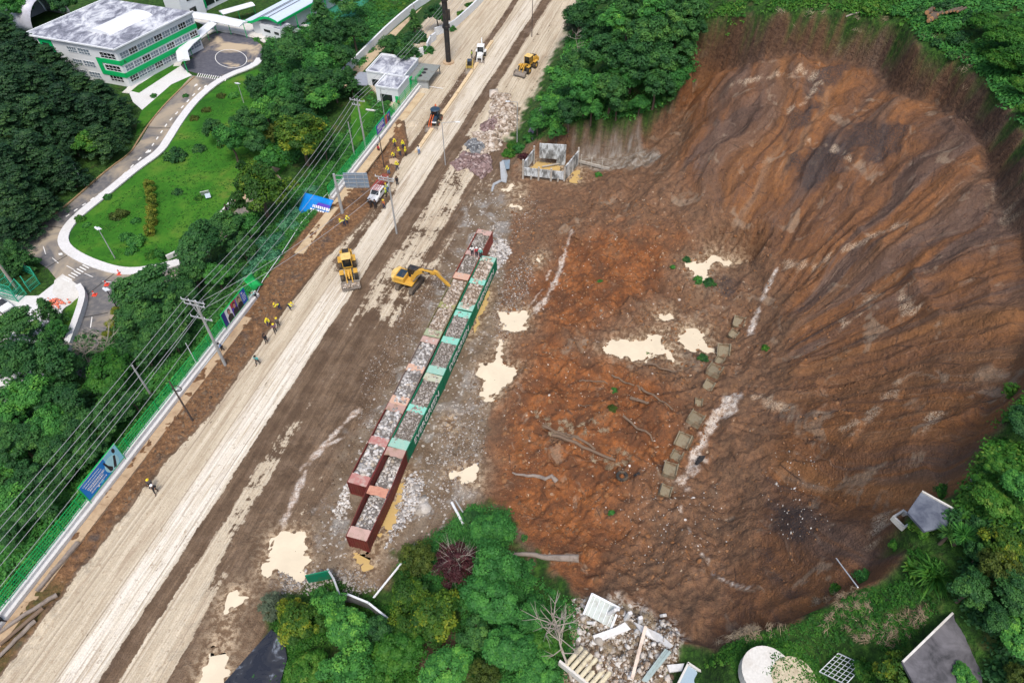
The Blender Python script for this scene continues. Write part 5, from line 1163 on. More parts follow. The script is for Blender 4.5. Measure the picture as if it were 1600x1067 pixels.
# right hand rim
for kind, px, py, r, lab in [('dlush',1592,668,26,'dark spreading tree at the right edge above the sheds'),('brightfine',1580,612,14,'thin branch of light leaves reaching in at the right edge'),('midlush',1585,770,26,'leafy tree at the right edge beside the upper shed'),('lush',1548,790,26,'bright bushy tree right of the upper shed'),
    ('lush',1560,735,20,'bright bush on the rim above the upper shed'),('lush',1535,755,14,'small bright bush at the broken rim edge'),('bbush',1475,768,14,'leafy bush at the top corner of the upper shed'),('bbush',1442,822,20,'bright bush covering the lower side of the upper shed'),
    ('yellow',1575,850,30,'yellow tinged tree at the right edge below the upper shed'),('olive',1558,890,34,'olive green tree between the two roofs at right'),('broad',1520,920,30,'dark tree above the big concrete roof'),('broad',1590,930,30,'dark tree at the right edge beside the concrete roof'),
    ('midlush',1585,1000,30,'green tree right of the big concrete roof'),('broad',1535,865,20,'dark shrubby tree behind the spiky plants'),('yellow',1405,1058,36,'yellow green tree at the bottom in front of the concrete roof'),('midlush',1500,1062,18,'green bush at the bottom before the concrete roof'),
    ('olive',1590,1060,24,'tree in the bottom right corner'),('bbush',1355,1045,20,'bright bush beside the wire frame at the bottom'),('mid',1505,830,16,'small tree behind the spiky plants, beside the shed'),('bbush',1400,850,12,'low bush at the shed corner over the rim'),
    ('bbush',1305,925,12,'leafy bush by the leaning white pole'),('bush',1350,905,16,'low leafy bush on the lower right rim'),('broad',1560,970,26,'dark tree at the corner of the concrete roof')]:
    plant(kind, px, py, r, lab)
# bottom thicket
for kind, px, py, r, lab in [('yellow',468,975,34,'yellow flowering tree over the black asphalt corner'),('yellow',455,955,22,'small yellow flowering crown left in the bottom thicket'),('mid',515,950,26,'green tree left of the white framed wall'),('midlush',545,985,34,'leafy tree below the white framed wall'),('fine',500,935,16,'thin tree at the top of the bottom thicket, near the green sheet'),
    ('broad',590,985,24,'dark tree beside the bare red patch'),('olive',655,875,30,'olive green tree with a flat crown beside the maroon tree'),('yellow',640,925,30,'yellow flowering tree below the olive one'),('yellow',680,960,38,'largest yellow flowering tree in the bottom thicket'),('yellow',640,985,26,'lowest yellow flowering tree above the bare patch'),
    ('red',712,880,36,'maroon leaved half bare tree in the bottom thicket'),('midlush',768,835,30,'green tree right of the maroon tree, uppermost'),('mid',772,885,36,'green tree right of the maroon tree, middle'),('midlush',770,945,38,'large green tree right of the biggest yellow one'),('broad',745,990,26,'dark tree below the large green one'),
    ('lush',620,1025,34,'bright green tree at the bottom left of the bare patch'),('mid',545,1040,38,'leafy green tree along the bottom edge, left'),('lush',480,1050,28,'bright green tree beside the black asphalt'),('midlush',800,1020,36,'leafy green tree along the bottom edge, right'),('midlush',700,1050,34,'green tree along the bottom edge, middle'),
    ('lush',850,1010,24,'bright tree left of the leaning bare tree'),('mid',830,965,26,'green tree above the bright ones beside the building rubble'),('olive',760,1058,30,'olive tree at the very bottom below the bare patch'),('grey',425,945,22,'grey green feathery tree alone beside the tan puddles'),
    ('midlush',840,1055,26,'green tree at the very bottom beside the leaning bare tree'),('bbush',582,915,0,''),('lush',590,1060,30,'bright tree at the bottom edge between two others'),('broad',735,810,14,'small dark tree at the top tip of the bottom thicket'),('bush',400,1055,10,'small bush growing on the black asphalt')]:
    if r: plant(kind, px, py, r, lab)
# islands of green carried down by the slide
for kind, px, py, r, lab in [('dbush',1072,412,8,'dark bush beside the curled puddle'),('dbush',1105,450,12,'dark bush right of the curled puddle'),('bush',1088,448,10,'green brush below the curled puddle'),('bush',938,440,6,'grass tuft on the red debris left'),('bush',1050,425,6,'small tuft left of the dark bush'),
    ('bush',960,608,7,'green tuft on the debris mound near the timbers'),('obush',955,645,9,'dusty bush beside the timbers on the debris'),('dbush',1098,562,11,'bush below the second cream pool'),('bbush',1195,545,7,'bright tuft right of the concrete steps'),('bush',955,803,7,'tuft low on the debris field'),
    ('dbush',820,840,7,'dark sprout above the fallen trunk'),('bush',828,882,12,'bush at the root of the fallen trunk'),('bush',935,275,8,'green tuft beside the ruin wall'),('bbush',1012,550,5,'plant standing in the largest cream pool')]:
    plant(kind, px, py, r, lab)
# ground cover
def cover(name, poly_or_fn, n, leaf, mat, seed, height=.5, pts=None, narrow=.6):
    g = np.random.default_rng(seed)
    if pts is None:
        w = poly_or_fn; P = np.array([p[:2] for p in w]); x = g.uniform(P[:, 0].min(), P[:, 0].max(), n * 4); y = g.uniform(P[:, 1].min(), P[:, 1].max(), n * 4)
        k = (sdf(w, x, y) < 0) & (fbm(x * .35, y * .35, 3, seed) > -.18); x = x[k][:n]; y = y[k][:n]
    else: x, y = pts
    n = len(x); m = 26; i = np.clip(np.searchsorted(XS, x) - 1, 0, len(XS) - 2); j = np.clip(np.searchsorted(YS, y) - 1, 0, len(YS) - 2); z = ZG[j, i]
    d = g.normal(0, 1, (n, m, 3)); d /= np.linalg.norm(d, axis=2)[:, :, None]; d[:, :, 2] = np.abs(d[:, :, 2]); r = height * g.uniform(.5, 1.6, n)
    P = np.stack([x, y, z], 1)[:, None, :] + d * r[:, None, None] * g.uniform(.4, 1, (n, m, 1)) * np.array([1.5, 1.5, .8])
    V, Fc = quads(P.reshape(-1, 3), (d + np.array([0, 0, .8])).reshape(-1, 3) + g.normal(0, .4, (n * m, 3)), leaf * g.uniform(.6, 1.3, n * m), leaf * narrow * g.uniform(.6, 1.2, n * m), g)
    me = fastmesh(name, V, Fc, LM[mat]); at = me.attributes.new('rnd', 'FLOAT', 'FACE'); rn = np.clip(np.repeat(g.uniform(.05, .85, n), m) + g.normal(0, .1, n * m), 0, 1); at.data.foreach_set('value', rn.astype(np.float32))
    o = bpy.data.objects.new(name, me); col.objects.link(o); tag(o, None, None, None, 'stuff'); return o
def ring(px): return gp(px)
cover('undergrowth', ring([(830,200),(880,100),(905,0),(1100,-20),(1105,35),(1080,110),(1040,160),(990,182),(930,186),(870,194)]), 2600, .26, 'mid', 81, .75)
cover('undergrowth', ring([(1095,-30),(1480,-40),(1460,60),(1400,36),(1300,18),(1200,17),(1105,27)]), 1500, .2, 'bright', 82, .5)
cover('undergrowth', ring([(1400,-20),(1640,-20),(1640,200),(1590,190),(1545,120),(1500,90),(1440,60)]), 1300, .22, 'mid', 83, .6)
cover('undergrowth', ring([(1640,600),(1560,660),(1520,740),(1500,800),(1640,860)]), 900, .15, 'bright', 84, .45)
cover('undergrowth', ring([(1430,850),(1400,900),(1310,945),(1250,975),(1180,990),(1110,1030),(1200,1090),(1330,1090),(1460,960),(1500,900)]), 1500, .09, 'bright', 85, .22)
cover('undergrowth', ring([(1100,1040),(1180,990),(1260,1000),(1330,1050),(1340,1100),(1290,1090),(1240,1020),(1180,1020),(1150,1060)]), 500, .1, 'bright', 86, .22)
cover('undergrowth', ring([(1440,840),(1500,800),(1640,850),(1640,1100),(1520,1100),(1570,1000),(1480,950)]), 1200, .15, 'dark', 87, .5)
cover('undergrowth', ring([(430,965),(480,920),(530,915),(600,950),(640,960),(660,980),(640,1030),(700,1060),(700,1100),(400,1110),(440,1040)]), 2200, .13, 'bright', 88, .45)
cover('undergrowth', ring([(625,880),(680,835),(740,790),(795,800),(805,860),(860,920),(905,950),(900,1000),(880,1100),(740,1100),(730,1000),(640,960)]), 2200, .13, 'mid', 89, .45)
def band(s0, s1, t0, t1, n, seed):
    g = np.random.default_rng(seed); s = g.uniform(s0, s1, n); t = g.uniform(t0, t1, n); x, y = fromst(s, t); k = t < twall(s) - 1.2; return x[k], y[k]
cover('undergrowth', None, 0, .26, 'mid', 90, .55, band(-30, 45, -26, -15.5, 1900, 90))
cover('undergrowth', None, 0, .24, 'mid', 91, .5, band(45, 100, -24, -15.5, 1500, 91))
cover('undergrowth', None, 0, .34, 'dark', 92, .9, band(-30, 20, -62, -24, 1500, 92))
cover('undergrowth', gp([(420,60),(560,0),(640,-10),(560,110),(500,170),(520,220),(440,260),(400,170)]), 1800, .3, 'mid', 93, .8)
cover('undergrowth', gp([(640,0),(560,90),(520,150),(470,170),(540,60),(590,0)]), 900, .25, 'bright', 94, .4)
cover('undergrowth', gp([(200,470),(300,430),(400,340),(430,330),(400,420),(330,500),(250,580),(180,560)]), 1500, .28, 'dark', 95, .7)

cover('dry_stalks', ring([(1270,935),(1310,930),(1380,940),(1440,920),(1460,960),(1400,1010),(1340,1000),(1290,985)]), 110, .32, 'dry', 96, .25, None, .05)
cover('dry_stalks', ring([(1110,1010),(1170,985),(1240,972),(1290,950),(1285,965),(1180,1005)]), 45, .35, 'dry', 97, .3, None, .05)
cover('twigs', ring([(1100,32),(1200,24),(1400,36),(1500,96),(1590,200),(1600,190),(1510,80),(1400,26),(1200,14),(1100,24)]), 260, .5, 'dry', 98, .5, None, .04)
cover('twigs', ring([(895,935),(1000,950),(1060,985),(1050,1067),(880,1067),(890,1000)]), 160, .35, 'dry', 99, .25, None, .06)
cover('twigs', ring([(830,640),(930,660),(1000,720),(960,740),(860,690)]), 60, .5, 'dry', 100, .2, None, .04)
# ------------------------------------------------------------------ the school side: roads, paving, lawn
ZS = -2.0
def S(px, py, h=0.0): return W(px, py, ZS + h)
def sheet(name, px, h, mat, z0=None, kind='structure'):
    pts = [W(p[0], p[1], (ZS if z0 is None else z0) + h) for p in px]
    a = sum(pts[i][0] * pts[(i + 1) % len(pts)][1] - pts[(i + 1) % len(pts)][0] * pts[i][1] for i in range(len(pts)))
    if a < 0: pts.reverse()
    o = meshobj(name, pts, [tuple(range(len(pts)))], mat); tag(o, kind=kind); return o
def strip(name, px, w, h0, h1, mat, z0=ZS, off=0.0, kind='structure', it=2):
    pts = smoothpts([W(p[0], p[1], z0) for p in px], it); m = MB(); vs = []
    for i, p in enumerate(pts):
        d = (pts[min(i + 1, len(pts) - 1)] - pts[max(i - 1, 0)]); d.z = 0; d.normalize(); nn = Vector((d.y, -d.x, 0))
        for o_, z in ((off - w / 2, h0), (off - w / 2, h1), (off + w / 2, h1), (off + w / 2, h0)): vs.append((p.x + nn.x * o_, p.y + nn.y * o_, z0 + z))
    fs = []
    for i in range(len(pts) - 1):
        a, b = i * 4, i * 4 + 4
        fs += [(a, a + 1, b + 1, b), (a + 1, a + 2, b + 2, b + 1), (a + 2, a + 3, b + 3, b + 2)]
    fs += [(3, 2, 1, 0), (b, b + 1, b + 2, b + 3)]
    o = m.add(vs, fs).build(name, mat)
    if kind: tag(o, kind=kind)
    return o
def asphalt():
    n = NT("worn_asphalt", .9, .2); p = n.pos(); a = n.noise(p, .12, 4, .6, .6); b = n.noise(p, 1.4, 3, .6)
    c = n.mix(n.mr(b, .3, .7), (.105, .105, .112), (.155, .15, .15)); c = n.mix(n.ma('MULTIPLY', n.mr(a, .44, .60), .85), c, (.36, .30, .22))
    return n.done(n.mix(n.ma('MULTIPLY', n.mr(b, .5, .65), .3), c, (.22, .20, .17)))
def asphalt2():
    n = NT("dark_asphalt", .85, .25); p = n.pos(); a = n.noise(p, .09, 4, .6, .8); b = n.noise(p, 1.4, 3, .6)
    c = n.mix(n.mr(b, .3, .7), (.070, .073, .095), (.11, .11, .13)); return n.done(n.mix(n.mr(a, .50, .60), c, (.42, .34, .24)))
M_ASP = asphalt(); M_ASP2 = asphalt2(); M_CONC = plain("pale_concrete", (.58, .57, .54), .85, dirt=.35, dscale=.6, dcol=(.36, .32, .26)); M_CONCW = plain("white_concrete", (.60, .60, .60), .8, dirt=.25, dscale=.4, dcol=(.45, .43, .40))
M_TAN = plain("tan_concrete", (.46, .34, .22), .9, dirt=.6, dscale=.5, dcol=(.25, .15, .085)); M_PAINTW = plain("road_paint", (.72, .72, .70), .7, dirt=.3); M_JOINT = plain("tar_joint", (.03, .03, .03), .9)
def lawnm():
    n = NT("lawn_grass", .95, .1); p = n.pos(); a = n.noise(p, .10, 5, .65, .5); b = n.noise(p, .9, 4, .7); d = n.noise(p, 5, 2, .6)
    c = n.ramp(a, [(.3, (.022, .10, .012)), (.5, (.045, .17, .016)), (.68, (.10, .21, .025))]); c = n.mix(n.ma('MULTIPLY', n.mr(b, .5, .72), .6), c, (.014, .065, .010))
    c = n.mix(n.ma('MULTIPLY', n.mr(a, .60, .72), .35), c, (.20, .16, .05)); n.bump(d, .5, .08); return n.done(n.mix(n.mr(d, .3, .7), n.mix(.35, c, (.01, .03, .008)), c))
M_LAWN = lawnm()
lawn = sheet('lawn', [(402,108),(352,127),(312,158),(286,192),(270,218),(255,242),(217,268),(172,306),(128,340),(110,362),(108,380),(128,396),(172,413),(205,418),(240,414),(278,402),(320,370),(368,318),(405,318),(440,270),(470,232),(500,180),(470,140),(420,130)], .03, M_LAWN)
sheet('lawn', [(300,118),(268,132),(222,172),(214,190),(213,212),(232,190),(265,155),(304,121)], .03, M_LAWN)
sheet('lawn', [(130,460),(118,468),(103,482),(95,505),(92,540),(110,540),(124,500),(130,480)], .09, M_LAWN)
g_ = np.random.default_rng(5)
cover('grass', [S(*p) for p in [(400,118),(350,135),(310,170),(270,230),(220,280),(120,365),(115,380),(175,408),(240,408),(300,380),(360,320),(405,300),(440,250),(450,180)]], 2600, .10, 'bright', 101, .10)
school_road = sheet('school_road', [(300,118),(270,150),(240,185),(218,222),(205,238),(165,270),(100,327),(60,352),(25,384),(28,402),(60,410),(75,420),(88,436),(104,446),(122,452),(133,470),(124,505),(112,540),(100,575),(150,600),(150,545),(168,510),(185,480),(215,462),(262,455),(300,420),(330,390),(400,330),(440,280),(425,262),(380,318),(330,365),(278,412),(240,420),(205,426),(170,420),(125,402),(104,386),(103,368),(125,340),(172,300),(217,262),(255,236),(270,212),(284,188),(310,154),(346,124)], .05, M_ASP)
sheet('turning_circle', [(283,103),(289,90),(305,72),(322,58),(338,51),(365,52),(390,58),(408,70),(413,84),(405,98),(390,108),(365,117),(350,123),(312,116),(290,110)], .058, M_ASP2)
sheet('parking_lot', [(-60,440),(0,449),(30,462),(60,462),(88,440),(104,448),(122,456),(112,470),(98,484),(92,505),(92,545),(60,600),(-10,680),(-60,660)], .04, M_CONCW)
M_WGRAV = M_CONCW
sheet('paving', [(198,137),(282,97),(292,112),(300,118),(268,132),(222,172),(208,160)], .045, M_CONCW)
sheet('paving', [(295,30),(345,50),(410,62),(445,78),(470,60),(460,30),(440,30),(400,40),(350,25)], .045, M_CONC)
sheet('paving', [(430,30),(480,34),(500,44),(495,62),(465,80),(450,70),(445,50)], .05, M_CONCW)
sheet('paving', [(85,438),(98,428),(128,450),(120,470),(102,480),(82,458)], .055, M_CONC)
sheet('sports_court', [(470,36),(500,0),(520,-30),(600,-30),(570,10),(545,38),(500,44)], .055, plain('green_court', (.03, .20, .13), .8, dirt=.3, dscale=.2, dcol=(.10, .22, .06)))
strip('sidewalk', [(410,92),(402,104),(352,122),(312,154),(286,188),(270,214),(255,238),(217,264),(172,302),(126,338),(106,362),(104,382),(128,400),(172,417),(205,422),(240,417),(280,407)], 1.7, .0, .2, M_CONCW, off=.55)
strip('kerb', [(304,121),(266,155),(236,190),(215,222),(205,240),(165,268),(98,328),(58,352),(22,384)], .3, 0, .2, plain('stained_kerb', (.30, .20, .11), .9, dirt=.6))
strip('sidewalk', [(283,104),(289,90),(305,72),(322,57),(338,49),(365,50),(392,56),(412,68)], 1.6, 0, .2, M_CONC, off=-.9)
def flat_marks(name, quadsl, mat, h=.066, z0=ZS):
    vs = []; fs = []
    for q in quadsl:
        b = len(vs); vs += [W(p[0], p[1], z0 + h) for p in q]; fs.append(tuple(range(b, b + len(q))))
    o = meshobj(name, vs, fs, mat); bm = bmesh.new(); bm.from_mesh(o.data); bmesh.ops.recalc_face_normals(bm, faces=bm.faces)
    for f in bm.faces:
        if f.normal.z < 0: f.normal_flip()
    bm.to_mesh(o.data); bm.free(); tag(o, kind='structure'); return o
zq = []
for i in range(11):
    k = i / 10; cx = 147 + (103 - 147) * k; cy = 408.5 + (439 - 408.5) * k; zq.append([(cx - 5.6, cy - 3.2), (cx - 4.0, cy - 4.4), (cx + 6, cy + .8), (cx + 4.4, cy + 2.0)])
for i in range(14):
    k = i / 13; cx = 309 + (353 - 309) * k; cy = 117.5 + (124 - 117.5) * k; zq.append([(cx + 1, cy - 3), (cx + 2.2, cy - 2.9), (cx - .8, cy + 3), (cx - 2, cy + 2.8)])
flat_marks('crosswalk', zq, M_PAINTW)
dash = []
for (x0, y0), (x1, y1), n_ in (((315,135),(262,192),6), ((262,192),(235,232),4), ((235,232),(175,290),5), ((175,290),(98,342),6)):
    for i in range(n_):
        a0 = (i + .2) / n_; a1 = (i + .62) / n_; p = (x0 + (x1 - x0) * a0, y0 + (y1 - y0) * a0); q = (x0 + (x1 - x0) * a1, y0 + (y1 - y0) * a1); dash.append([(p[0] - .8, p[1] - .4), (p[0] + .8, p[1] + .4), (q[0] + .8, q[1] + .4), (q[0] - .8, q[1] - .4)])
dash += [[(81,403),(82.5,403),(92,411),(90.5,411.5)], [(103,415),(105,415),(117,421.5),(115.5,422)], [(131,427),(133,427),(146,432.5),(144,433)], [(160,439),(160,440),(176,442),(176,441)], [(195,442.5),(195,443.5),(220,442),(220,441)], [(67,385),(68.3,385),(72,397),(70.5,397)], [(143,495),(144.5,495),(142,512),(140.5,512)]]
dash += [[(305,132),(308,131),(309,133.5),(303,136)], [(320,134),(323,133),(324,135.5),(318,138)], [(232,236),(236,234),(236,237),(229,240)], [(91,396),(97,395),(98,398),(92,399)], [(392,99),(396,98),(392,102),(390,102)]]
flat_marks('lane_markings', dash, M_PAINTW, .068)
ring_ = []
for i in range(40):
    a0 = 2 * math.pi * i / 40; a1 = 2 * math.pi * (i + 1) / 40; f = lambda a, r: (361 + 25 * r * math.cos(a) + 3 * math.sin(a), 92 + 14.5 * r * math.sin(a)); ring_.append([f(a0, 1), f(a1, 1), f(a1, .96), f(a0, .96)])
flat_marks('painted_ring', ring_, M_PAINTW, .07)
flat_marks('tar_joints', [[(68,421),(69,421.5),(114,394),(113,393.5)], [(134,461.5),(135,462),(185,423),(184,422.5)], [(127,496),(128,497),(169,489),(169,488)], [(63,352),(63,353),(108,357.5),(108,356.5)], [(229,200),(229,200.8),(270,200.8),(270,200)]], M_JOINT, .072)
# low walls round the lawn and the lot
def wallthing(name, px, w, h, mat, label, cat='wall', z0=ZS, it=1):
    o = strip(name, px, w, 0, h, mat, z0, 0, None, it); return tag(o, label, cat)
wallthing('low_wall', [(262,406),(300,388),(320,368),(340,346),(366,316)], .3, .9, M_CONCW, 'stepped low white wall along the lower right edge of the lawn')
wallthing('curved_wall', [(126,452),(133,462),(133,474),(124,503),(112,535),(100,570)], .9, 1.1, M_CONCW, 'curved white wall between the gravel lot and the lower road')
strip('footpath', [(366,318),(385,300),(402,286),(430,262)], 2.4, 0, .10, M_TAN)
# ------------------------------------------------------------------ school building
M_SCHW = plain("school_white", (.66, .69, .72), .7, dirt=.12, dcol=(.5, .5, .48)); M_SCHG = plain("school_green", (.0, .40, .115), .6, dirt=.06)
def roofm():
    n = NT("weathered_roof", .85, .2); p = n.pos(); a = n.noise(n.mp(p, (1, .6, 1), (0, 0, R(30))), .35, 6, .72, .5)
    return n.done(n.ramp(a, [(.36, (.11, .12, .15)), (.46, (.22, .23, .28)), (.53, (.42, .44, .49)), (.62, (.58, .60, .62))]))
M_ROOFS = roofm()
B_ = Vector(S(205, 137)); Cc = Vector(S(305, 52)); hB = 8.4
e1 = Vector((9.7, 17.6, 0)).normalized(); e2 = Vector((-21.5, 7.0, 0)).normalized()
sch = empty('school_building', (B_.x, B_.y, ZS), 0, 'three storey white school block with green bands and a weathered flat roof', 'building')
def pt(a, b, z): v = e1 * a + e2 * b; return (v.x, v.y, z)
LL, SS = 21.5, 23.0; XT = 0.0
m = MB(); m.slab([pt(0, 0, 0)[:2], pt(LL + XT, 0, 0)[:2], pt(LL + XT, SS, 0)[:2], pt(0, SS, 0)[:2]], -.3, hB); m.build('wall', M_SCHW, sch)
n1 = Vector((e1.y, -e1.x, 0)); n2 = Vector((-e2.y, e2.x, 0));
if n2.dot(e1) > 0: n2 = -n2
if n1.dot(e2) > 0: n1 = -n1
def face_box(along, nrm, a0, a1, z0, z1, out, th, nm, mat, par=sch):
    p = along * ((a0 + a1) / 2) + nrm * (out - th / 2); rz = math.atan2(along.y, along.x)
    return MB().box((p.x, p.y, (z0 + z1) / 2), (a1 - a0, th, z1 - z0), rz).build(nm, mat, par)
m = MB(); m.slab([pt(-.5, -.5, 0)[:2], pt(LL + XT, -.5, 0)[:2], pt(LL + XT, SS + .5, 0)[:2], pt(-.5, SS + .5, 0)[:2]], hB, hB + .25); rf = m.build('roof', M_ROOFS, sch)
m = MB()
for a_, b_ in (((-.5, -.5), (LL + XT, -.5)), ((-.5, -.5), (-.5, SS + .5)), ((-.5, SS + .5), (LL + XT, SS + .5))): p = pt(*a_, hB + .32); q = pt(*b_, hB + .32); m.beam(p, q, .28, .3)
m.build('parapet', M_SCHW, rf)
# barrel skylight on the roof
m = MB(); k = 10; vs = []
for i in range(k + 1):
    a = math.pi * (.15 + .7 * i / k); b_ = 9.3 + 3.2 * math.cos(a) * 1.1; z = hB + .1 + 1.6 * (math.sin(a) - .4); vs += [pt(5.2, b_, z), pt(17, b_, z)]
m.add(vs, [(2 * i, 2 * i + 1, 2 * i + 3, 2 * i + 2) for i in range(k)] + [tuple(range(0, 2 * k + 2, 2)), tuple(reversed(range(1, 2 * k + 2, 2)))])
m.build('barrel_skylight', M_SCHW, rf)
FL = [.6, 3.3, 6.0]
for zf in (2.25, 5.0): face_box(e1, n1, -.2, LL, zf, zf + .95, .16, .3, 'green_band', M_SCHG)
for zf in (2.25, 5.0): face_box(e2, n2, -.2, 6.2, zf, zf + .95, .16, .3, 'green_band', M_SCHG)
face_box(e2, n2, 5.1, 6.2, 2.25, 5.95, .17, .3, 'green_band', M_SCHG)
face_box(e2, n2, 17.0, 20.4, .9, hB - .2, .12, .22, 'green_band', M_SCHG); face_box(e2, n2, 20.6, 23, 5.0, 5.95, .14, .3, 'green_band', M_SCHG); face_box(e2, n2, 20.6, 23, 2.25, 3.2, .14, .3, 'green_band', M_SCHG)
M_WINB = plain("blue_grey_glass", (.16, .21, .26), .25, 0, .6, .1); M_WIND = M_GLS
def window(al, nr, a0, a1, z0, z1, mat, k=3):
    w = face_box(al, nr, a0, a1, z0, z1, .03, .1, 'window', mat); m = MB(); rz = math.atan2(al.y, al.x)
    for i in range(k + 1):
        p = al * (a0 + (a1 - a0) * i / k) + nr * .05; m.box((p.x, p.y, (z0 + z1) / 2), (.05, .08, z1 - z0), rz)
    for z in (z0, z0 + (z1 - z0) * .42, z1): p = al * ((a0 + a1) / 2) + nr * .05; m.box((p.x, p.y, z), (a1 - a0, .08, .05), rz)
    m.build('window_frame', M_SCHW, w)
for f, z in enumerate((.95, 3.4, 6.15)):
    for i in range(9):
        a0 = .6 + i * 2.3
        if a0 + 2 < LL: window(e1, n1, a0, a0 + 2.12, z, z + 1.25, M_WIND if (i + f) % 3 == 0 else M_WINB)
    for a0, a1 in (((.7, 4.6), (7.4, 10.4), (10.8, 13.2)) if f else ((1.2, 4.6), (7.2, 10.2), (10.8, 12.6))): window(e2, n2, a0, a1, z, z + 1.25, M_WIND if a0 < 2 else M_WINB, 4)
window(e2, n2, 20.8, 22.6, 6.15, 7.4, M_WIND, 2)
w_ = face_box(e2, n2, 17.7, 19.4, 1.5, 4.2, .17, .12, 'window', M_WIND); w_ = face_box(e2, n2, 17.9, 19.6, 4.8, 7.4, .17, .12, 'window', M_WIND)
t_ = text_mesh('A', .9, M_BLK, 'lettering', .01); t_.parent = sch; p = e1 * 1.0 + n1 * .19; t_.location = (p.x, p.y, 5.45); t_.rotation_euler = (R(90), 0, math.atan2(e1.y, e1.x))
strip('paving', [(196,146),(300,56)], 1.6, 0, .12, M_CONC); strip('lawn', [(205,143),(290,88)], 2.6, 0, .07, M_LAWN, off=.9)
# second block at the top edge
b0 = Vector(S(318, 18)); sb = empty('school_annex', (b0.x, b0.y, ZS), math.atan2(e1.y, e1.x), 'white and green school wing at the top edge behind the covered walk', 'building')
MB().box((10, 6, 3.5), (20, 13, 7)).build('wall', M_SCHW, sb); MB().box((10, 6, 7.1), (20.6, 13.6, .25)).build('roof', M_SCHW, sb)
for z in (1.0, 4.2):
    for i in range(5): MB().box((2.2 + i * 3.8, -.52, z + .8), (3.3, .12, 1.6)).build('window', M_WIND, sb)
    MB().box((10, -.6, z + 1.9), (20, .3, .35)).build('balcony_edge', M_SCHW, sb)
MB().box((.5, -.62, 3.2), (.9, .2, 5)).build('green_band', M_SCHG, sb)
lk = empty('link_block', S(292, 36), math.atan2(e1.y, e1.x), 'plain white link block joining the two school wings', 'building')
MB().box((3.5, 3.2, 3.4), (7, 6, 6.8)).build('wall', M_SCHW, lk); MB().box((3.5, 3.2, 6.9), (7.4, 6.4, .2)).build('roof', M_SCHW, lk)
for z in (2, 5): MB().box((3.2, .15, z), (2, .1, 1.2)).build('window', M_WIND, lk)
# covered walk
def canopy(px, w, h, label):
    pts = [Vector(W(p[0], p[1], ZS + h)) for p in px]; root = empty('covered_walkway', (pts[0].x, pts[0].y, ZS), 0, label, 'walkway'); o = Vector((pts[0].x, pts[0].y, 0)); m = MB(); vs = []
    for i, p in enumerate(pts):
        d = pts[min(i + 1, len(pts) - 1)] - pts[max(i - 1, 0)]; d.z = 0; d.normalize(); nn = Vector((d.y, -d.x, 0))
        for o_, z in ((-w / 2, h - .15), (-w / 2, h), (0, h + .35), (w / 2, h), (w / 2, h - .15)): vs.append((p.x - o.x + nn.x * o_, p.y - o.y + nn.y * o_, z))
    fs = []
    for i in range(len(pts) - 1):
        for j in range(4): a, b = i * 5 + j, i * 5 + 5 + j; fs.append((a, a + 1, b + 1, b))
        fs.append((i * 5 + 4, i * 5, i * 5 + 5, i * 5 + 9))
    fs += [(4, 3, 2, 1, 0), tuple(range(len(pts) * 5 - 5, len(pts) * 5))]
    m.add(vs, fs).build('canopy_roof', M_SCHW, root)
    for p in resample(pts, 4.0)[::1]:
        MB().cyl((p.x - o.x, p.y - o.y, .05), (p.x - o.x, p.y - o.y, h), .09, n=8).build('post', M_SCHG, root)
canopy([(287,95),(284,80),(294,68),(334,34)], 2.6, 2.9, 'white roofed covered walk curving down beside the turning circle')
canopy([(290,22),(330,27),(380,38)], 3.4, 3.4, 'straight white canopy across the top of the turning circle'); canopy([(345,20),(395,6)], 2.6, 3.0, 'short white canopy running up toward the striped hall')
# arched hall
a0 = Vector(S(12, 43)); a1 = Vector(S(62, 50)); q = empty('arched_hall', (a0.x, a0.y, ZS), 0, 'grey barrel roofed hall at the top left behind the school', 'hall'); dd = a1 - a0; dd.z = 0; wq = dd.length; du = dd.normalized(); dv = Vector((-du.y, du.x, 0))
m = MB(); vs = []; k = 16
M_TIN = plain("grey_sheet_roof", (.42, .43, .50), .5, .1, .4, .15, 1)
m = MB(); wid = 16.0
up = Vector(S(62, 50)) - Vector(S(12, 43)); 
a0 = Vector(S(54, 50)); q.location = a0; du = Vector(S(112, 24)) - a0; du.z = 0; span = du.length / 2; du.normalize(); dv = Vector(S(12, 43)) - a0; dv.z = 0; dlen = dv.length; dv.normalize()
for i in range(k + 1):
    a = math.pi * i / k; c = du * (span - span * math.cos(a)); z = 6.2 * math.sin(a); vs += [(c.x, c.y, z), (c.x + dv.x * dlen, c.y + dv.y * dlen, z)]
m.add(vs, [(2 * i, 2 * i + 1, 2 * i + 3, 2 * i + 2) for i in range(k)]); o = m.build('roof', M_TIN, q, smooth=True); sm = o.modifiers.new('t', 'SOLIDIFY'); sm.thickness = .12
for f in (.35, .65):
    m = MB()
    for i in range(2, k - 2):
        a = math.pi * i / k; b = math.pi * (i + 1) / k; fn = lambda t: (du.x * (span - span * math.cos(t)) + dv.x * dlen * f, du.y * (span - span * math.cos(t)) + dv.y * dlen * f, 6.3 * math.sin(t)); m.beam(fn(a), fn(b), .5, .05)
    m.build('skylight_strip', M_SCHW, q)
m = MB(); vs = [(du.x * (span - span * .97 * math.cos(math.pi * i / k)) + dv.x * dlen * .97, du.y * (span - span * .97 * math.cos(math.pi * i / k)) + dv.y * dlen * .97, 6.0 * math.sin(math.pi * i / k)) for i in range(k + 1)]; m.add(vs, [tuple(range(k + 1))]).build('end_wall', M_TIN, q)
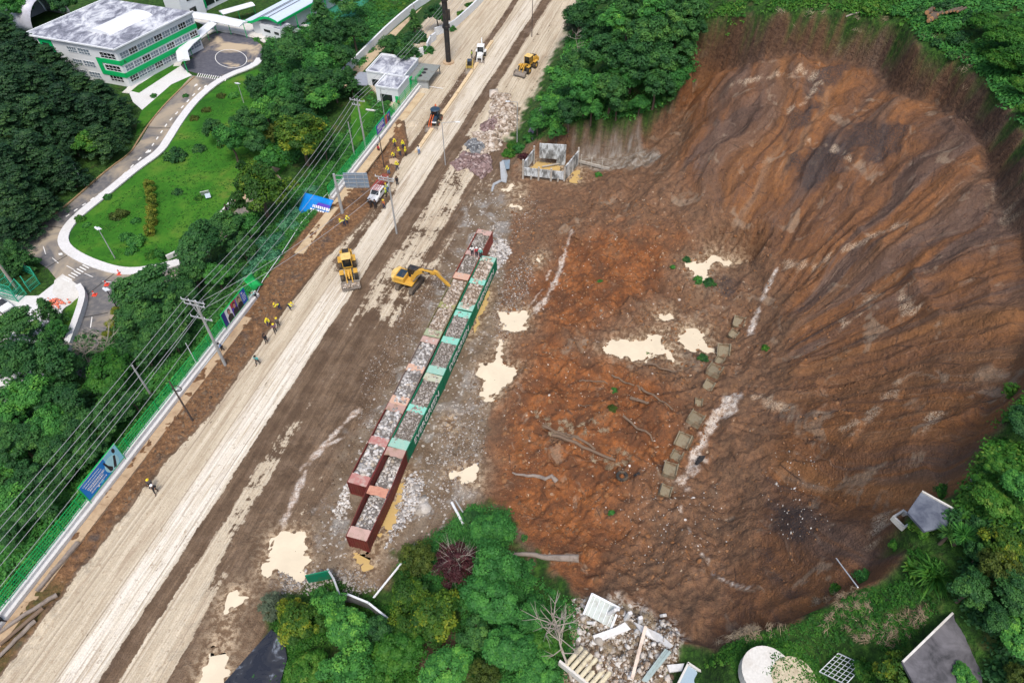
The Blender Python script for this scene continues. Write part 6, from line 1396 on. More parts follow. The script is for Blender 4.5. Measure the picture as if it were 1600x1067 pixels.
# striped hall
h0 = Vector(W(433, 37, ZS + 4)); h1 = Vector(W(380, 28, ZS + 4)); hu = (h1 - h0); hu.z = 0; wl = hu.length; hu.normalize(); hv = Vector((e1.x, e1.y, 0))
sh = empty('striped_hall', (h0.x, h0.y, ZS), 0, 'hall with a rippled white blue sheet roof edged in green at the top edge', 'hall')
M_SHEET = plain("pale_blue_sheet", (.55, .64, .76), .45, .1, .4, .1); m = MB(); vs = []; k = 14
def rz_(f): return 4.1 + .9 * math.sin(f * math.pi * 1.6 + .2)
for i in range(k + 1):
    f = i / k; c = hu * (wl * f); z = rz_(f); vs += [(c.x, c.y, z), (c.x + hv.x * 32, c.y + hv.y * 32, z)]
m.add(vs, [(2 * i, 2 * i + 1, 2 * i + 3, 2 * i + 2) for i in range(k)]); o = m.build('roof', M_SHEET, sh); sm = o.modifiers.new('t', 'SOLIDIFY'); sm.thickness = .1
m = MB(); pr = [(hu.x * wl * i / k - hv.x * .1, hu.y * wl * i / k - hv.y * .1, rz_(i / k) - .05) for i in range(k + 1)]
for a, b in zip(pr[:-1], pr[1:]): m.beam(a, b, .12, .55)
m.build('fascia', M_SCHG, sh); MB().beam((-hu.x * .06, -hu.y * .06, 3.95), (hv.x * 32 - hu.x * .06, hv.y * 32 - hu.y * .06, 3.95), .12, .5).build('fascia', M_SCHG, sh)
for f in (.25, .5, .78):
    m = MB(); c = hu * (wl * f); z = rz_(f) + .08; m.beam((c.x, c.y, z), (c.x + hv.x * 32, c.y + hv.y * 32, z), .12, .06); m.build('roof_seam', M_BLK, sh)
m = MB(); m.slab([(hu.x * 1.5 + hv.x * 1.2, hu.y * 1.5 + hv.y * 1.2), (hu.x * (wl - 1) + hv.x * 1.2, hu.y * (wl - 1) + hv.y * 1.2), (hu.x * (wl - 1) + hv.x * 31, hu.y * (wl - 1) + hv.y * 31), (hu.x * 1.5 + hv.x * 31, hu.y * 1.5 + hv.y * 31)], 0, 3.1); m.build('wall', M_SCHW, sh)
m = MB()
for i in range(6): c = hv * (1 + i * 5.5); MB().cyl((c.x, c.y, 0), (c.x, c.y, 4), .12, n=8).build('post', M_SCHG, sh)
gt = Vector(S(443, 66)); gh = empty('gatehouse', (gt.x, gt.y, ZS), math.atan2(e1.y, e1.x), 'small white gatehouse with two dark windows below the striped hall', 'gatehouse')
MB().box((1.8, 3.4, 1.45), (3.6, 6.6, 2.9)).build('wall', M_SCHW, gh); MB().box((1.8, 3.4, 2.98), (3.4, 6.4, .12)).build('roof', M_ROOFS, gh)
for y in (1.6, 4.6): MB().box((-.02, y, 1.7), (.1, 1.4 if y < 2 else 2.0, .6)).build('window', M_WIND, gh)
# guard house beside the road
def px_house():
    A0 = Vector(S(578, 146, 1.0)); 
    base = -1.2
    p_fl = Vector(W(577, 141, base)); p_fr = Vector(W(623, 154, base))
    root = empty('guard_house', (p_fl.x, p_fl.y, base), 0, 'white two part guard house with flat grey roofs beside the road', 'house')
    x = Vector((RN[0], RN[1], 0)); y = Vector((RD[0], RD[1], 0)); hz_ = 4.2
    def q(a, b): v = x * a + y * b; return (v.x, v.y)
    MB().slab([q(0, 0), q(8.6, 0), q(8.6, 8.2), q(0, 8.2)], -.5, hz_).build('wall', M_SCHW, root)
    MB().slab([q(4.4, -5.2), q(9.4, -5.2), q(9.4, 1), q(4.4, 1)], -.5, hz_ - .15).build('wall', M_SCHW, root)
    r1 = MB().slab([q(.25, .25), q(8.35, .25), q(8.35, 7.95), q(.25, 7.95)], hz_, hz_ + .03).build('roof', M_ROOFS, root); r2 = MB().slab([q(4.65, -4.95), q(9.15, -4.95), q(9.15, 0), q(4.65, 0)], hz_ - .15, hz_ - .11).build('roof', M_ROOFS, root)
    m = MB()
    for a, b in (((0, 0), (8.6, 0)), ((8.6, 0), (8.6, 8.2)), ((8.6, 8.2), (0, 8.2)), ((0, 8.2), (0, 0))): m.beam((*q(*a), hz_ + .12), (*q(*b), hz_ + .12), .25, .3)
    m.build('parapet', M_SCHW, r1); m = MB()
    for a, b in (((4.4, -5.2), (9.4, -5.2)), ((9.4, -5.2), (9.4, -.1)), ((4.4, -5.2), (4.4, -.1))): m.beam((*q(*a), hz_ - .02), (*q(*b), hz_ - .02), .25, .3)
    m.build('parapet', M_SCHW, r2)
    a = math.atan2(x.y, x.x)
    for c, z, w in ((2.2, 1.9, 2.3),):
        v = q(c, -.03); ww = MB().box((v[0], v[1], z), (w, .1, 1.6), a).build('window', M_WIND, root)
    v = q(6.6, -5.23); MB().box((v[0], v[1], 1.8), (2.6, .1, 1.7), a).build('window', M_WIND, root)
    v = q(9.0, -5.26); MB().box((v[0], v[1], 1.3), (.7, .14, 2.6), a).build('door', M_SCHG, root)
    v = q(9.5, 1.4); MB().box((v[0], v[1], 2.9), (.25, 1.2, 1.4), a).build('green_sign', M_SCHG, root)
    M_DG = plain('grey_canopy', (.21, .23, .22), .7, dirt=.3)
    MB().slab([q(8.75, 1.2), q(13.4, 1.8), q(13.4, 9), q(8.75, 8.6)], 3.0, 3.25).build('side_canopy', M_DG, root)
    for c in ((13.2, 2.0), (13.2, 8.8)): MB().cyl((*q(*c), 0), (*q(*c), 3), .12, n=8).build('post', M_DG, root)
    MB().slab([q(8.9, 1.6), q(13.2, 2.1), q(13.2, 2.3), q(8.9, 1.8)], 0, 3).build('side_wall', plain('grey_wall', (.35, .38, .40), .8), root)
    for c in ((10.9, 3.2), (11.2, 4.7), (11.0, 6.2)): v = q(*c); MB().cyl((v[0], v[1], 3.26), (v[0], v[1], 3.3), .5, n=14).build('skylight', M_BLK, root)
    MB().slab([q(-4.5, -1), q(-.3, 0), q(-.3, 5.5), q(-4.5, 5)], .9, 1.1).build('low_roof', plain('blue_grey_sheet', (.28, .31, .37), .6), root)
px_house()
sheet('lawn', [(548,178),(575,140),(606,160),(618,172),(600,190),(570,215),(552,230)], .55, M_LAWN, -2.0)
strip('stone_edging', [(572,172),(585,174),(597,172)], .4, 0, .2, M_CONCW, -1.3)
# access road with its white walls
strip('access_road', [(536,140),(560,112),(592,80),(630,44),(672,12),(700,-12)], 6.0, 0, .10, plain('sandy_road', (.46, .36, .24), .95, dirt=.4, dscale=.3), -2.0, off=1.2)
for lab, px, z0 in (('long white wall on the left side of the access road', [(500,162),(516,143),(528,131),(550,108),(575,83),(612,46),(650,14),(676,0),(700,-14)], -2.0),):
    wallthing('white_wall', px, .45, 1.9, M_SCHW, lab, 'wall', z0)
wallthing('white_wall', [(680,56),(707,47),(728,28),(746,11),(760,-4)], .35, 1.8, M_SCHW, 'white wall bending along the plaza beside the black mast', 'wall', 0)
for px, lab in (([(668,79),(674,66)], 'short white wall stub near the guard house trees, upper'), ([(643,90),(662,86)], 'short white wall stub by the guard house, lower'), ([(673,68),(681,62)], 'small white wall return between the plaza and the trees')):
    wallthing('white_wall', px, .35, 1.7, M_SCHW, lab, 'wall', 0, 0)
# ------------------------------------------------------------------ the long white wall, its fence and the pavement
M_FNC = plain("fence_green", (.0, .42, .10), .5, dirt=.05)
SW_ = [(-45, 39.5), (62, 103)]
def wall_run(s0, s1, label, flabel):
    root = tag(MB_run(s0, s1), label, 'wall')
    fr = empty('mesh_fence', (*fromst(s0, -14.7), 0), 0, flabel, 'fence'); o = Vector(fromst(s0, -14.7)); d = Vector(RD)
    m = MB(); L = s1 - s0; n_ = int(L / .30)
    for i in range(n_):
        c = d * (i * .30); m.box((c.x, c.y, 2.0), (.035, .035, 1.8))
    for z in (1.15, 1.6, 2.0, 2.4, 2.88): m.beam((0, 0, z), (d.x * L, d.y * L, z), .05)
    m.build('wire_mesh', M_FNC, fr)
    for i in range(int(L / 2.9) + 1):
        c = d * (i * 2.9); MB().box((c.x, c.y, 1.9), (.09, .09, 2.1), ROADANG).build('post', M_FNC, fr)
def MB_run(s0, s1):
    m = MB(); k = max(2, int((s1 - s0) / 9))
    for i in range(k):
        a = s0 + (s1 - s0) * i / k; b = s0 + (s1 - s0) * (i + 1) / k; h = 1.0 + .06 * (i % 3)
        m.slab([fromst(a, -14.95), fromst(b, -14.95), fromst(b, -14.45), fromst(a, -14.45)], -2.2, h)
        m.slab([fromst(a, -14.45), fromst(b, -14.45), fromst(b, -14.05), fromst(a, -14.05)], -.5, .55 + .03 * (i % 2))
    return m.build('boundary_wall', M_CONCW)
wall_run(-45, 33.5, 'long white boundary wall left of the road, lower stretch', 'green wire fence standing on the lower stretch of the white wall')
wall_run(58.5, 104, 'white boundary wall beside the guard house, upper stretch', 'green wire fence on the upper stretch of the white wall')
m = MB()
for i in range(46):
    a = -45 + i * 2.0; m.slab([fromst(a, -14.0), fromst(a + 1.97, -14.0), fromst(a + 1.97, -12.75), fromst(a, -12.75)], -.2, .10 + .01 * (i % 3)) if a < 28 else None
tag(m.build('pavement', M_TAN), kind='structure')
m = MB()
for i in range(27):
    a = 44 + i * 2.0; m.slab([fromst(a, -13.9), fromst(a + 1.97, -13.9), fromst(a + 1.97, -12.3), fromst(a, -12.3)], -.2, .10 + .01 * (i % 3))
tag(m.build('pavement', plain('beige_concrete', (.50, .39, .25), .9, dirt=.5, dscale=.4, dcol=(.3, .19, .1))), kind='structure')  # upper stretch: beige concrete of its own colour, slightly paler than the lower one
m = MB(); m.slab([fromst(77, -6.3), fromst(100, -6.3), fromst(100, -5.6), fromst(77, -5.6)], -.3, .16); m.slab([fromst(100.2, -6.3), fromst(126, -6.6), fromst(126, -5.9), fromst(100.2, -5.6)], -.3, .16); tag(m.build('kerb', plain('new_kerb', (.62, .48, .30), .85, dirt=.3)), kind='structure')
# ------------------------------------------------------------------ poles, lamps and wires
M_PCON = plain("pole_concrete", (.34, .35, .35), .85, dirt=.3); M_GALV = plain("galvanised", (.42, .44, .45), .5, .3, .4, .2); M_DPOLE = plain("dark_pole", (.07, .055, .05), .85, dirt=.3)
def vert_h(base, px, py):
    """height at which a point above `base` is seen at picture height py"""
    v = (py - 533.5) / F; k = (cp_ - v * sp_) / (sp_ + v * cp_); return CH - base[1] / k
def pole(px, py, tx, ty, r, mat, label, arms=(), name='utility_pole', cat='utility pole', rt=None):
    b = GZ(px, py); h = vert_h(b, tx, ty) - b[2]; root = empty(name, b, ROADANG, label, cat)
    MB().cyl((0, 0, -.3), (0, 0, h), r, rt or r * .65, n=10).build('shaft', mat, root)
    for (f, w, off) in arms:
        m = MB(); m.box((0, off, h * f), (.12, w, .14)); m.build('crossarm', M_GALV, root)
        for i in range(4):
            y = off - w / 2 + w * (i + .1) / 3.2; MB().cyl((0, y, h * f + .07), (0, y, h * f + .34), .06, .045, n=8).build('insulator', M_SCHW, root)
    return root, b, h
P1, b1, hh1 = pole(352, 570, 309, 470, .22, M_PCON, 'tall concrete power pole with two crossarms standing left of the road', ((.985, 3.4, .3), (.93, 3.0, .3), (.74, 3.2, .2)))
m = MB()
for y in (-.5, .9): m.beam((0, .1, hh1 * .76), (0, y, hh1 * .98), .08)
m.build('brace', M_GALV, P1)
P2, b2, hh2 = pole(571, 228, 561, 155, .2, M_PCON, 'concrete power pole with a crossarm on the lawn below the guard house', ((.97, 3.0, 0), (.88, 1.6, .4)))
P3, b3, hh3 = pole(620, 365, 606, 276, .16, M_GALV, 'grey pole with a crossarm between the white truck and the wheel loader', ((.97, 3.2, .6), (.93, 2.6, .4)))
pole(554, 243, 549, 191, .13, M_PCON, 'thin plain pole just left of the crossarm pole by the guard house')
pole(600, 260, 592, 214, .12, M_DPOLE, 'thin dark pole in front of the dark blue banner'); pole(602, 190, 597, 138, .10, M_GALV, 'thin grey pole in front of the guard house wall', ((.98, 1.2, -.4),))
pole(301, 657, 273, 596, .14, M_DPOLE, 'leaning looking dark pole with a coil of cable at its top on the brown verge')
a_ = GZ(301, 657); cl = MB(); cp0 = Vector(a_) + Vector((0, 0, vert_h(a_, 276, 607) - a_[2]))
for i in range(16): t0 = 6.283 * i / 16; t1 = 6.283 * (i + 1) / 16; cl.cyl(cp0 + Vector((.55 * math.cos(t0) + .4, 0, .5 * math.sin(t0))), cp0 + Vector((.55 * math.cos(t1) + .4, 0, .5 * math.sin(t1))), .06, n=6)
tag(cl.build('cable_coil', M_BLK), 'ring of black cable hanging at the top of the dark verge pole', 'cable coil')
pole(236, 617, 208, 571, .17, M_PCON, 'short grey concrete post among the trees behind the lower wall'); pole(306, 566, 288, 536, .07, M_SCHW, 'thin white post behind the green fence'); pole(100, 268, 92, 232, .0, M_PCON, 'x') if 0 else None
pole(132, 290, 118, 258, .10, M_PCON, 'thin pole at the edge of the cypress wood beside the school road'); pole(509, 143, 498, 138, .08, M_PCON, 'x') if 0 else None
def lamp(px, py, tx, ty, label, arm=1.3, solar=True, mat=None, ang=0):
    b = GZ(px, py); h = vert_h(b, tx, ty) - b[2]; root = empty('street_lamp', b, ang, label, 'street lamp'); mat = mat or M_GALV
    MB().cyl((0, 0, -.2), (0, 0, h), .10, .065, n=8).build('post', mat, root)
    MB().beam((0, 0, h), (arm, 0, h + .15), .07).build('arm', mat, root)
    MB().box((arm + .2, 0, h + .15), (.8, .3, .12)).build('lamp_head', M_SCHW, root, bevel=.02)
    if solar: MB().box((0, 0, h + .35), (.9, .7, .05), rx=.3).build('solar_panel', M_SCHW, root)
    return root
lamp(180, 404, 151, 360, 'grey lamp post with a white solar head near the lower end of the lawn', .5, ang=2.5); lamp(381, 161, 373, 133, 'lamp post with a white solar head near the top of the lawn', .4, ang=2.5)
lamp(184, 482, 175, 455, 'dark lamp post at the edge of the lower school road', .4, True, M_BLK, 2.5); lamp(696, 258, 690, 192, 'slim road lamp with its arm out over the white lane', 2.6, False, M_GALV, 0)
lamp(831, 58, 831, -8, 'dark lamp post in the brown strip at the top of the road', 2.0, False, M_DPOLE, 3.14); lamp(808, 224, 808, 160, 'grey lamp post at the right of the rock heaps', 1.6, False, M_GALV, 3.14)
b = GZ(535, 332); h = vert_h(b, 522, 272) - b[2]; sg = empty('overhead_sign', b, 0, 'tall grey post carrying a big road sign board seen from behind', 'road sign')
MB().cyl((0, 0, -.2), (0, 0, h), .28, .2, n=12).build('post', M_GALV, sg); MB().box((3.5, 0, h - 1.25), (4.0, .1, 2.9)).build('sign_board', plain('sign_back', (.20, .27, .36), .5, .2), sg, bevel=.02)
m = MB()
for i in range(4): m.box((3.5, -.09, h - 2.4 + i * .75), (4.0, .06, .07))
for i in range(3): m.box((2.2 + i * 1.3, -.09, h - 1.25), (.07, .06, 2.9))
for i in range(3): m.beam((0, 0, h - .25 - i * .85), (1.7, 0, h - .35 - i * .85), .09)
m.build('sign_ribs', M_GALV, sg)
mb = GZ(701, 98); mst = empty('steel_mast', mb, 0, 'thick black steel mast rising out of the top of the picture', 'mast')
MB().cyl((0, 0, 0), (0, 0, 13.5), .58, .60, n=20).build('lower_shaft', M_BLK, mst); MB().cyl((0, 0, 13.5), (0, 0, 34), .80, .72, n=20).build('upper_shaft', M_BLK, mst); MB().cyl((0, 0, 7.8), (0, 0, 8.3), .85, n=20).build('collar', M_BLK, mst); MB().cyl((0, 0, -.2), (0, 0, .25), 1.3, n=20).build('footing', M_TAN, mst)
MB().box((.8, 0, 10.5), (.5, .6, 2.2)).build('junction_box', M_BLK, mst)
M_WIRE = plain("power_cable", (.30, .31, .33), .6, dirt=0)
def wire(p, q, sag, label, r=.035):
    p = Vector(p); q = Vector(q); pts = []
    for i in range(25): f = i / 24; v = p.lerp(q, f); v.z -= sag * 4 * f * (1 - f); pts.append(v)
    tag(MB().tube(pts, r, 4).build('power_line', M_WIRE), label, 'power line', 'power lines strung along the road')
dirw = Vector((RD[0], RD[1], 0)); nn_ = Vector((RN[0], RN[1], 0)); T1 = Vector((b1[0], b1[1], b1[2])); T2_ = Vector((b2[0], b2[1], b2[2])); T3 = Vector(b3)
for i in range(4):
    o = nn_ * (-1.5 + i * 1.0); lab = ['leftmost', 'second from left', 'third from left', 'rightmost'][i] + ' upper power line running to lower left from the tall concrete pole'
    wire(T1 + o + Vector((0, 0, hh1 * .99)), T1 + o + Vector((0, 0, hh1 * .99)) - dirw * 62 - nn_ * 1.0, 1.2, lab)
    if i < 3:
        wire(T1 + o + Vector((0, 0, hh1 * .99)), T2_ + o * .8 + Vector((0, 0, hh2 * .98)), 1.6, ['left', 'middle', 'right'][i] + ' upper power line between the concrete pole and the guard house pole')
        wire(T2_ + o * .8 + Vector((0, 0, hh2 * .98)), T2_ + o * .8 + Vector((0, 0, hh2 * 1.0)) + dirw * 75, 1.8, ['left', 'middle', 'right'][i] + ' power line from the guard house pole up past the black mast')
for i in range(2):
    o = nn_ * (-.8 + i * 1.6); wire(T1 + o + Vector((0, 0, hh1 * .75)), T1 + o + Vector((0, 0, hh1 * .74)) - dirw * 62, 1.2, ['left', 'right'][i] + ' lower power line leaving the tall concrete pole toward lower left')
    wire(T1 + o + nn_ * .6 + Vector((0, 0, hh1 * .94)), T3 + o + Vector((0, 0, hh3 * .97)), 1.3, ['left', 'right'][i] + ' power line crossing the verge to the pole by the white truck')
    wire(T1 + o + Vector((0, 0, hh1 * .75)), T2_ + o + Vector((0, 0, hh2 * .6)), 1.5, ['left', 'right'][i] + ' lower power line between the concrete pole and the guard house pole')
wire(T2_ + Vector((0, 0, hh2 * .6)), T2_ + Vector((0, 0, hh2 * .6)) + dirw * 75, 1.5, 'lowest power line from the guard house pole toward the black mast')
hp = [GZ(x, y) for x, y in [(135, 798), (240, 672), (345, 543), (398, 468), (412, 440), (440, 400), (472, 350), (500, 318), (575, 232), (630, 168), (654, 135), (692, 141)]]
tag(MB().tube([(p[0], p[1], p[2] + .35) for p in hp], .055, 5).build('white_hose', M_SCHW), 'long white hose running along the boundary wall past the broken gap', 'hose')

# ------------------------------------------------------------------ billboards
def board(tl, tr, bl, br, zb, label, bg, draw, name='billboard', z_top=None, frame=None):
    B0 = Vector(W(bl[0], bl[1], zb)); B1 = Vector(W(br[0], br[1], zb))
    for B_q in (B0, B1): B_q += Vector((RN[0], RN[1], 0)) * (-14.5 - float(st(B_q.x, B_q.y)[1]))
    d = B1 - B0; Wd = d.length
    ht = (vert_h(B0, *tl) + vert_h(B1, *tr)) / 2 - zb; ang = math.atan2(d.y, d.x)
    root = empty(name, B0, ang, label, 'billboard')
    MB().box((Wd / 2, 0, ht / 2), (Wd, .07, ht)).build('panel', bg, root)
    m = MB()
    for z in (0, ht): m.box((Wd / 2, 0, z), (Wd + .1, .12, .09))
    for x in (0, Wd): m.box((x, 0, ht / 2 - .5), (.09, .12, ht + 1.0))
    m.build('frame', frame or M_FNC, root)
    draw(root, Wd, ht); return root
def patch(root, pts, mat, nm, k=0, Wd=1, ht=1):
    return meshobj(nm, [(x * Wd, -.04 - .004 * k, z * ht) for x, z in pts] + [(x * Wd, -.036, z * ht) for x, z in pts], [tuple(range(len(pts)))] + [(i, (i + 1) % len(pts), len(pts) + (i + 1) % len(pts), len(pts) + i) for i in range(len(pts))], mat, root)
def disc(cx, cz, rx, rz, n=20): return [(cx + rx * math.cos(-6.283 * i / n), cz + rz * math.sin(-6.283 * i / n)) for i in range(n)]
def lines(root, Wd, ht, rows, mat, seed):
    g = random.Random(seed); m = MB()
    for (z, x0, x1, hh) in rows:
        x = x0
        while x < x1:
            w = g.uniform(.010, .028); w = min(w, x1 - x); m.box(((x + w / 2) * Wd, -.045, z * ht), (w * Wd, .01, hh * ht)); x += w + g.uniform(.006, .014)
    m.build('lettering', mat, root)
C = lambda n, c: plain(n, c, .5, dirt=.08)
M_B1 = C('banner_blue', (.0, .20, .62)); M_B2 = C('banner_sky', (.25, .60, .78)); M_B3 = C('banner_navy', (.02, .03, .22)); M_SK = C('banner_skin', (.48, .27, .20)); M_BR = C('banner_red', (.50, .06, .06)); M_BW = C('banner_white', (.75, .78, .82)); M_BK = C('banner_black', (.02, .022, .03)); M_BV = C('banner_violet', (.10, .05, .42)); M_BC = C('banner_cobalt', (.02, .08, .45))
def d1(r, w, h):
    patch(r, [(.66, 0), (.66, 1), (1, 1), (1, 0)], M_B2, 'sky_area', 1, w, h); patch(r, disc(.74, .36, .17, .40), C('banner_pale', (.40, .72, .80)), 'round_photo', 2, w, h)
    for q in (disc(.90, .80, .035, .13), [(.62, .42), (.60, .75), (.63, .80), (.66, .45), (.72, .2), (.68, .05), (.63, .12)], [(.72, .08), (.78, .35), (.84, .62), (.88, .55), (.82, .2), (.78, .02)]): patch(r, q, M_BK, 'dark_figure', 3, w, h)
    lines(r, w, h, [(.80, .06, .50, .05), (.66, .08, .52, .05), (.50, .10, .56, .10), (.36, .12, .50, .10), (.20, .12, .54, .06)], M_BW, 1); patch(r, disc(.30, .13, .02, .06), M_BW, 'round_mark', 3, w, h); patch(r, disc(.40, .12, .04, .05), C('banner_cyan', (.1, .55, .8)), 'cyan_mark', 3, w, h)
board((114, 763), (170, 693), (132, 780), (188, 712), 1.05, 'blue billboard with a round photo and white lines of text on the lower wall', M_B1, d1)
def d2(r, w, h):
    for x0, x1, mt in ((0, .14, M_B3), (.14, .38, M_BW), (.38, .60, M_BV), (.60, .80, M_SAGE)): patch(r, [(x0, 0), (x0, 1), (x1, 1), (x1, 0)], mt, 'colour_field', 1, w, h)
    patch(r, [(.38, .62), (.40, 1), (.58, 1), (.55, .55)], M_BR, 'red_field', 2, w, h)
    for cx in (.27, .50, .70):
        patch(r, [(cx - .10, 0), (cx - .09, .35), (cx - .03, .48), (cx + .03, .48), (cx + .09, .35), (cx + .10, 0)], M_BK, 'dark_suit', 3, w, h); patch(r, disc(cx, .68, .052, .20), M_BK, 'hair', 3, w, h); patch(r, disc(cx, .62, .042, .16), M_SK, 'face', 4, w, h)
    lines(r, w, h, [(.80, .84, .90, .12), (.62, .84, .97, .05), (.50, .84, .96, .05), (.38, .84, .97, .05), (.26, .84, .94, .05)], M_BW, 2)
board((340, 494), (378, 447), (348, 511), (387, 468), 1.05, 'billboard with three suited half figures and a dark blue text panel', M_BC, d2)
def d3(r, w, h):
    patch(r, [(0, 0), (0, .5), (1, .35), (1, 0)], M_BV, 'violet_field', 1, w, h); lines(r, w, h, [(.82, .15, .85, .06), (.66, .12, .8, .12), (.50, .2, .9, .06), (.34, .15, .6, .08), (.16, .6, .85, .12)], M_BW, 3)
board((585, 198), (599, 181), (589, 214), (600, 197), .9, 'small dark blue and violet banner on the wall below the guard house', M_BC, d3)
def d4(r, w, h):
    patch(r, [(0, 0), (0, 1), (.5, 1), (.4, 0)], M_BR, 'red_field', 1, w, h); patch(r, disc(.3, .7, .12, .12), M_SK, 'face', 2, w, h); patch(r, disc(.7, .7, .12, .12), M_SK, 'face', 2, w, h); patch(r, [(.55, 0), (.55, .55), (.9, .55), (.9, 0)], M_BK, 'dark_suit', 2, w, h)
board((600, 182), (608, 172), (602, 198), (610, 187), .9, 'narrow red banner with two figures beside the dark blue one', M_BC, d4)
# the fallen one, lying back in the reeds
f0 = Vector(GZ(462, 338)); f1 = Vector(GZ(496, 333)); dv_ = f1 - f0; fb = empty('fallen_billboard', f0, math.atan2(dv_.y, dv_.x), 'fallen blue and violet billboard lying askew at the break in the wall', 'billboard'); fb.rotation_euler = (R(-36), 0, math.atan2(dv_.y, dv_.x) - .12)
wF, hF = 5.8, 4.4; m = MB(); nx_ = 10; vs = []
for i in range(nx_ + 1):
    for j in range(6): vs.append((wF * i / nx_ + j * .22, .12 * math.sin(i * .9 + j * .7), hF * j / 5))
m.add(vs, [(i * 6 + j, i * 6 + 6 + j, i * 6 + 7 + j, i * 6 + 1 + j) for i in range(nx_) for j in range(5)]); o = m.build('banner_sheet', M_B1, fb, smooth=True); o.modifiers.new('t', 'SOLIDIFY').thickness = .05
def tl_(pts, mat, nm, y): meshobj(nm, [(x, y, z) for x, z in pts], [tuple(range(len(pts)))], mat, fb)
m = MB()
for z, x0, x1, hh in ((2.6, 2.4, 5.6, .5), (2.0, 2.2, 5.0, .3), (1.5, 2.4, 5.2, .4), (.8, 3.6, 5.2, .5)):
    x = x0
    while x < x1: w = random.uniform(.15, .4); m.box((x + w / 2 + z * .3, -.2, z), (w, .02, hh)); x += w + .14
m.build('lettering', M_BW, fb); tl_([(3.6, 2.6), (4.2, 3.4), (6.6, 3.4), (6.2, 2.4), (5.4, 2.8)], M_BV, 'violet_field', -.17); tl_([(1.0, .1), (1.2, .6), (1.7, .7), (1.9, .2)], M_SK, 'face', -.17)
q0 = Vector(GZ(372, 505)); 
# torn green netting at the end of the lower fence
e0 = Vector((*fromst(33.5, -14.7), 1.0)); nt = MB(); k = 5; vs = []
for i in range(k):
    for j in range(5): p = e0 + Vector((RD[0], RD[1], 0)) * (i * .55) + Vector((RN[0], RN[1], 0)) * (-1.2 * math.sin(j * .5) + .1 * math.sin(i * 2 + j)) + Vector((0, 0, j * .55 - i * .16 + .15 * math.sin(i + j))); vs.append(p)
nt.add(vs, [(i * 5 + j, i * 5 + 5 + j, i * 5 + 6 + j, i * 5 + 1 + j) for i in range(k - 1) for j in range(4)]); o = nt.build('green_netting', plain('net_green', (.02, .50, .12), .6, dirt=.1), smooth=True); o.modifiers.new('t', 'SOLIDIFY').thickness = .03
tag(o, 'crumpled bright green netting at the broken end of the lower fence', 'netting')

# ------------------------------------------------------------------ people
M_SKIN = plain("skin", (.33, .17, .11), .6, dirt=0); M_HAIR = plain("hair", (.02, .015, .012), .7, dirt=0)
PAL = {}
def cloth(c):
    if c not in PAL: PAL[c] = plain("cloth_%d" % (len(PAL) + 1), c, .85, dirt=.15)
    return PAL[c]
def skin_mesh(verts, edges, radii, name, mat, sub=1, root=0):
    me = bpy.data.meshes.new(name); me.from_pydata(verts, edges, []); o = bpy.data.objects.new(name, me); col.objects.link(o)
    sm = o.modifiers.new('s', 'SKIN'); 
    for v, r_ in zip(me.skin_vertices[0].data, radii): v.radius = (r_, r_) if not isinstance(r_, tuple) else r_
    me.skin_vertices[0].data[root].use_root = True; ss = o.modifiers.new('ss', 'SUBSURF'); ss.levels = sub; ss.render_levels = sub
    bpy.context.view_layer.update(); ev = o.evaluated_get(bpy.context.evaluated_depsgraph_get()); out = bpy.data.meshes.new_from_object(ev); bpy.data.objects.remove(o); out.name = name
    out.materials.clear(); out.materials.append(mat); out.polygons.foreach_set('use_smooth', [True] * len(out.polygons)); return out
def skeleton(pose):
    lean, arms, step = pose      # radians forward, 'down' / 'work' / 'hips', stride
    H = Vector((0, 0, .93)); cl, sn = math.cos(lean), math.sin(lean)
    up = lambda d, x=0, f=0: H + Vector((x, sn * d + cl * f, cl * d - sn * f))
    J = {'pelvis': H, 'belly': up(.18), 'chest': up(.40), 'neck': up(.56), 'head0': up(.64), 'head1': up(.74, 0, .015), 'head2': up(.80, 0, .0)}
    for s, k in ((-1, 'L'), (1, 'R')):
        J['hip' + k] = H + Vector((s * .10, 0, -.03)); st_ = step * s; J['knee' + k] = Vector((s * .11, st_ * .5 + .05, .50)); J['ank' + k] = Vector((s * .11, st_, .09)); J['toe' + k] = Vector((s * .12, st_ + .17, .04))
        sh_ = up(.50, s * .19); J['sho' + k] = sh_
        if arms == 'down': e_ = sh_ + Vector((s * .06, .02, -.28)); h_ = e_ + Vector((s * .0, .08, -.25))
        elif arms == 'work': e_ = sh_ + Vector((s * .08, .16, -.22)); h_ = e_ + Vector((-s * .10, .22, -.04))
        elif arms == 'hips': e_ = sh_ + Vector((s * .18, -.04, -.22)); h_ = e_ + Vector((-s * .16, .14, -.12))
        else: e_ = sh_ + Vector((s * .12, .14, -.14)); h_ = e_ + Vector((s * .02, .20, .12)) if s > 0 else sh_ + Vector((-.08, .08, -.50))
        J['elb' + k] = e_; J['wri' + k] = h_; d = (h_ - e_).normalized(); J['palm' + k] = h_ + d * .07
        sd_ = Vector((1, 0, 0)) if abs(d.x) < .8 else Vector((0, 1, 0)); sd_ = (sd_ - d * sd_.dot(d)).normalized()
        for i, (o_, ln) in enumerate(((-.03, .065), (-.01, .080), (.01, .085), (.03, .070))): J['f%d%s' % (i, k)] = J['palm' + k] + d * .025 + sd_ * o_; J['g%d%s' % (i, k)] = J['palm' + k] + d * ln + sd_ * o_ * 1.2 + Vector((0, .015, -.01))
        J['thumb' + k] = J['wri' + k] + d * .05 - sd_ * s * .06
    return J
EDG = [('pelvis', 'belly'), ('belly', 'chest'), ('chest', 'neck'), ('neck', 'head0'), ('head0', 'head1'), ('head1', 'head2')]
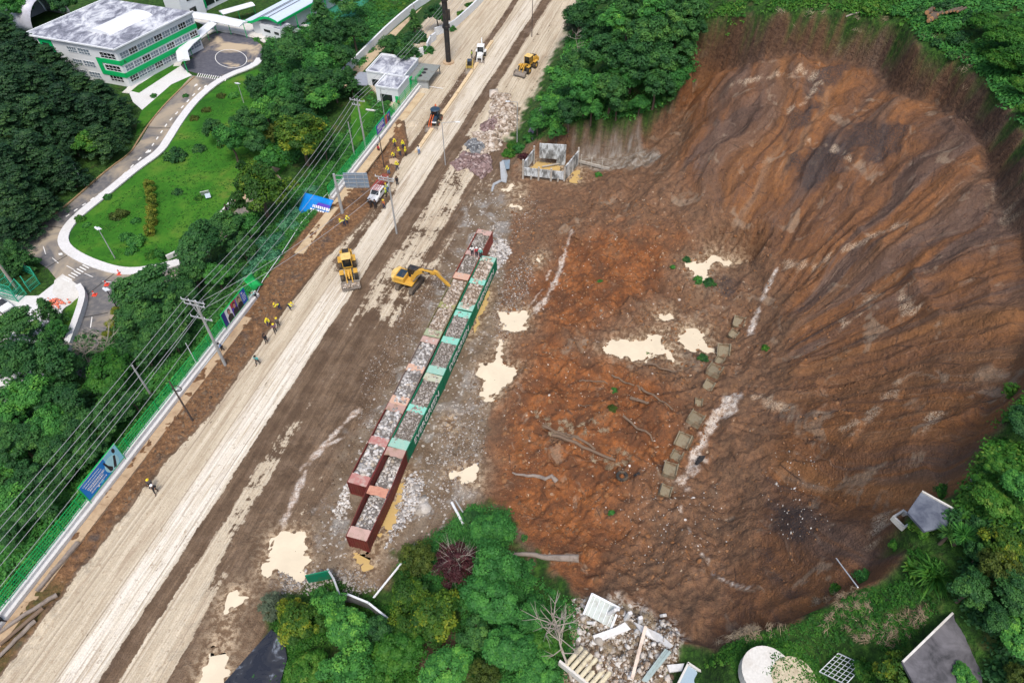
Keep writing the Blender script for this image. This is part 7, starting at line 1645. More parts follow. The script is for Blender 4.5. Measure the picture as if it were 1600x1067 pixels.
for k in 'LR': EDG += [('pelvis', 'hip' + k), ('hip' + k, 'knee' + k), ('knee' + k, 'ank' + k), ('ank' + k, 'toe' + k), ('chest', 'sho' + k), ('sho' + k, 'elb' + k), ('elb' + k, 'wri' + k), ('wri' + k, 'palm' + k), ('wri' + k, 'thumb' + k)] + [('palm' + k, 'f%d%s' % (i, k)) for i in range(4)] + [('f%d%s' % (i, k), 'g%d%s' % (i, k)) for i in range(4)]
RAD = {'pelvis': .13, 'belly': .12, 'chest': .135, 'neck': .055, 'head0': .075, 'head1': .098, 'head2': .075}
for k in 'LR': RAD.update({'hip' + k: .095, 'knee' + k: .062, 'ank' + k: .045, 'toe' + k: .04, 'sho' + k: .065, 'elb' + k: .043, 'wri' + k: .03, 'palm' + k: .032, 'thumb' + k: .011}); RAD.update({'f%d%s' % (i, k): .010 for i in range(4)}); RAD.update({'g%d%s' % (i, k): .008 for i in range(4)})
def part_mesh(J, names, grow, nm, mat, rt):
    names = list(names); idx = {n_: i for i, n_ in enumerate(names)}; ed = [(idx[a], idx[b]) for a, b in EDG if a in idx and b in idx]
    return skin_mesh([tuple(J[n_]) for n_ in names], ed, [RAD[n_] * grow + .012 * (grow > 1) for n_ in names], nm, mat, 1, idx[rt])
POSES = {'stand': (.05, 'down', .08), 'walk': (.10, 'hips', .26), 'bend': (.85, 'work', .16), 'work': (.30, 'work', .12), 'photo': (.0, 'raise', .06)}
PM = {}
def person_meshes(pose):
    if pose not in PM:
        J = skeleton(POSES[pose])
        body = part_mesh(J, J.keys(), 1.0, 'body', M_SKIN, 'pelvis')
        jk = part_mesh(J, ['belly', 'chest', 'shoL', 'shoR', 'elbL', 'elbR', 'wriL', 'wriR', 'pelvis'], 1.13, 'jacket', M_SKIN, 'chest')
        tr = part_mesh(J, ['pelvis', 'hipL', 'hipR', 'kneeL', 'kneeR', 'ankL', 'ankR'], 1.10, 'trousers', M_SKIN, 'pelvis')
        m = MB(); hd = J['head1']; ax = (J['head2'] - J['neck']).normalized(); vs = []; k = 14
        zx = Vector((1, 0, 0)); zy = ax.cross(zx)
        for j in range(5):
            a = math.pi / 2 * j / 4.3; rr = .130 * math.cos(a); zz = .02 + .125 * math.sin(a)
            for i in range(k): b = 6.283 * i / k; vs.append(hd + zx * rr * math.cos(b) + zy * rr * math.sin(b) + ax * zz)
        for i in range(k): b = 6.283 * i / k; vs.append(hd + zx * .165 * math.cos(b) + zy * .18 * math.sin(b) + ax * .015)
        fs = [(j * k + i, j * k + (i + 1) % k, (j + 1) * k + (i + 1) % k, (j + 1) * k + i) for j in range(4) for i in range(k)] + [tuple(range(4 * k, 5 * k))] + [(5 * k + i, 5 * k + (i + 1) % k, (i + 1) % k, i) for i in range(k)]
        m.add(vs, fs); hel = bpy.data.meshes.new('helmet'); hel.from_pydata([tuple(v) for v in m.v], [], m.f); hel.update()
        m = MB(); fw = Vector((0, 1, 0)); m.cyl(hd + fw * .09, hd + fw * .125 - ax * .01, .014, .010, n=6)
        face = bpy.data.meshes.new('nose'); face.from_pydata([tuple(v) for v in m.v], [], m.f); face.materials.append(M_SKIN)
        m = MB()
        for s in (-1, 1): m.cyl((J['toe' + ('L' if s < 0 else 'R')] + Vector((0, .06, 0))), (J['ank' + ('L' if s < 0 else 'R')] + Vector((0, -.05, -.04))), .055, .06, n=8)
        bt = bpy.data.meshes.new('boots'); bt.from_pydata([tuple(v) for v in m.v], [], m.f); bt.materials.append(M_BLK)
        me_ = bpy.data.meshes.new('eyes'); m = MB()
        for s in (-1, 1): m.cyl(hd + fw * .085 + zx * s * .035 + ax * .02, hd + fw * .100 + zx * s * .035 + ax * .02, .012, n=6)
        me_.from_pydata([tuple(v) for v in m.v], [], m.f); me_.materials.append(M_HAIR)
        PM[pose] = (body, jk, tr, hel, face, bt, me_)
    return PM[pose]
_variants = {}
def colored(me, mat):
    k = (me.name, mat.name)
    if k not in _variants: c = me.copy(); c.materials.clear(); c.materials.append(mat); _variants[k] = c
    return _variants[k]
def person(px, py, pose, jacket, trous, hat, face_deg, label, z=None, group=None):
    if z is None: p = GZ(px, py)
    else: p = W(px, py, z)
    root = empty('person', p, R(face_deg), label, 'person', group); ms = person_meshes(pose); root.scale = (1.08,) * 3
    for nm, me in (('body', ms[0]), ('jacket', colored(ms[1], cloth(jacket))), ('trousers', colored(ms[2], cloth(trous))), ('boots', ms[5])):
        o = bpy.data.objects.new(nm, me); col.objects.link(o); o.parent = root
    if hat: o = bpy.data.objects.new('helmet', colored(ms[3], cloth(hat))); col.objects.link(o); o.parent = root
    else: o = bpy.data.objects.new('hair', colored(ms[3], M_HAIR)); col.objects.link(o); o.parent = root
    for nm, me in (('nose', ms[4]), ('eyes', ms[6])): o = bpy.data.objects.new(nm, me); col.objects.link(o); o.parent = root
HV = (.75, .72, .03); NV = (.03, .045, .10); BKc = (.02, .02, .025); WHc = (.70, .72, .72); RDc = (.45, .05, .06); TL = (.08, .35, .36); YH = (.72, .55, .03); GV = (.42, .62, .08); BLc = (.12, .22, .40)
PEOPLE = [(617,229,'work',HV,NV,YH,200,'worker in a yellow jacket standing in the excavated pit, upper one'),(617,248,'bend',HV,NV,YH,160,'yellow jacketed worker bent over the dark hole in the pit'),(630,231,'stand',HV,NV,YH,190,'yellow jacketed worker on the sand above the pit edge'),
 (626,243,'work',HV,NV,YH,100,'left worker of the yellow pair at the pit edge'),(634,243,'stand',HV,BKc,YH,250,'right worker of the yellow pair at the pit edge'),(621,266,'walk',HV,NV,YH,170,'yellow jacketed worker just below the flat tan stone'),(608,272,'work',HV,BLc,YH,150,'yellow jacketed worker right behind the ladders of the white truck'),
 (621,289,'stand',BKc,BKc,None,180,'person all in black standing behind the crossarm pole'),(606,300,'work',GV,BLc,YH,90,'green vested worker at the rear side of the white truck'),(604,308,'stand',GV,BKc,YH,90,'green vested worker at the door of the white truck'),
 (601,326,'stand',(.50,.16,.06),NV,YH,140,'worker in an orange vest and yellow helmet in front of the white truck'),(580,325,'stand',BKc,BKc,None,0,'dark dressed person leaning at the front left of the white truck'),(587,326,'stand',BKc,BKc,None,0,'dark dressed person at the front right of the white truck'),
 (655,241,'stand',WHc,BLc,None,180,'person dressed in white standing alone on the pale lane'),(624,168,'stand',RDc,BKc,None,150,'person in a dark red top by the guard house door'),(604,199,'stand',RDc,NV,None,180,'person in red at the wall beside the banners'),(608,193,'stand',(.30,.06,.07),BKc,None,200,'person in maroon next to the one in red by the banners'),
 (592,236,'stand',RDc,BKc,None,140,'person in a red shirt walking along the wall beside the pit'),(737,88,'stand',GV,NV,None,250,'worker in a lime vest beside the white backhoe'),
 (539,353,'bend',HV,NV,YH,110,'left one of the two yellow workers bending by the trench edge'),(543,350,'work',HV,NV,YH,230,'right one of the two yellow workers by the trench edge'),(439,486,'bend',HV,NV,YH,120,'yellow jacketed worker stooping on the verge above the others'),(453,483,'bend',HV,NV,YH,250,'yellow jacketed worker digging at the lane edge, furthest right'),
 (420,508,'work',HV,NV,YH,200,'yellow jacketed worker leftmost of the three by the lane edge'),(431,519,'walk',(.16,.10,.14),BKc,YH,200,'worker in dark clothes and a yellow helmet, middle of the three'),(436,510,'stand',(.14,.12,.10),BKc,YH,180,'dark clothed worker with a yellow helmet, right of the three'),
 (417,535,'stand',BKc,BKc,None,180,'small figure in black walking down the road edge'),(404,569,'walk',TL,BKc,None,160,'person in a teal shirt walking on the pale lane'),(245,769,'walk',BKc,BKc,WHc,200,'person in black with a white helmet on the road edge'),(239,761,'stand',(.10,.09,.09),BKc,YH,200,'person with a yellow helmet just behind the white helmeted one'),
 (356,333,'stand',BKc,BKc,None,120,'dark figure on the footpath beside the low lawn wall, upper'),(358,343,'stand',(.08,.07,.10),BKc,None,60,'dark figure on the footpath, lower of the two'),(374,326,'stand',(.2,.06,.06),BKc,None,220,'person on the footpath under the yellow flowering tree'),
 (646,18,'stand',(.20,.04,.05),BKc,None,180,'person in dark red on the access road beside its white wall'),(401,467,'bend',(.35,.62,.62),BKc,None,120,'person in a pale teal shirt crouching at the broken wall end'),(349,548,'work',BLc,BKc,None,140,'person in blue at the foot of the tall concrete pole'),(8,972,'bend',TL,BKc,RDc,150,'person in teal with a red helmet at the bottom end of the white wall')]
for px, py, pose, j_, t_, hat, fd, lab in PEOPLE: person(px, py, pose, j_, t_, hat, fd, lab)
for px, py, pose, j_, t_, lab in ((738,399,'photo',WHc,BKc,'person in white and black on the container roof strip, left of three'),(745,401,'stand',RDc,BKc,'person in red on the container roof strip, middle of three'),(751,403,'photo',(.10,.40,.35),BKc,'person in teal and white on the container roof strip, right of three')):
    person(px, py, pose, j_, t_, WHc if pose == 'stand' or 'right' in lab else None, 180, lab, 2.66)

# ------------------------------------------------------------------ concrete ruin
M_STAIN = None
def stained():
    n = NT("stained_concrete", .9, .2); p = n.obj(); a = n.noise(n.mp(p, (1, 1, .35)), 1.0, 5, .72); return n.done(n.ramp(a, [(.36, (.07, .07, .065)), (.47, (.24, .25, .25)), (.56, (.52, .56, .58)), (.66, (.66, .69, .70))]))
M_STAIN = stained(); M_RPOST = plain('weathered_post', (.40, .38, .34), .9, dirt=.5)
FLc = Vector(W(817, 281, 0)); FRc = Vector(W(881, 288, 0)); BRc = Vector(W(902, 262, 0)); BLc_ = Vector(W(834, 258, 0))
ru = empty('concrete_ruin', FLc, 0, 'roofless stained concrete tank on posts standing in ochre water under the cut bank', 'ruin')
def rp(p): return p - FLc
def wallp(a, b, z0, z1, nm='wall', th=.25): m = MB(); a = rp(a); b = rp(b); m.beam((a.x, a.y, (z0 + z1) / 2), (b.x, b.y, (z0 + z1) / 2), z1 - z0, th); d = (b - a); ang = math.atan2(d.y, d.x); m.v = []; m.f = []; m.box(((a.x + b.x) / 2, (a.y + b.y) / 2, (z0 + z1) / 2), (d.length, th, z1 - z0), ang); return m.build(nm, M_STAIN, ru)
wallp(FLc, FRc, 1.0, 2.6); wallp(FRc, BRc, .4, 3.6); wallp(FLc, BLc_, 1.4, 3.4); wallp(BLc_.lerp(BRc, .12), BLc_.lerp(BRc, .72), 1.6, 4.6); wallp(BLc_.lerp(BRc, .52), BLc_.lerp(BRc, .72), .2, 1.62, 'wall_pier')
for c, h in ((FLc, 4.2), (FRc, 3.6), (BRc, 4.2), (BLc_, 4.0), (FLc.lerp(FRc, .38), 3.0), (FLc.lerp(FRc, .68), 3.0), (FLc.lerp(BLc_, .5), 3.4), (FLc.lerp(FRc, .2), 1.2), (FLc.lerp(FRc, .85), 1.2)): q = rp(c); MB().box((q.x, q.y, h / 2), (.32, .32, h)).build('post', M_RPOST, ru)
q1, q2 = rp(FRc.lerp(FLc, .1)), rp(FRc.lerp(BRc, .9)); MB().beam((q1.x, q1.y + .6, 1.2), (q2.x - .6, q2.y, 1.6), .25, .5).build('fallen_beam', M_RPOST, ru)
q1, q2 = rp(FLc.lerp(BRc, .35)), rp(FLc.lerp(BRc, .7)); MB().beam((q1.x, q1.y + 2, .5), (q2.x, q2.y + 1.5, .7), .2).build('fallen_beam', M_RPOST, ru)
sr = empty('retaining_rail', W(905, 258, .3), 0, 'broken post and rail retaining edge right of the concrete ruin', 'rail'); o0 = Vector(W(905, 258, .3)); o1 = Vector(GZ(952, 266)) - o0
MB().beam((0, 0, .8), (o1.x, o1.y, .9), .3, .5).build('rail', M_RPOST, sr)
for f in (.05, .4, .75): MB().box((o1.x * f, o1.y * f, 1.0), (.2, .2, 2.6)).build('post', M_RPOST, sr)

# ------------------------------------------------------------------ sheets, timbers, scraps
M_TIMB = plain('old_timber', (.17, .12, .085), .95, dirt=.5); M_LOGG = plain('grey_log', (.26, .22, .19), .95, dirt=.5, dcol=(.10, .07, .05)); M_WOOD = plain('cut_wood', (.62, .33, .16), .8, dirt=.2)
def lyingpole(p, q, r, mat, name, label, cat, group=None, r2=None, lift=0.0, n=9, crooked=.0):
    a = Vector(GZ(*p)); b = Vector(GZ(*q)); a.z += r + lift; b.z += (r2 or r) + lift; g = random.Random(int(p[0])); pts = [a.lerp(b, f) + Vector((g.uniform(-1, 1) * crooked, g.uniform(-1, 1) * crooked, max(0, hz(*(a.lerp(b, f))[:2]) + r - a.lerp(b, f).z) if 0 < f < 1 else 0)) for f in [i / 8 for i in range(9)]]
    return tag(MB().tube(pts, [r + ((r2 or r) - r) * i / 8 for i in range(9)], n).build(name, mat, smooth=False), label, cat, group)
for p, q, r, mt, lab in (((123,848),(60,925),.30,M_LOGG,'thick brown old pole lying along the pavement edge'),((90,930),(-6,993),.26,M_LOGG,'longest dark fallen pole at the bottom left corner'),((72,953),(2,1008),.24,M_TIMB,'pale patched fallen pole, middle one at bottom left'),((58,972),(-4,1030),.24,M_LOGG,'shortest fallen pole at bottom left, nearest the road')):
    lyingpole(p, q, r, mt, 'fallen_pole', lab, 'pole', None, r * .75)
for p, q, r, lab in (((848,668),(930,702),.20,'long rotten timber in the heap left of centre debris'),((862,682),(962,722),.22,'longest timber in the debris heap, lowest edge'),((870,672),(905,690),.14,'short broken timber on top of the debris heap'),((972,655),(1020,690),.16,'single timber running down toward the steps'),
    ((985,625),(1012,640),.22,'pale log stub sticking from the earth step'),((1000,610),(1048,645),.15,'slanting timber on the edge below the largest pool'),((955,588),(1000,612),.12,'thin timber above the earth step'),((905,592),(950,595),.10,'thin straight stick on the upper debris'),((1005,572),(1055,585),.15,'muddy log at the shore of the largest pool'),((905,628),(925,636),.06,'grey metal strip among the timbers')):
    lyingpole(p, q, r, M_TIMB, 'debris_timber', lab, 'timber', 'timbers in the slide debris', r * .7, crooked=.12)
lyingpole((792,866), (906,876), .16, M_LOGG, 'fallen_log', 'fallen bare tree trunk lying across the red soil', 'log', None, .42, crooked=.15); lyingpole((800,741), (872,752), .10, M_LOGG, 'fallen_log', 'thin pale fallen trunk on the debris above the thicket', 'log', None, .30, crooked=.2)
lyingpole((706,786), (724,820), .16, M_SCHW, 'white_post', 'white concrete post lying near the thicket tip', 'post'); lyingpole((712,783), (730,812), .10, M_PCON, 'white_post', 'thinner grey post beside the white one near the thicket tip', 'post')
lyingpole((1297,884), (1337,921), .05, M_SCHW, 'white_pipe', 'thin white pipe leaning over the slide edge at lower right', 'pipe', lift=.5)
lyingpole((1320,32), (1372,18), .12, M_BARKG, 'bare_log', 'pale bare branch lying over the top rim', 'log')
def panel(px, h0, h1s, mat, name, label, cat, th=.08):
    pts = [Vector(GZ(*p)) + Vector((0, 0, h)) for p, h in zip(px, h1s)]; n = len(pts); m = MB()
    m.add([tuple(p) for p in pts] + [tuple(p - Vector((0, 0, th))) for p in pts], [tuple(range(n)), tuple(reversed(range(n, 2 * n)))] + [((i + 1) % n, i, n + i, n + (i + 1) % n) for i in range(n)])
    return tag(m.build(name, mat), label, cat)
def standing(px, h, mat, name, label, cat, capm=None, th=.12, z0=0):
    pts = [Vector(GZ(*p)) for p in px]; root = empty(name, pts[0], 0, label, cat); o = pts[0]
    for a, b in zip(pts[:-1], pts[1:]):
        m = MB(); a_, b_ = a - o, b - o; d = b_ - a_; m.box(((a_.x + b_.x) / 2, (a_.y + b_.y) / 2, (a_.z + b_.z) / 2 + h / 2), (Vector((d.x, d.y)).length, th, h), math.atan2(d.y, d.x)); m.build('sheet', mat, root)
    if capm:
        for a, b in zip(pts[:-1], pts[1:]): a_, b_ = a - o, b - o; MB().beam((a_.x, a_.y, a_.z + h), (b_.x, b_.y, b_.z + h), .2, .14).build('top_rail', capm, root)
    return root
M_GSH = plain('green_sheet', (.0, .19, .10), .5, dirt=.2); M_GRYS = plain('weathered_grey_sheet', (.20, .21, .21), .7, dirt=.5)
gs = standing([(483,911),(520,903)], 1.9, M_GSH, 'green_sheet_fence', 'torn dark green sheet fence section facing the road end', 'fence'); standing([(517,900),(527,916),(535,938)], 1.9, M_GRYS, 'grey_sheet_fence', 'bent grey sheet fence joining the green one', 'fence', M_GALV)
standing([(507,972),(528,938)], 2.2, M_SCHG if 0 else M_SCHW, 'white_frame_wall', 'thin white edged wall in the thicket, left leg', 'wall', M_SCHW, .08); standing([(527,938),(550,940),(580,953),(610,977)], 2.0, M_GRYS, 'white_capped_wall', 'curving dark wall with a bright white cap at the thicket edge', 'wall', M_SCHW)
lv = lyingpole((584,936), (628,882), .12, M_BW, 'slotted_beam', 'long white slotted beam lying beside the yellow tree', 'beam', lift=.3)
tr_ = Vector(GZ(970, 752)); m = MB(); k = 18
for i in range(k): a = 6.283 * i / k; b = 6.283 * (i + 1) / k; m.cyl((.52 * math.cos(a), .52 * math.sin(a), .2), (.52 * math.cos(b), .52 * math.sin(b), .2), .2, n=8)
o = m.build('old_tyre', M_RUB); o.location = tr_; tag(o, 'black tyre lying flat on the debris', 'tyre')
panel([(1085,725),(1092,713),(1103,711),(1098,720),(1088,730)], 0, [.2, .5, .25, .4, .15], M_BLK, 'plastic_sheet', 'torn black plastic sheet beside the pale wash', 'plastic sheet'); panel([(988,748),(996,747),(998,752),(990,752)], 0, [.2, .3, .2, .1], M_BLK, 'plastic_scrap', 'black scrap right of the tyre', 'plastic')
panel([(781,262),(787,261),(793,278),(791,288),(783,286),(782,275)], 0, [1.2, 1.3, .5, .2, .2, .6], M_GALV, 'bent_metal_sheet', 'bent pale metal sheet left of the concrete ruin', 'metal sheet'); panel([(767,300),(770,288),(782,283),(783,286),(773,291),(770,301)], 0, [.15] * 6, M_GALV, 'metal_strip', 'bent metal strip trailing from the pale sheet', 'metal strip')
panel([(784,260),(797,259),(796,268),(787,269)], 0, [1.3, 1.3, .6, .6], plain('blue_board', (.16, .22, .28), .6), 'blue_board', 'small blue grey board behind the bent metal sheet', 'board')
panel([(845,172),(850,181),(832,221),(825,212)], 0, [1.0, .4, .3, .9], plain('shade_net', (.13, .12, .16), .9, dirt=.3), 'shade_net', 'dark grey net draped on the bank beside the ruin', 'net')
panel([(608,250),(617,247),(624,252),(618,258),(609,257)], 0, [.12] * 5, M_TAN, 'flat_stone', 'flat tan slab among the yellow workers', 'stone slab', .12)
# stepped concrete channel
M_CHN = plain('mossy_concrete', (.22, .19, .13), .9, dirt=.9, dscale=.9, dcol=(.13, .075, .04)); STEPS = [(1155,503,1.0),(1146,521,.7),(1133,546,1.1),(1124,567,.7),(1113,590,1.1),(1103,612,.8),(1090,632,.6),(1083,664,1.1),(1069,692,1.1),(1058,716,.8),(1044,742,1.0),(1036,772,.8)]
WHERE = ['topmost', 'second from the top', 'third from the top', 'fourth from the top', 'fifth from the top', 'sixth from the top', 'half buried seventh', 'fifth from the bottom', 'fourth from the bottom', 'third from the bottom', 'second from the bottom', 'lowest']
for i, (px, py, s) in enumerate(STEPS):
    g = random.Random(i); p = Vector(GZ(px, py)); q = Vector(GZ(*STEPS[min(i + 1, 11)][:2])) if i < 11 else Vector(GZ(1032, 790)); rz = heading(q, p) + g.uniform(-.2, .2)
    root = empty('drain_step', (p.x, p.y, p.z - .22), rz, 'mossy concrete channel block on the slope, ' + WHERE[i], 'concrete block', 'stepped concrete channel left on the slope'); root.rotation_euler = (g.uniform(-.3, .45), g.uniform(-.25, .25), rz); root.scale = (s * .85, s * .85, 1)
    MB().box((0, 0, .2), (1.7, 1.8, .7)).build('floor_slab', M_CHN, root, bevel=.04)
    for x in (-.85, .85): MB().box((x, 0, .55), (.16, 1.9, .9)).build('side_wall', M_CHN, root, bevel=.03)
    MB().box((0, .9, .5), (1.6, .14, .5)).build('sill', M_CHN, root, bevel=.03)
# collapsed house at the bottom
bx = Vector(GZ(938, 960)); cb = empty('broken_wall_panel', (bx.x, bx.y, bx.z + .6), R(-25), 'tilted pale panel with a raised rim at the top of the house rubble', 'wall panel'); cb.rotation_euler = (R(18), R(8), R(-25))
MB().box((0, 0, 0), (2.6, 1.9, .12)).build('panel', plain('pale_green_board', (.45, .50, .48), .8), cb)
for c, d in (((0, 1.0, .1), (2.9, .2, .35)), ((-1.4, 0, .1), (.2, 2.1, .35)), ((1.4, 0, .1), (.2, 2.1, .35))): MB().box(c, d).build('rim', M_SCHW, cb)
m = MB()
for i in range(5): m.box((-1.0 + i * .5, 0, .09), (.06, 1.8, .08))
m.build('ribs', M_SCHW, cb)
for px, py, h, tl, lab in ((950,962,1.7,.3,'short white post stub on the rubble, left'),(977,968,2.0,.1,'white post standing up at the rubble edge, middle'),(1001,972,1.5,-.1,'grey white post at the rubble edge, right'),(918,972,1.0,.8,'leaning white stub at the left end of the rubble'),(1033,962,.6,.5,'white lump of wall slid below the rubble')):
    p = GZ(px, py); o = MB().box((0, 0, h / 2), (.42, .3, h)).build('broken_post', M_CONCW, None, bevel=.05); o.location = p; o.rotation_euler = (tl * .6, tl, .3); tag(o, lab, 'post')
a = Vector(GZ(1006, 985)) + Vector((0, 0, 1.3)); b = Vector(GZ(984, 1068)) + Vector((0, 0, .9)); tag(MB().beam(a, b, .28, .2).build('roof_beam', plain('painted_beam', (.62, .52, .44), .7)), 'long pale beam lying across the house rubble', 'beam')
for i in range(3):
    a = Vector(GZ(1038 + i * 3, 1020 + i * 2)) + Vector((0, 0, .8)); b = Vector(GZ(1003 + i * 3, 1066)) + Vector((0, 0, .5)); tag(MB().beam(a, b, .22, .12).build('metal_profile', plain('green_grey_metal', (.30, .38, .38), .5)), ['left', 'middle', 'right'][i] + ' one of three green grey roof profiles on the rubble', 'metal profile', 'roof profiles on the rubble')
panel([(990,972),(1010,982),(1030,992),(1050,1012),(1045,1016),(1022,1000),(1000,990)], 0, [.5] * 7, M_CONCW, 'cracked_slab', 'cracked white slab along the broken edge of the yard', 'slab', .25); panel([(925,998),(960,985),(975,975),(985,985),(950,1000),(930,1008)], 0, [.6, .8, .6, .4, .5, .5], M_CONCW, 'cracked_slab', 'large white plaster slab left in the rubble', 'slab', .2)
panel([(1040,1042),(1068,1038),(1064,1050),(1045,1052)], 0, [.4] * 4, M_CONCW, 'cracked_slab', 'white slab scrap above the blue basin', 'slab', .2)
wb = Vector(GZ(1075, 1066)); tb = empty('water_basin', (wb.x + .6, wb.y - .4, wb.z), R(-35), 'pale concrete basin with blue water at the bottom edge', 'basin'); tb.scale = (.7, .7, .8)
for c, d in (((0, 1.6, .4), (4.2, .25, 1.0)), ((2.0, 0, .4), (.25, 3.2, 1.0)), ((-2.0, 0, .4), (.25, 3.2, 1.0)), ((0, -1.6, .4), (4.2, .25, 1.0))): MB().box(c, d).build('rim', M_CONC, tb)
MB().box((0, 0, .5), (3.8, 3.0, .05)).build('water', plain('basin_water', (.32, .42, .50), .15, 0, .6, 0), tb)
cr = Vector(GZ(905, 1062)); cs = empty('corrugated_roofing', cr, R(-38), 'grey wall with cream corrugated roofing at the bottom edge', 'roofing'); MB().box((0, 0, .5), (4.6, .25, 1.0)).build('wall', M_CONC, cs)
m = MB()
for i in range(7): m.cyl((-1.6 + i * .55, .1, .95), (-1.3 + i * .55, 2.2, 1.3), .22, n=10)
m.build('corrugated_sheets', plain('cream_sheet', (.55, .50, .36), .7), cs)
# yard circle and black asphalt
for px, py, r, mt, lab in ((1190,1062,2.0,M_CONC,'a'),(1240,1062,1.7,plain('dusty_yard', (.50, .44, .32), .9, dirt=.4),'b')):
    p = GZ(px, py); o = MB().cyl((0, 0, -1), (0, 0, .16), r, n=28).build('concrete_pad', mt); o.location = p; tag(o, 'bluish round concrete pad at the bottom edge' if lab == 'a' else 'dusty tan round pad right of the bluish one', 'concrete pad')
aq = [GZ(*p) for p in ((348,1072),(385,1030),(425,985),(445,1000),(450,1030),(430,1100),(330,1110))]
def wetasph():
    n = NT("wet_black_asphalt", .35, .5); p = n.pos(); a = n.noise(p, .5, 4, .65, 1.2); return n.done(n.mix(n.mr(a, .56, .66), (.014, .017, .026), (.16, .19, .24)), n.mr(a, .4, .6, .25, .7))
tag(MB().slab([(p[0], p[1]) for p in aq], -.4, .35).build('asphalt_pad', wetasph()), kind='structure')
# sheds and the big roof slab on the rim
def roofslab(px, dz, label, mat, rimside=None, th=.22, walls=True):
    c = GZ(sum(p[0] for p in px) / len(px), sum(p[1] for p in px) / len(px)); z = c[2] + dz; pts = [Vector(W(p[0], p[1], z)) for p in px]; root = empty('shed', (c[0], c[1], c[2]), 0, label, 'shed'); o = Vector((c[0], c[1], c[2]))
    P = [p - o for p in pts]; MB().slab([(p.x, p.y) for p in P], P[0].z - th, P[0].z).build('roof', mat, root)
    for i in rimside or []: a, b = P[i], P[(i + 1) % len(P)]; MB().beam((a.x, a.y, a.z + .05), (b.x, b.y, b.z + .05), .14, .14).build('parapet', M_GALV if 0 else M_CONC, root)
    if walls: cx = sum(p.x for p in P) / len(P); cy = sum(p.y for p in P) / len(P); MB().slab([(cx + (p.x - cx) * .9, cy + (p.y - cy) * .9) for p in P], -1.5, P[0].z - th).build('wall', M_PCON, root)
    return root
def slabm(nm, a_, b_):
    n = NT(nm, .8, .25); p = n.obj(); a = n.noise(p, .7, 5, .65, .4); return n.done(n.ramp(a, [(.35, a_), (.5, tuple((x + y) / 2 for x, y in zip(a_, b_))), (.68, b_)]))
roofslab([(1440,768),(1503,803),(1478,822),(1445,830),(1418,800)], .7, 'broken grey shed roof on the rim with a white torn edge', slabm('shed_roof', (.06, .07, .10), (.17, .19, .23)), [0], walls=False); roofslab([(1488,958),(1574,1034),(1530,1110),(1440,1090),(1410,1034)], .9, 'large dark flat concrete roof in the lower right corner', slabm('dark_roof', (.045, .045, .05), (.15, .145, .16)), [4], walls=False)
bxp = Vector(GZ(1408, 815)); bb = empty('stone_box', bxp, .5, 'small broken stone box at the very edge beside the upper shed', 'stone box')
for c, d in (((0, .5, .3), (1.2, .15, .6)), ((0, -.5, .3), (1.2, .15, .6)), ((.55, 0, .3), (.15, .9, .6)), ((-.55, 0, .3), (.15, .9, .6))): MB().box(c, d).build('side', M_CONC, bb)
# wire gate frame lying in the grass
wf = Vector(GZ(1290, 1040)); wg = empty('wire_gate', wf, 0, 'white wire gate frame lying in the grass at bottom right', 'gate'); m = MB(); cn = [Vector(GZ(*p)) - wf + Vector((0, 0, .4)) for p in ((1312,1018),(1348,1040),(1325,1066),(1290,1040))]
for i in range(4): m.beam(cn[i], cn[(i + 1) % 4], .06)
m.build('frame', M_SCHW, wg); m = MB()
for i in range(1, 6): m.beam(cn[0].lerp(cn[1], i / 6), cn[3].lerp(cn[2], i / 6), .035); m.beam(cn[0].lerp(cn[3], i / 6), cn[1].lerp(cn[2], i / 6), .035)
m.build('wires', M_SCHW, wg)
# cut logs
for i, (px, py) in enumerate([(1443,33),(1447,38),(1450,42),(1446,44),(1452,30),(1456,24),(1460,35),(1468,33),(1474,32),(1480,31),(1486,29),(1491,30)]):
    p = Vector(GZ(px, py)); g = random.Random(i); a = g.uniform(-.6, .6); d = Vector((math.cos(a), math.sin(a) * .4 + .6, .1)).normalized(); r = g.uniform(.2, .38) if i < 4 else g.uniform(.12, .22)
    root = empty('cut_log', p + Vector((0, 0, r + .8)), 0, 'freshly cut orange log end in the brush on the upper rim', 'log', 'cut logs in the brush on the upper rim'); MB().cyl(-d * .05, d * 1.6, r, n=12).build('bark', M_BARK, root); MB().cyl(-d * .075, -d * .045, r * .93, n=12).build('cut_face', M_WOOD, root)
# road cones and small things on the school road
M_CONE = plain('cone_red', (.70, .08, .05), .5, dirt=.05)
for i, (px, py) in enumerate([(187, 428), (167, 445), (148, 461)]):
    root = empty('traffic_cone', S(px, py, .06), 0, ['uppermost', 'middle', 'lowest'][i] + ' of three red cones across the lower school road', 'traffic cone', 'red cones across the school road'); MB().box((0, 0, .04), (.7, .7, .08)).build('base', M_CONE, root); MB().cyl((0, 0, .08), (0, 0, .9), .24, .05, n=12).build('cone', M_CONE, root); MB().cyl((0, 0, .4), (0, 0, .58), .165, .125, n=12).build('band', M_SCHW, root)
pile = S(85, 474, .1); gg_ = np.random.default_rng(3); o = rocks_obj('orange_netting_heap', np.array([[pile[0] + gg_.normal(0, .7), pile[1] + gg_.normal(0, .5), pile[2] + gg_.uniform(0, .3)] for _ in range(60)]), gg_.uniform(.12, .3, 60), plain('orange_net', (.75, .20, .12), .7), 3); tag(o, None, None, None, 'stuff')
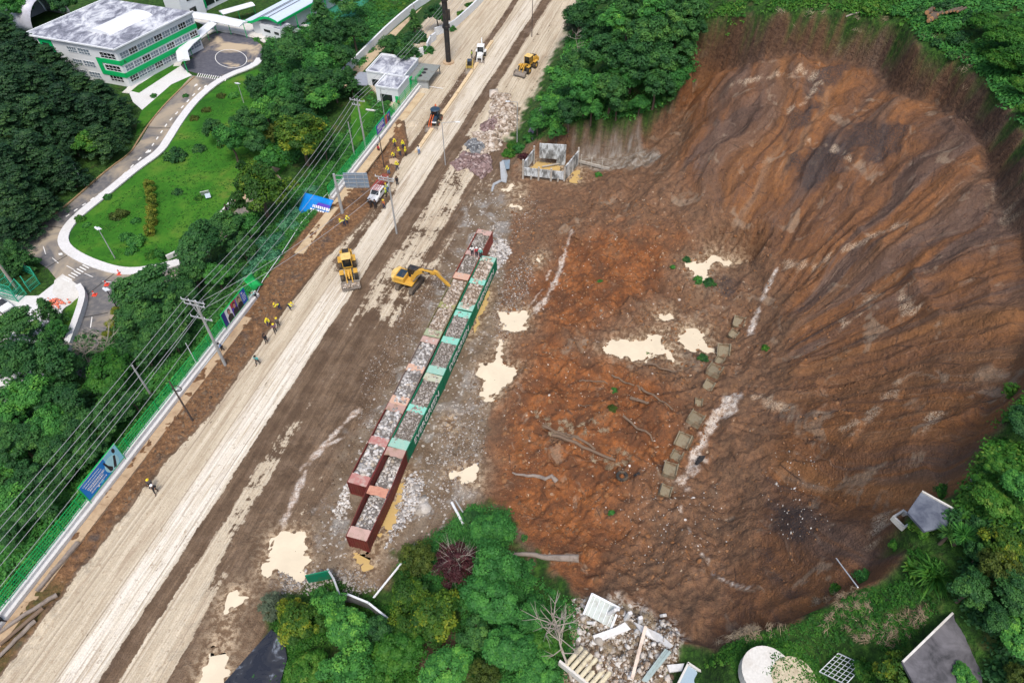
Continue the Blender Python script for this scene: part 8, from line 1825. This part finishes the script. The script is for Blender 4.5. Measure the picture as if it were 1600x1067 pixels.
# green railings round the poles at the left edge
def railing(px, label):
    pts = [Vector(S(*p)) for p in px]; root = empty('green_railing', pts[0], 0, label, 'railing'); o = pts[0]; m = MB(); rm = plain('railing_green', (.03, .36, .22), .5, dirt=.1)
    for a, b in zip(pts[:-1], pts[1:]):
        a = a - o; b = b - o
        for z in (.15, .9, 1.9): m.beam(a + Vector((0, 0, z)), b + Vector((0, 0, z)), .07)
        n_ = max(2, int((b - a).length / .22))
        for i in range(n_): c = a.lerp(b, i / n_); m.beam(c + Vector((0, 0, .1)), c + Vector((0, 0, 1.9)), .035)
    m.build('bars', rm, root)
    for p in pts: p = p - o; MB().box((p.x, p.y, 1.0), (.12, .12, 2.0)).build('post', rm, root)
railing([(18,432),(28,420),(56,432),(63,444),(48,456),(42,446)], 'green railing ring around the bare patch, right part'); railing([(0,455),(24,462),(32,450),(42,460),(29,472),(0,464)], 'green railing beside the white car, lower part'); railing([(0,440),(14,430),(18,447),(2,456)], 'green railing at the left edge, upper part')
pole(27, 452, -3, 403, .26, M_BARKG, 'stout spotted pole leaning over the green railings at the left edge')
bn = [S(330, 178, 0)]; bch = Vector(S(323, 308, .3)); be = empty('white_sculpture', bch, .4, 'small folded white metal board standing on the lawn', 'board'); MB().box((0, 0, .9), (1.5, .08, 1.3), 0, 0, .5).build('board', M_CONCW, be); MB().box((.3, -.4, .5), (.9, .08, .8), 0, 0, -.4).build('lower_board', M_SHEET, be)
# spiky and strappy plants, drawn blade by blade
def blades(name, px, py, rpx, n, mat, label, droop, wid, seed, hgt=.0, up=(.2, 1.4)):
    g = np.random.default_rng(seed); x, y, z = GZ(px, py); r = rpx * depth(px, py, z) / F; V = []; Fc = []; rn = []
    for i in range(n):
        a = g.uniform(0, 6.283); el = g.uniform(*up); L = r * g.uniform(.75, 1.15); d = np.array([math.cos(a) * math.cos(el), math.sin(a) * math.cos(el), math.sin(el)]); sd2 = np.array([-math.sin(a), math.cos(a), 0]); c = np.array([g.normal(0, .12 * r), g.normal(0, .12 * r), hgt]) if droop else np.array([0, 0, hgt]); b = len(V)
        for k in range(7):
            t = k / 6; p = c + d * L * t + np.array([0, 0, -droop * L * t * t]); w = wid * (1 - t) ** .6 * (.4 + .6 * min(1, t * 6)); V += [p - sd2 * w, p + np.array([0, 0, -w * .4]), p + sd2 * w]
        for k in range(6): q = b + k * 3; Fc += [(q, q + 1, q + 4, q + 3), (q + 1, q + 2, q + 5, q + 4)]; rn += [g.uniform(.2, 1)] * 0 + [0.0, 0.0]
        v = g.uniform(.15, 1); rn[-12:] = [v] * 12
    me = fastmesh('leaves', np.array(V), np.array(Fc), LM[mat]); at = me.attributes.new('rnd', 'FLOAT', 'FACE'); at.data.foreach_set('value', np.array(rn, np.float32))
    root = empty(name, (x, y, z), 0, label, 'plant'); o = bpy.data.objects.new('leaves', me); col.objects.link(o); o.parent = root
    if hgt: MB().cyl((0, 0, -.3), (0, 0, hgt), .14, .10, n=8).build('stem', M_BARK, root)
blades('strap_leaved_plant', 1458, 902, 42, 260, 'bright', 'big fountain of bright arching strap leaves on the lower right rim', .55, .085, 201, 0, (.35, 1.5)); blades('strap_leaved_plant', 1425, 890, 20, 60, 'bright', 'broad leaved plant left of the big strap leaved fountain', .5, .16, 202, 0, (.3, 1.3))
for px, py, r, lab in ((1492,850,22,'brightest spiky rosette plant below the upper shed, middle one'),(1518,846,18,'spiky rosette plant right of the brightest one'),(1470,848,19,'darker spiky rosette plant left of the brightest one')): blades('spiky_rosette_plant', px, py, r, 150, 'mid' if r > 20 else 'dark', lab, .05, .045, px, 1.5, (-.3, 1.4))
# bare trees
def bare(base, top, h, label, mat, seed, spread=1.0, n=12, r=.13):
    g = random.Random(seed); b = Vector(GZ(*base)); tz = b.z + h; t = Vector(W(top[0], top[1], tz)); root = empty('bare_tree', b, 0, label, 'tree'); v = t - b; m = MB(); k = 7
    pts = [v * (i / k) + Vector((g.uniform(-.15, .15), g.uniform(-.15, .15), 0)) * (i > 0) for i in range(k + 1)]; m.tube(pts, [r * (1 - .75 * i / k) for i in range(k + 1)], 7); m.build('trunk', mat, root)
    m = MB()
    for i in range(n):
        f = g.uniform(.35, .98); p = v * f; L = v.length * g.uniform(.14, .34) * spread; a = g.uniform(0, 6.283); d = Vector((math.cos(a), math.sin(a), g.uniform(.1, .9))).normalized(); q = p + d * L * .55 + Vector((0, 0, .1)); e = q + (d + Vector((g.uniform(-.5, .5), g.uniform(-.5, .5), .3))).normalized() * L * .6
        m.tube([p, q, e], [r * .38, r * .26, r * .08], 5)
        for _ in range(3): d2 = (d + Vector((g.uniform(-1, 1), g.uniform(-1, 1), g.uniform(-.2, .6)))).normalized(); m.tube([q, q + d2 * L * .3, q + d2 * L * .5 + Vector((g.uniform(-.1, .1), 0, .08))], [r * .2, r * .12, r * .05], 4)
    m.build('branches', mat, root)
bare((894, 1062), (862, 955), 5.5, 'pale leafless tree leaning over the building rubble', M_BARKG, 3, 1.3, 22, .15); bare((905, 112), (900, 52), 8, 'pale bare stemmed tree on the wooded slope near the road', M_BARKG, 4, .9, 16, .12); bare((722, 905), (712, 868), 5.5, 'grey bare branches inside the maroon tree', M_BARKG, 5, 1.6, 26, .07)
bare((140, 568), (122, 532), 5.5, 'leafless grey tree beside the lower school road', M_BARKG, 6, 1.6, 22, .09); bare((165, 560), (168, 525), 5, 'second leafless grey tree right of the road bend', M_BARKG, 7, 1.8, 22, .08)
m = MB(); p0 = GZ(1560, 722)
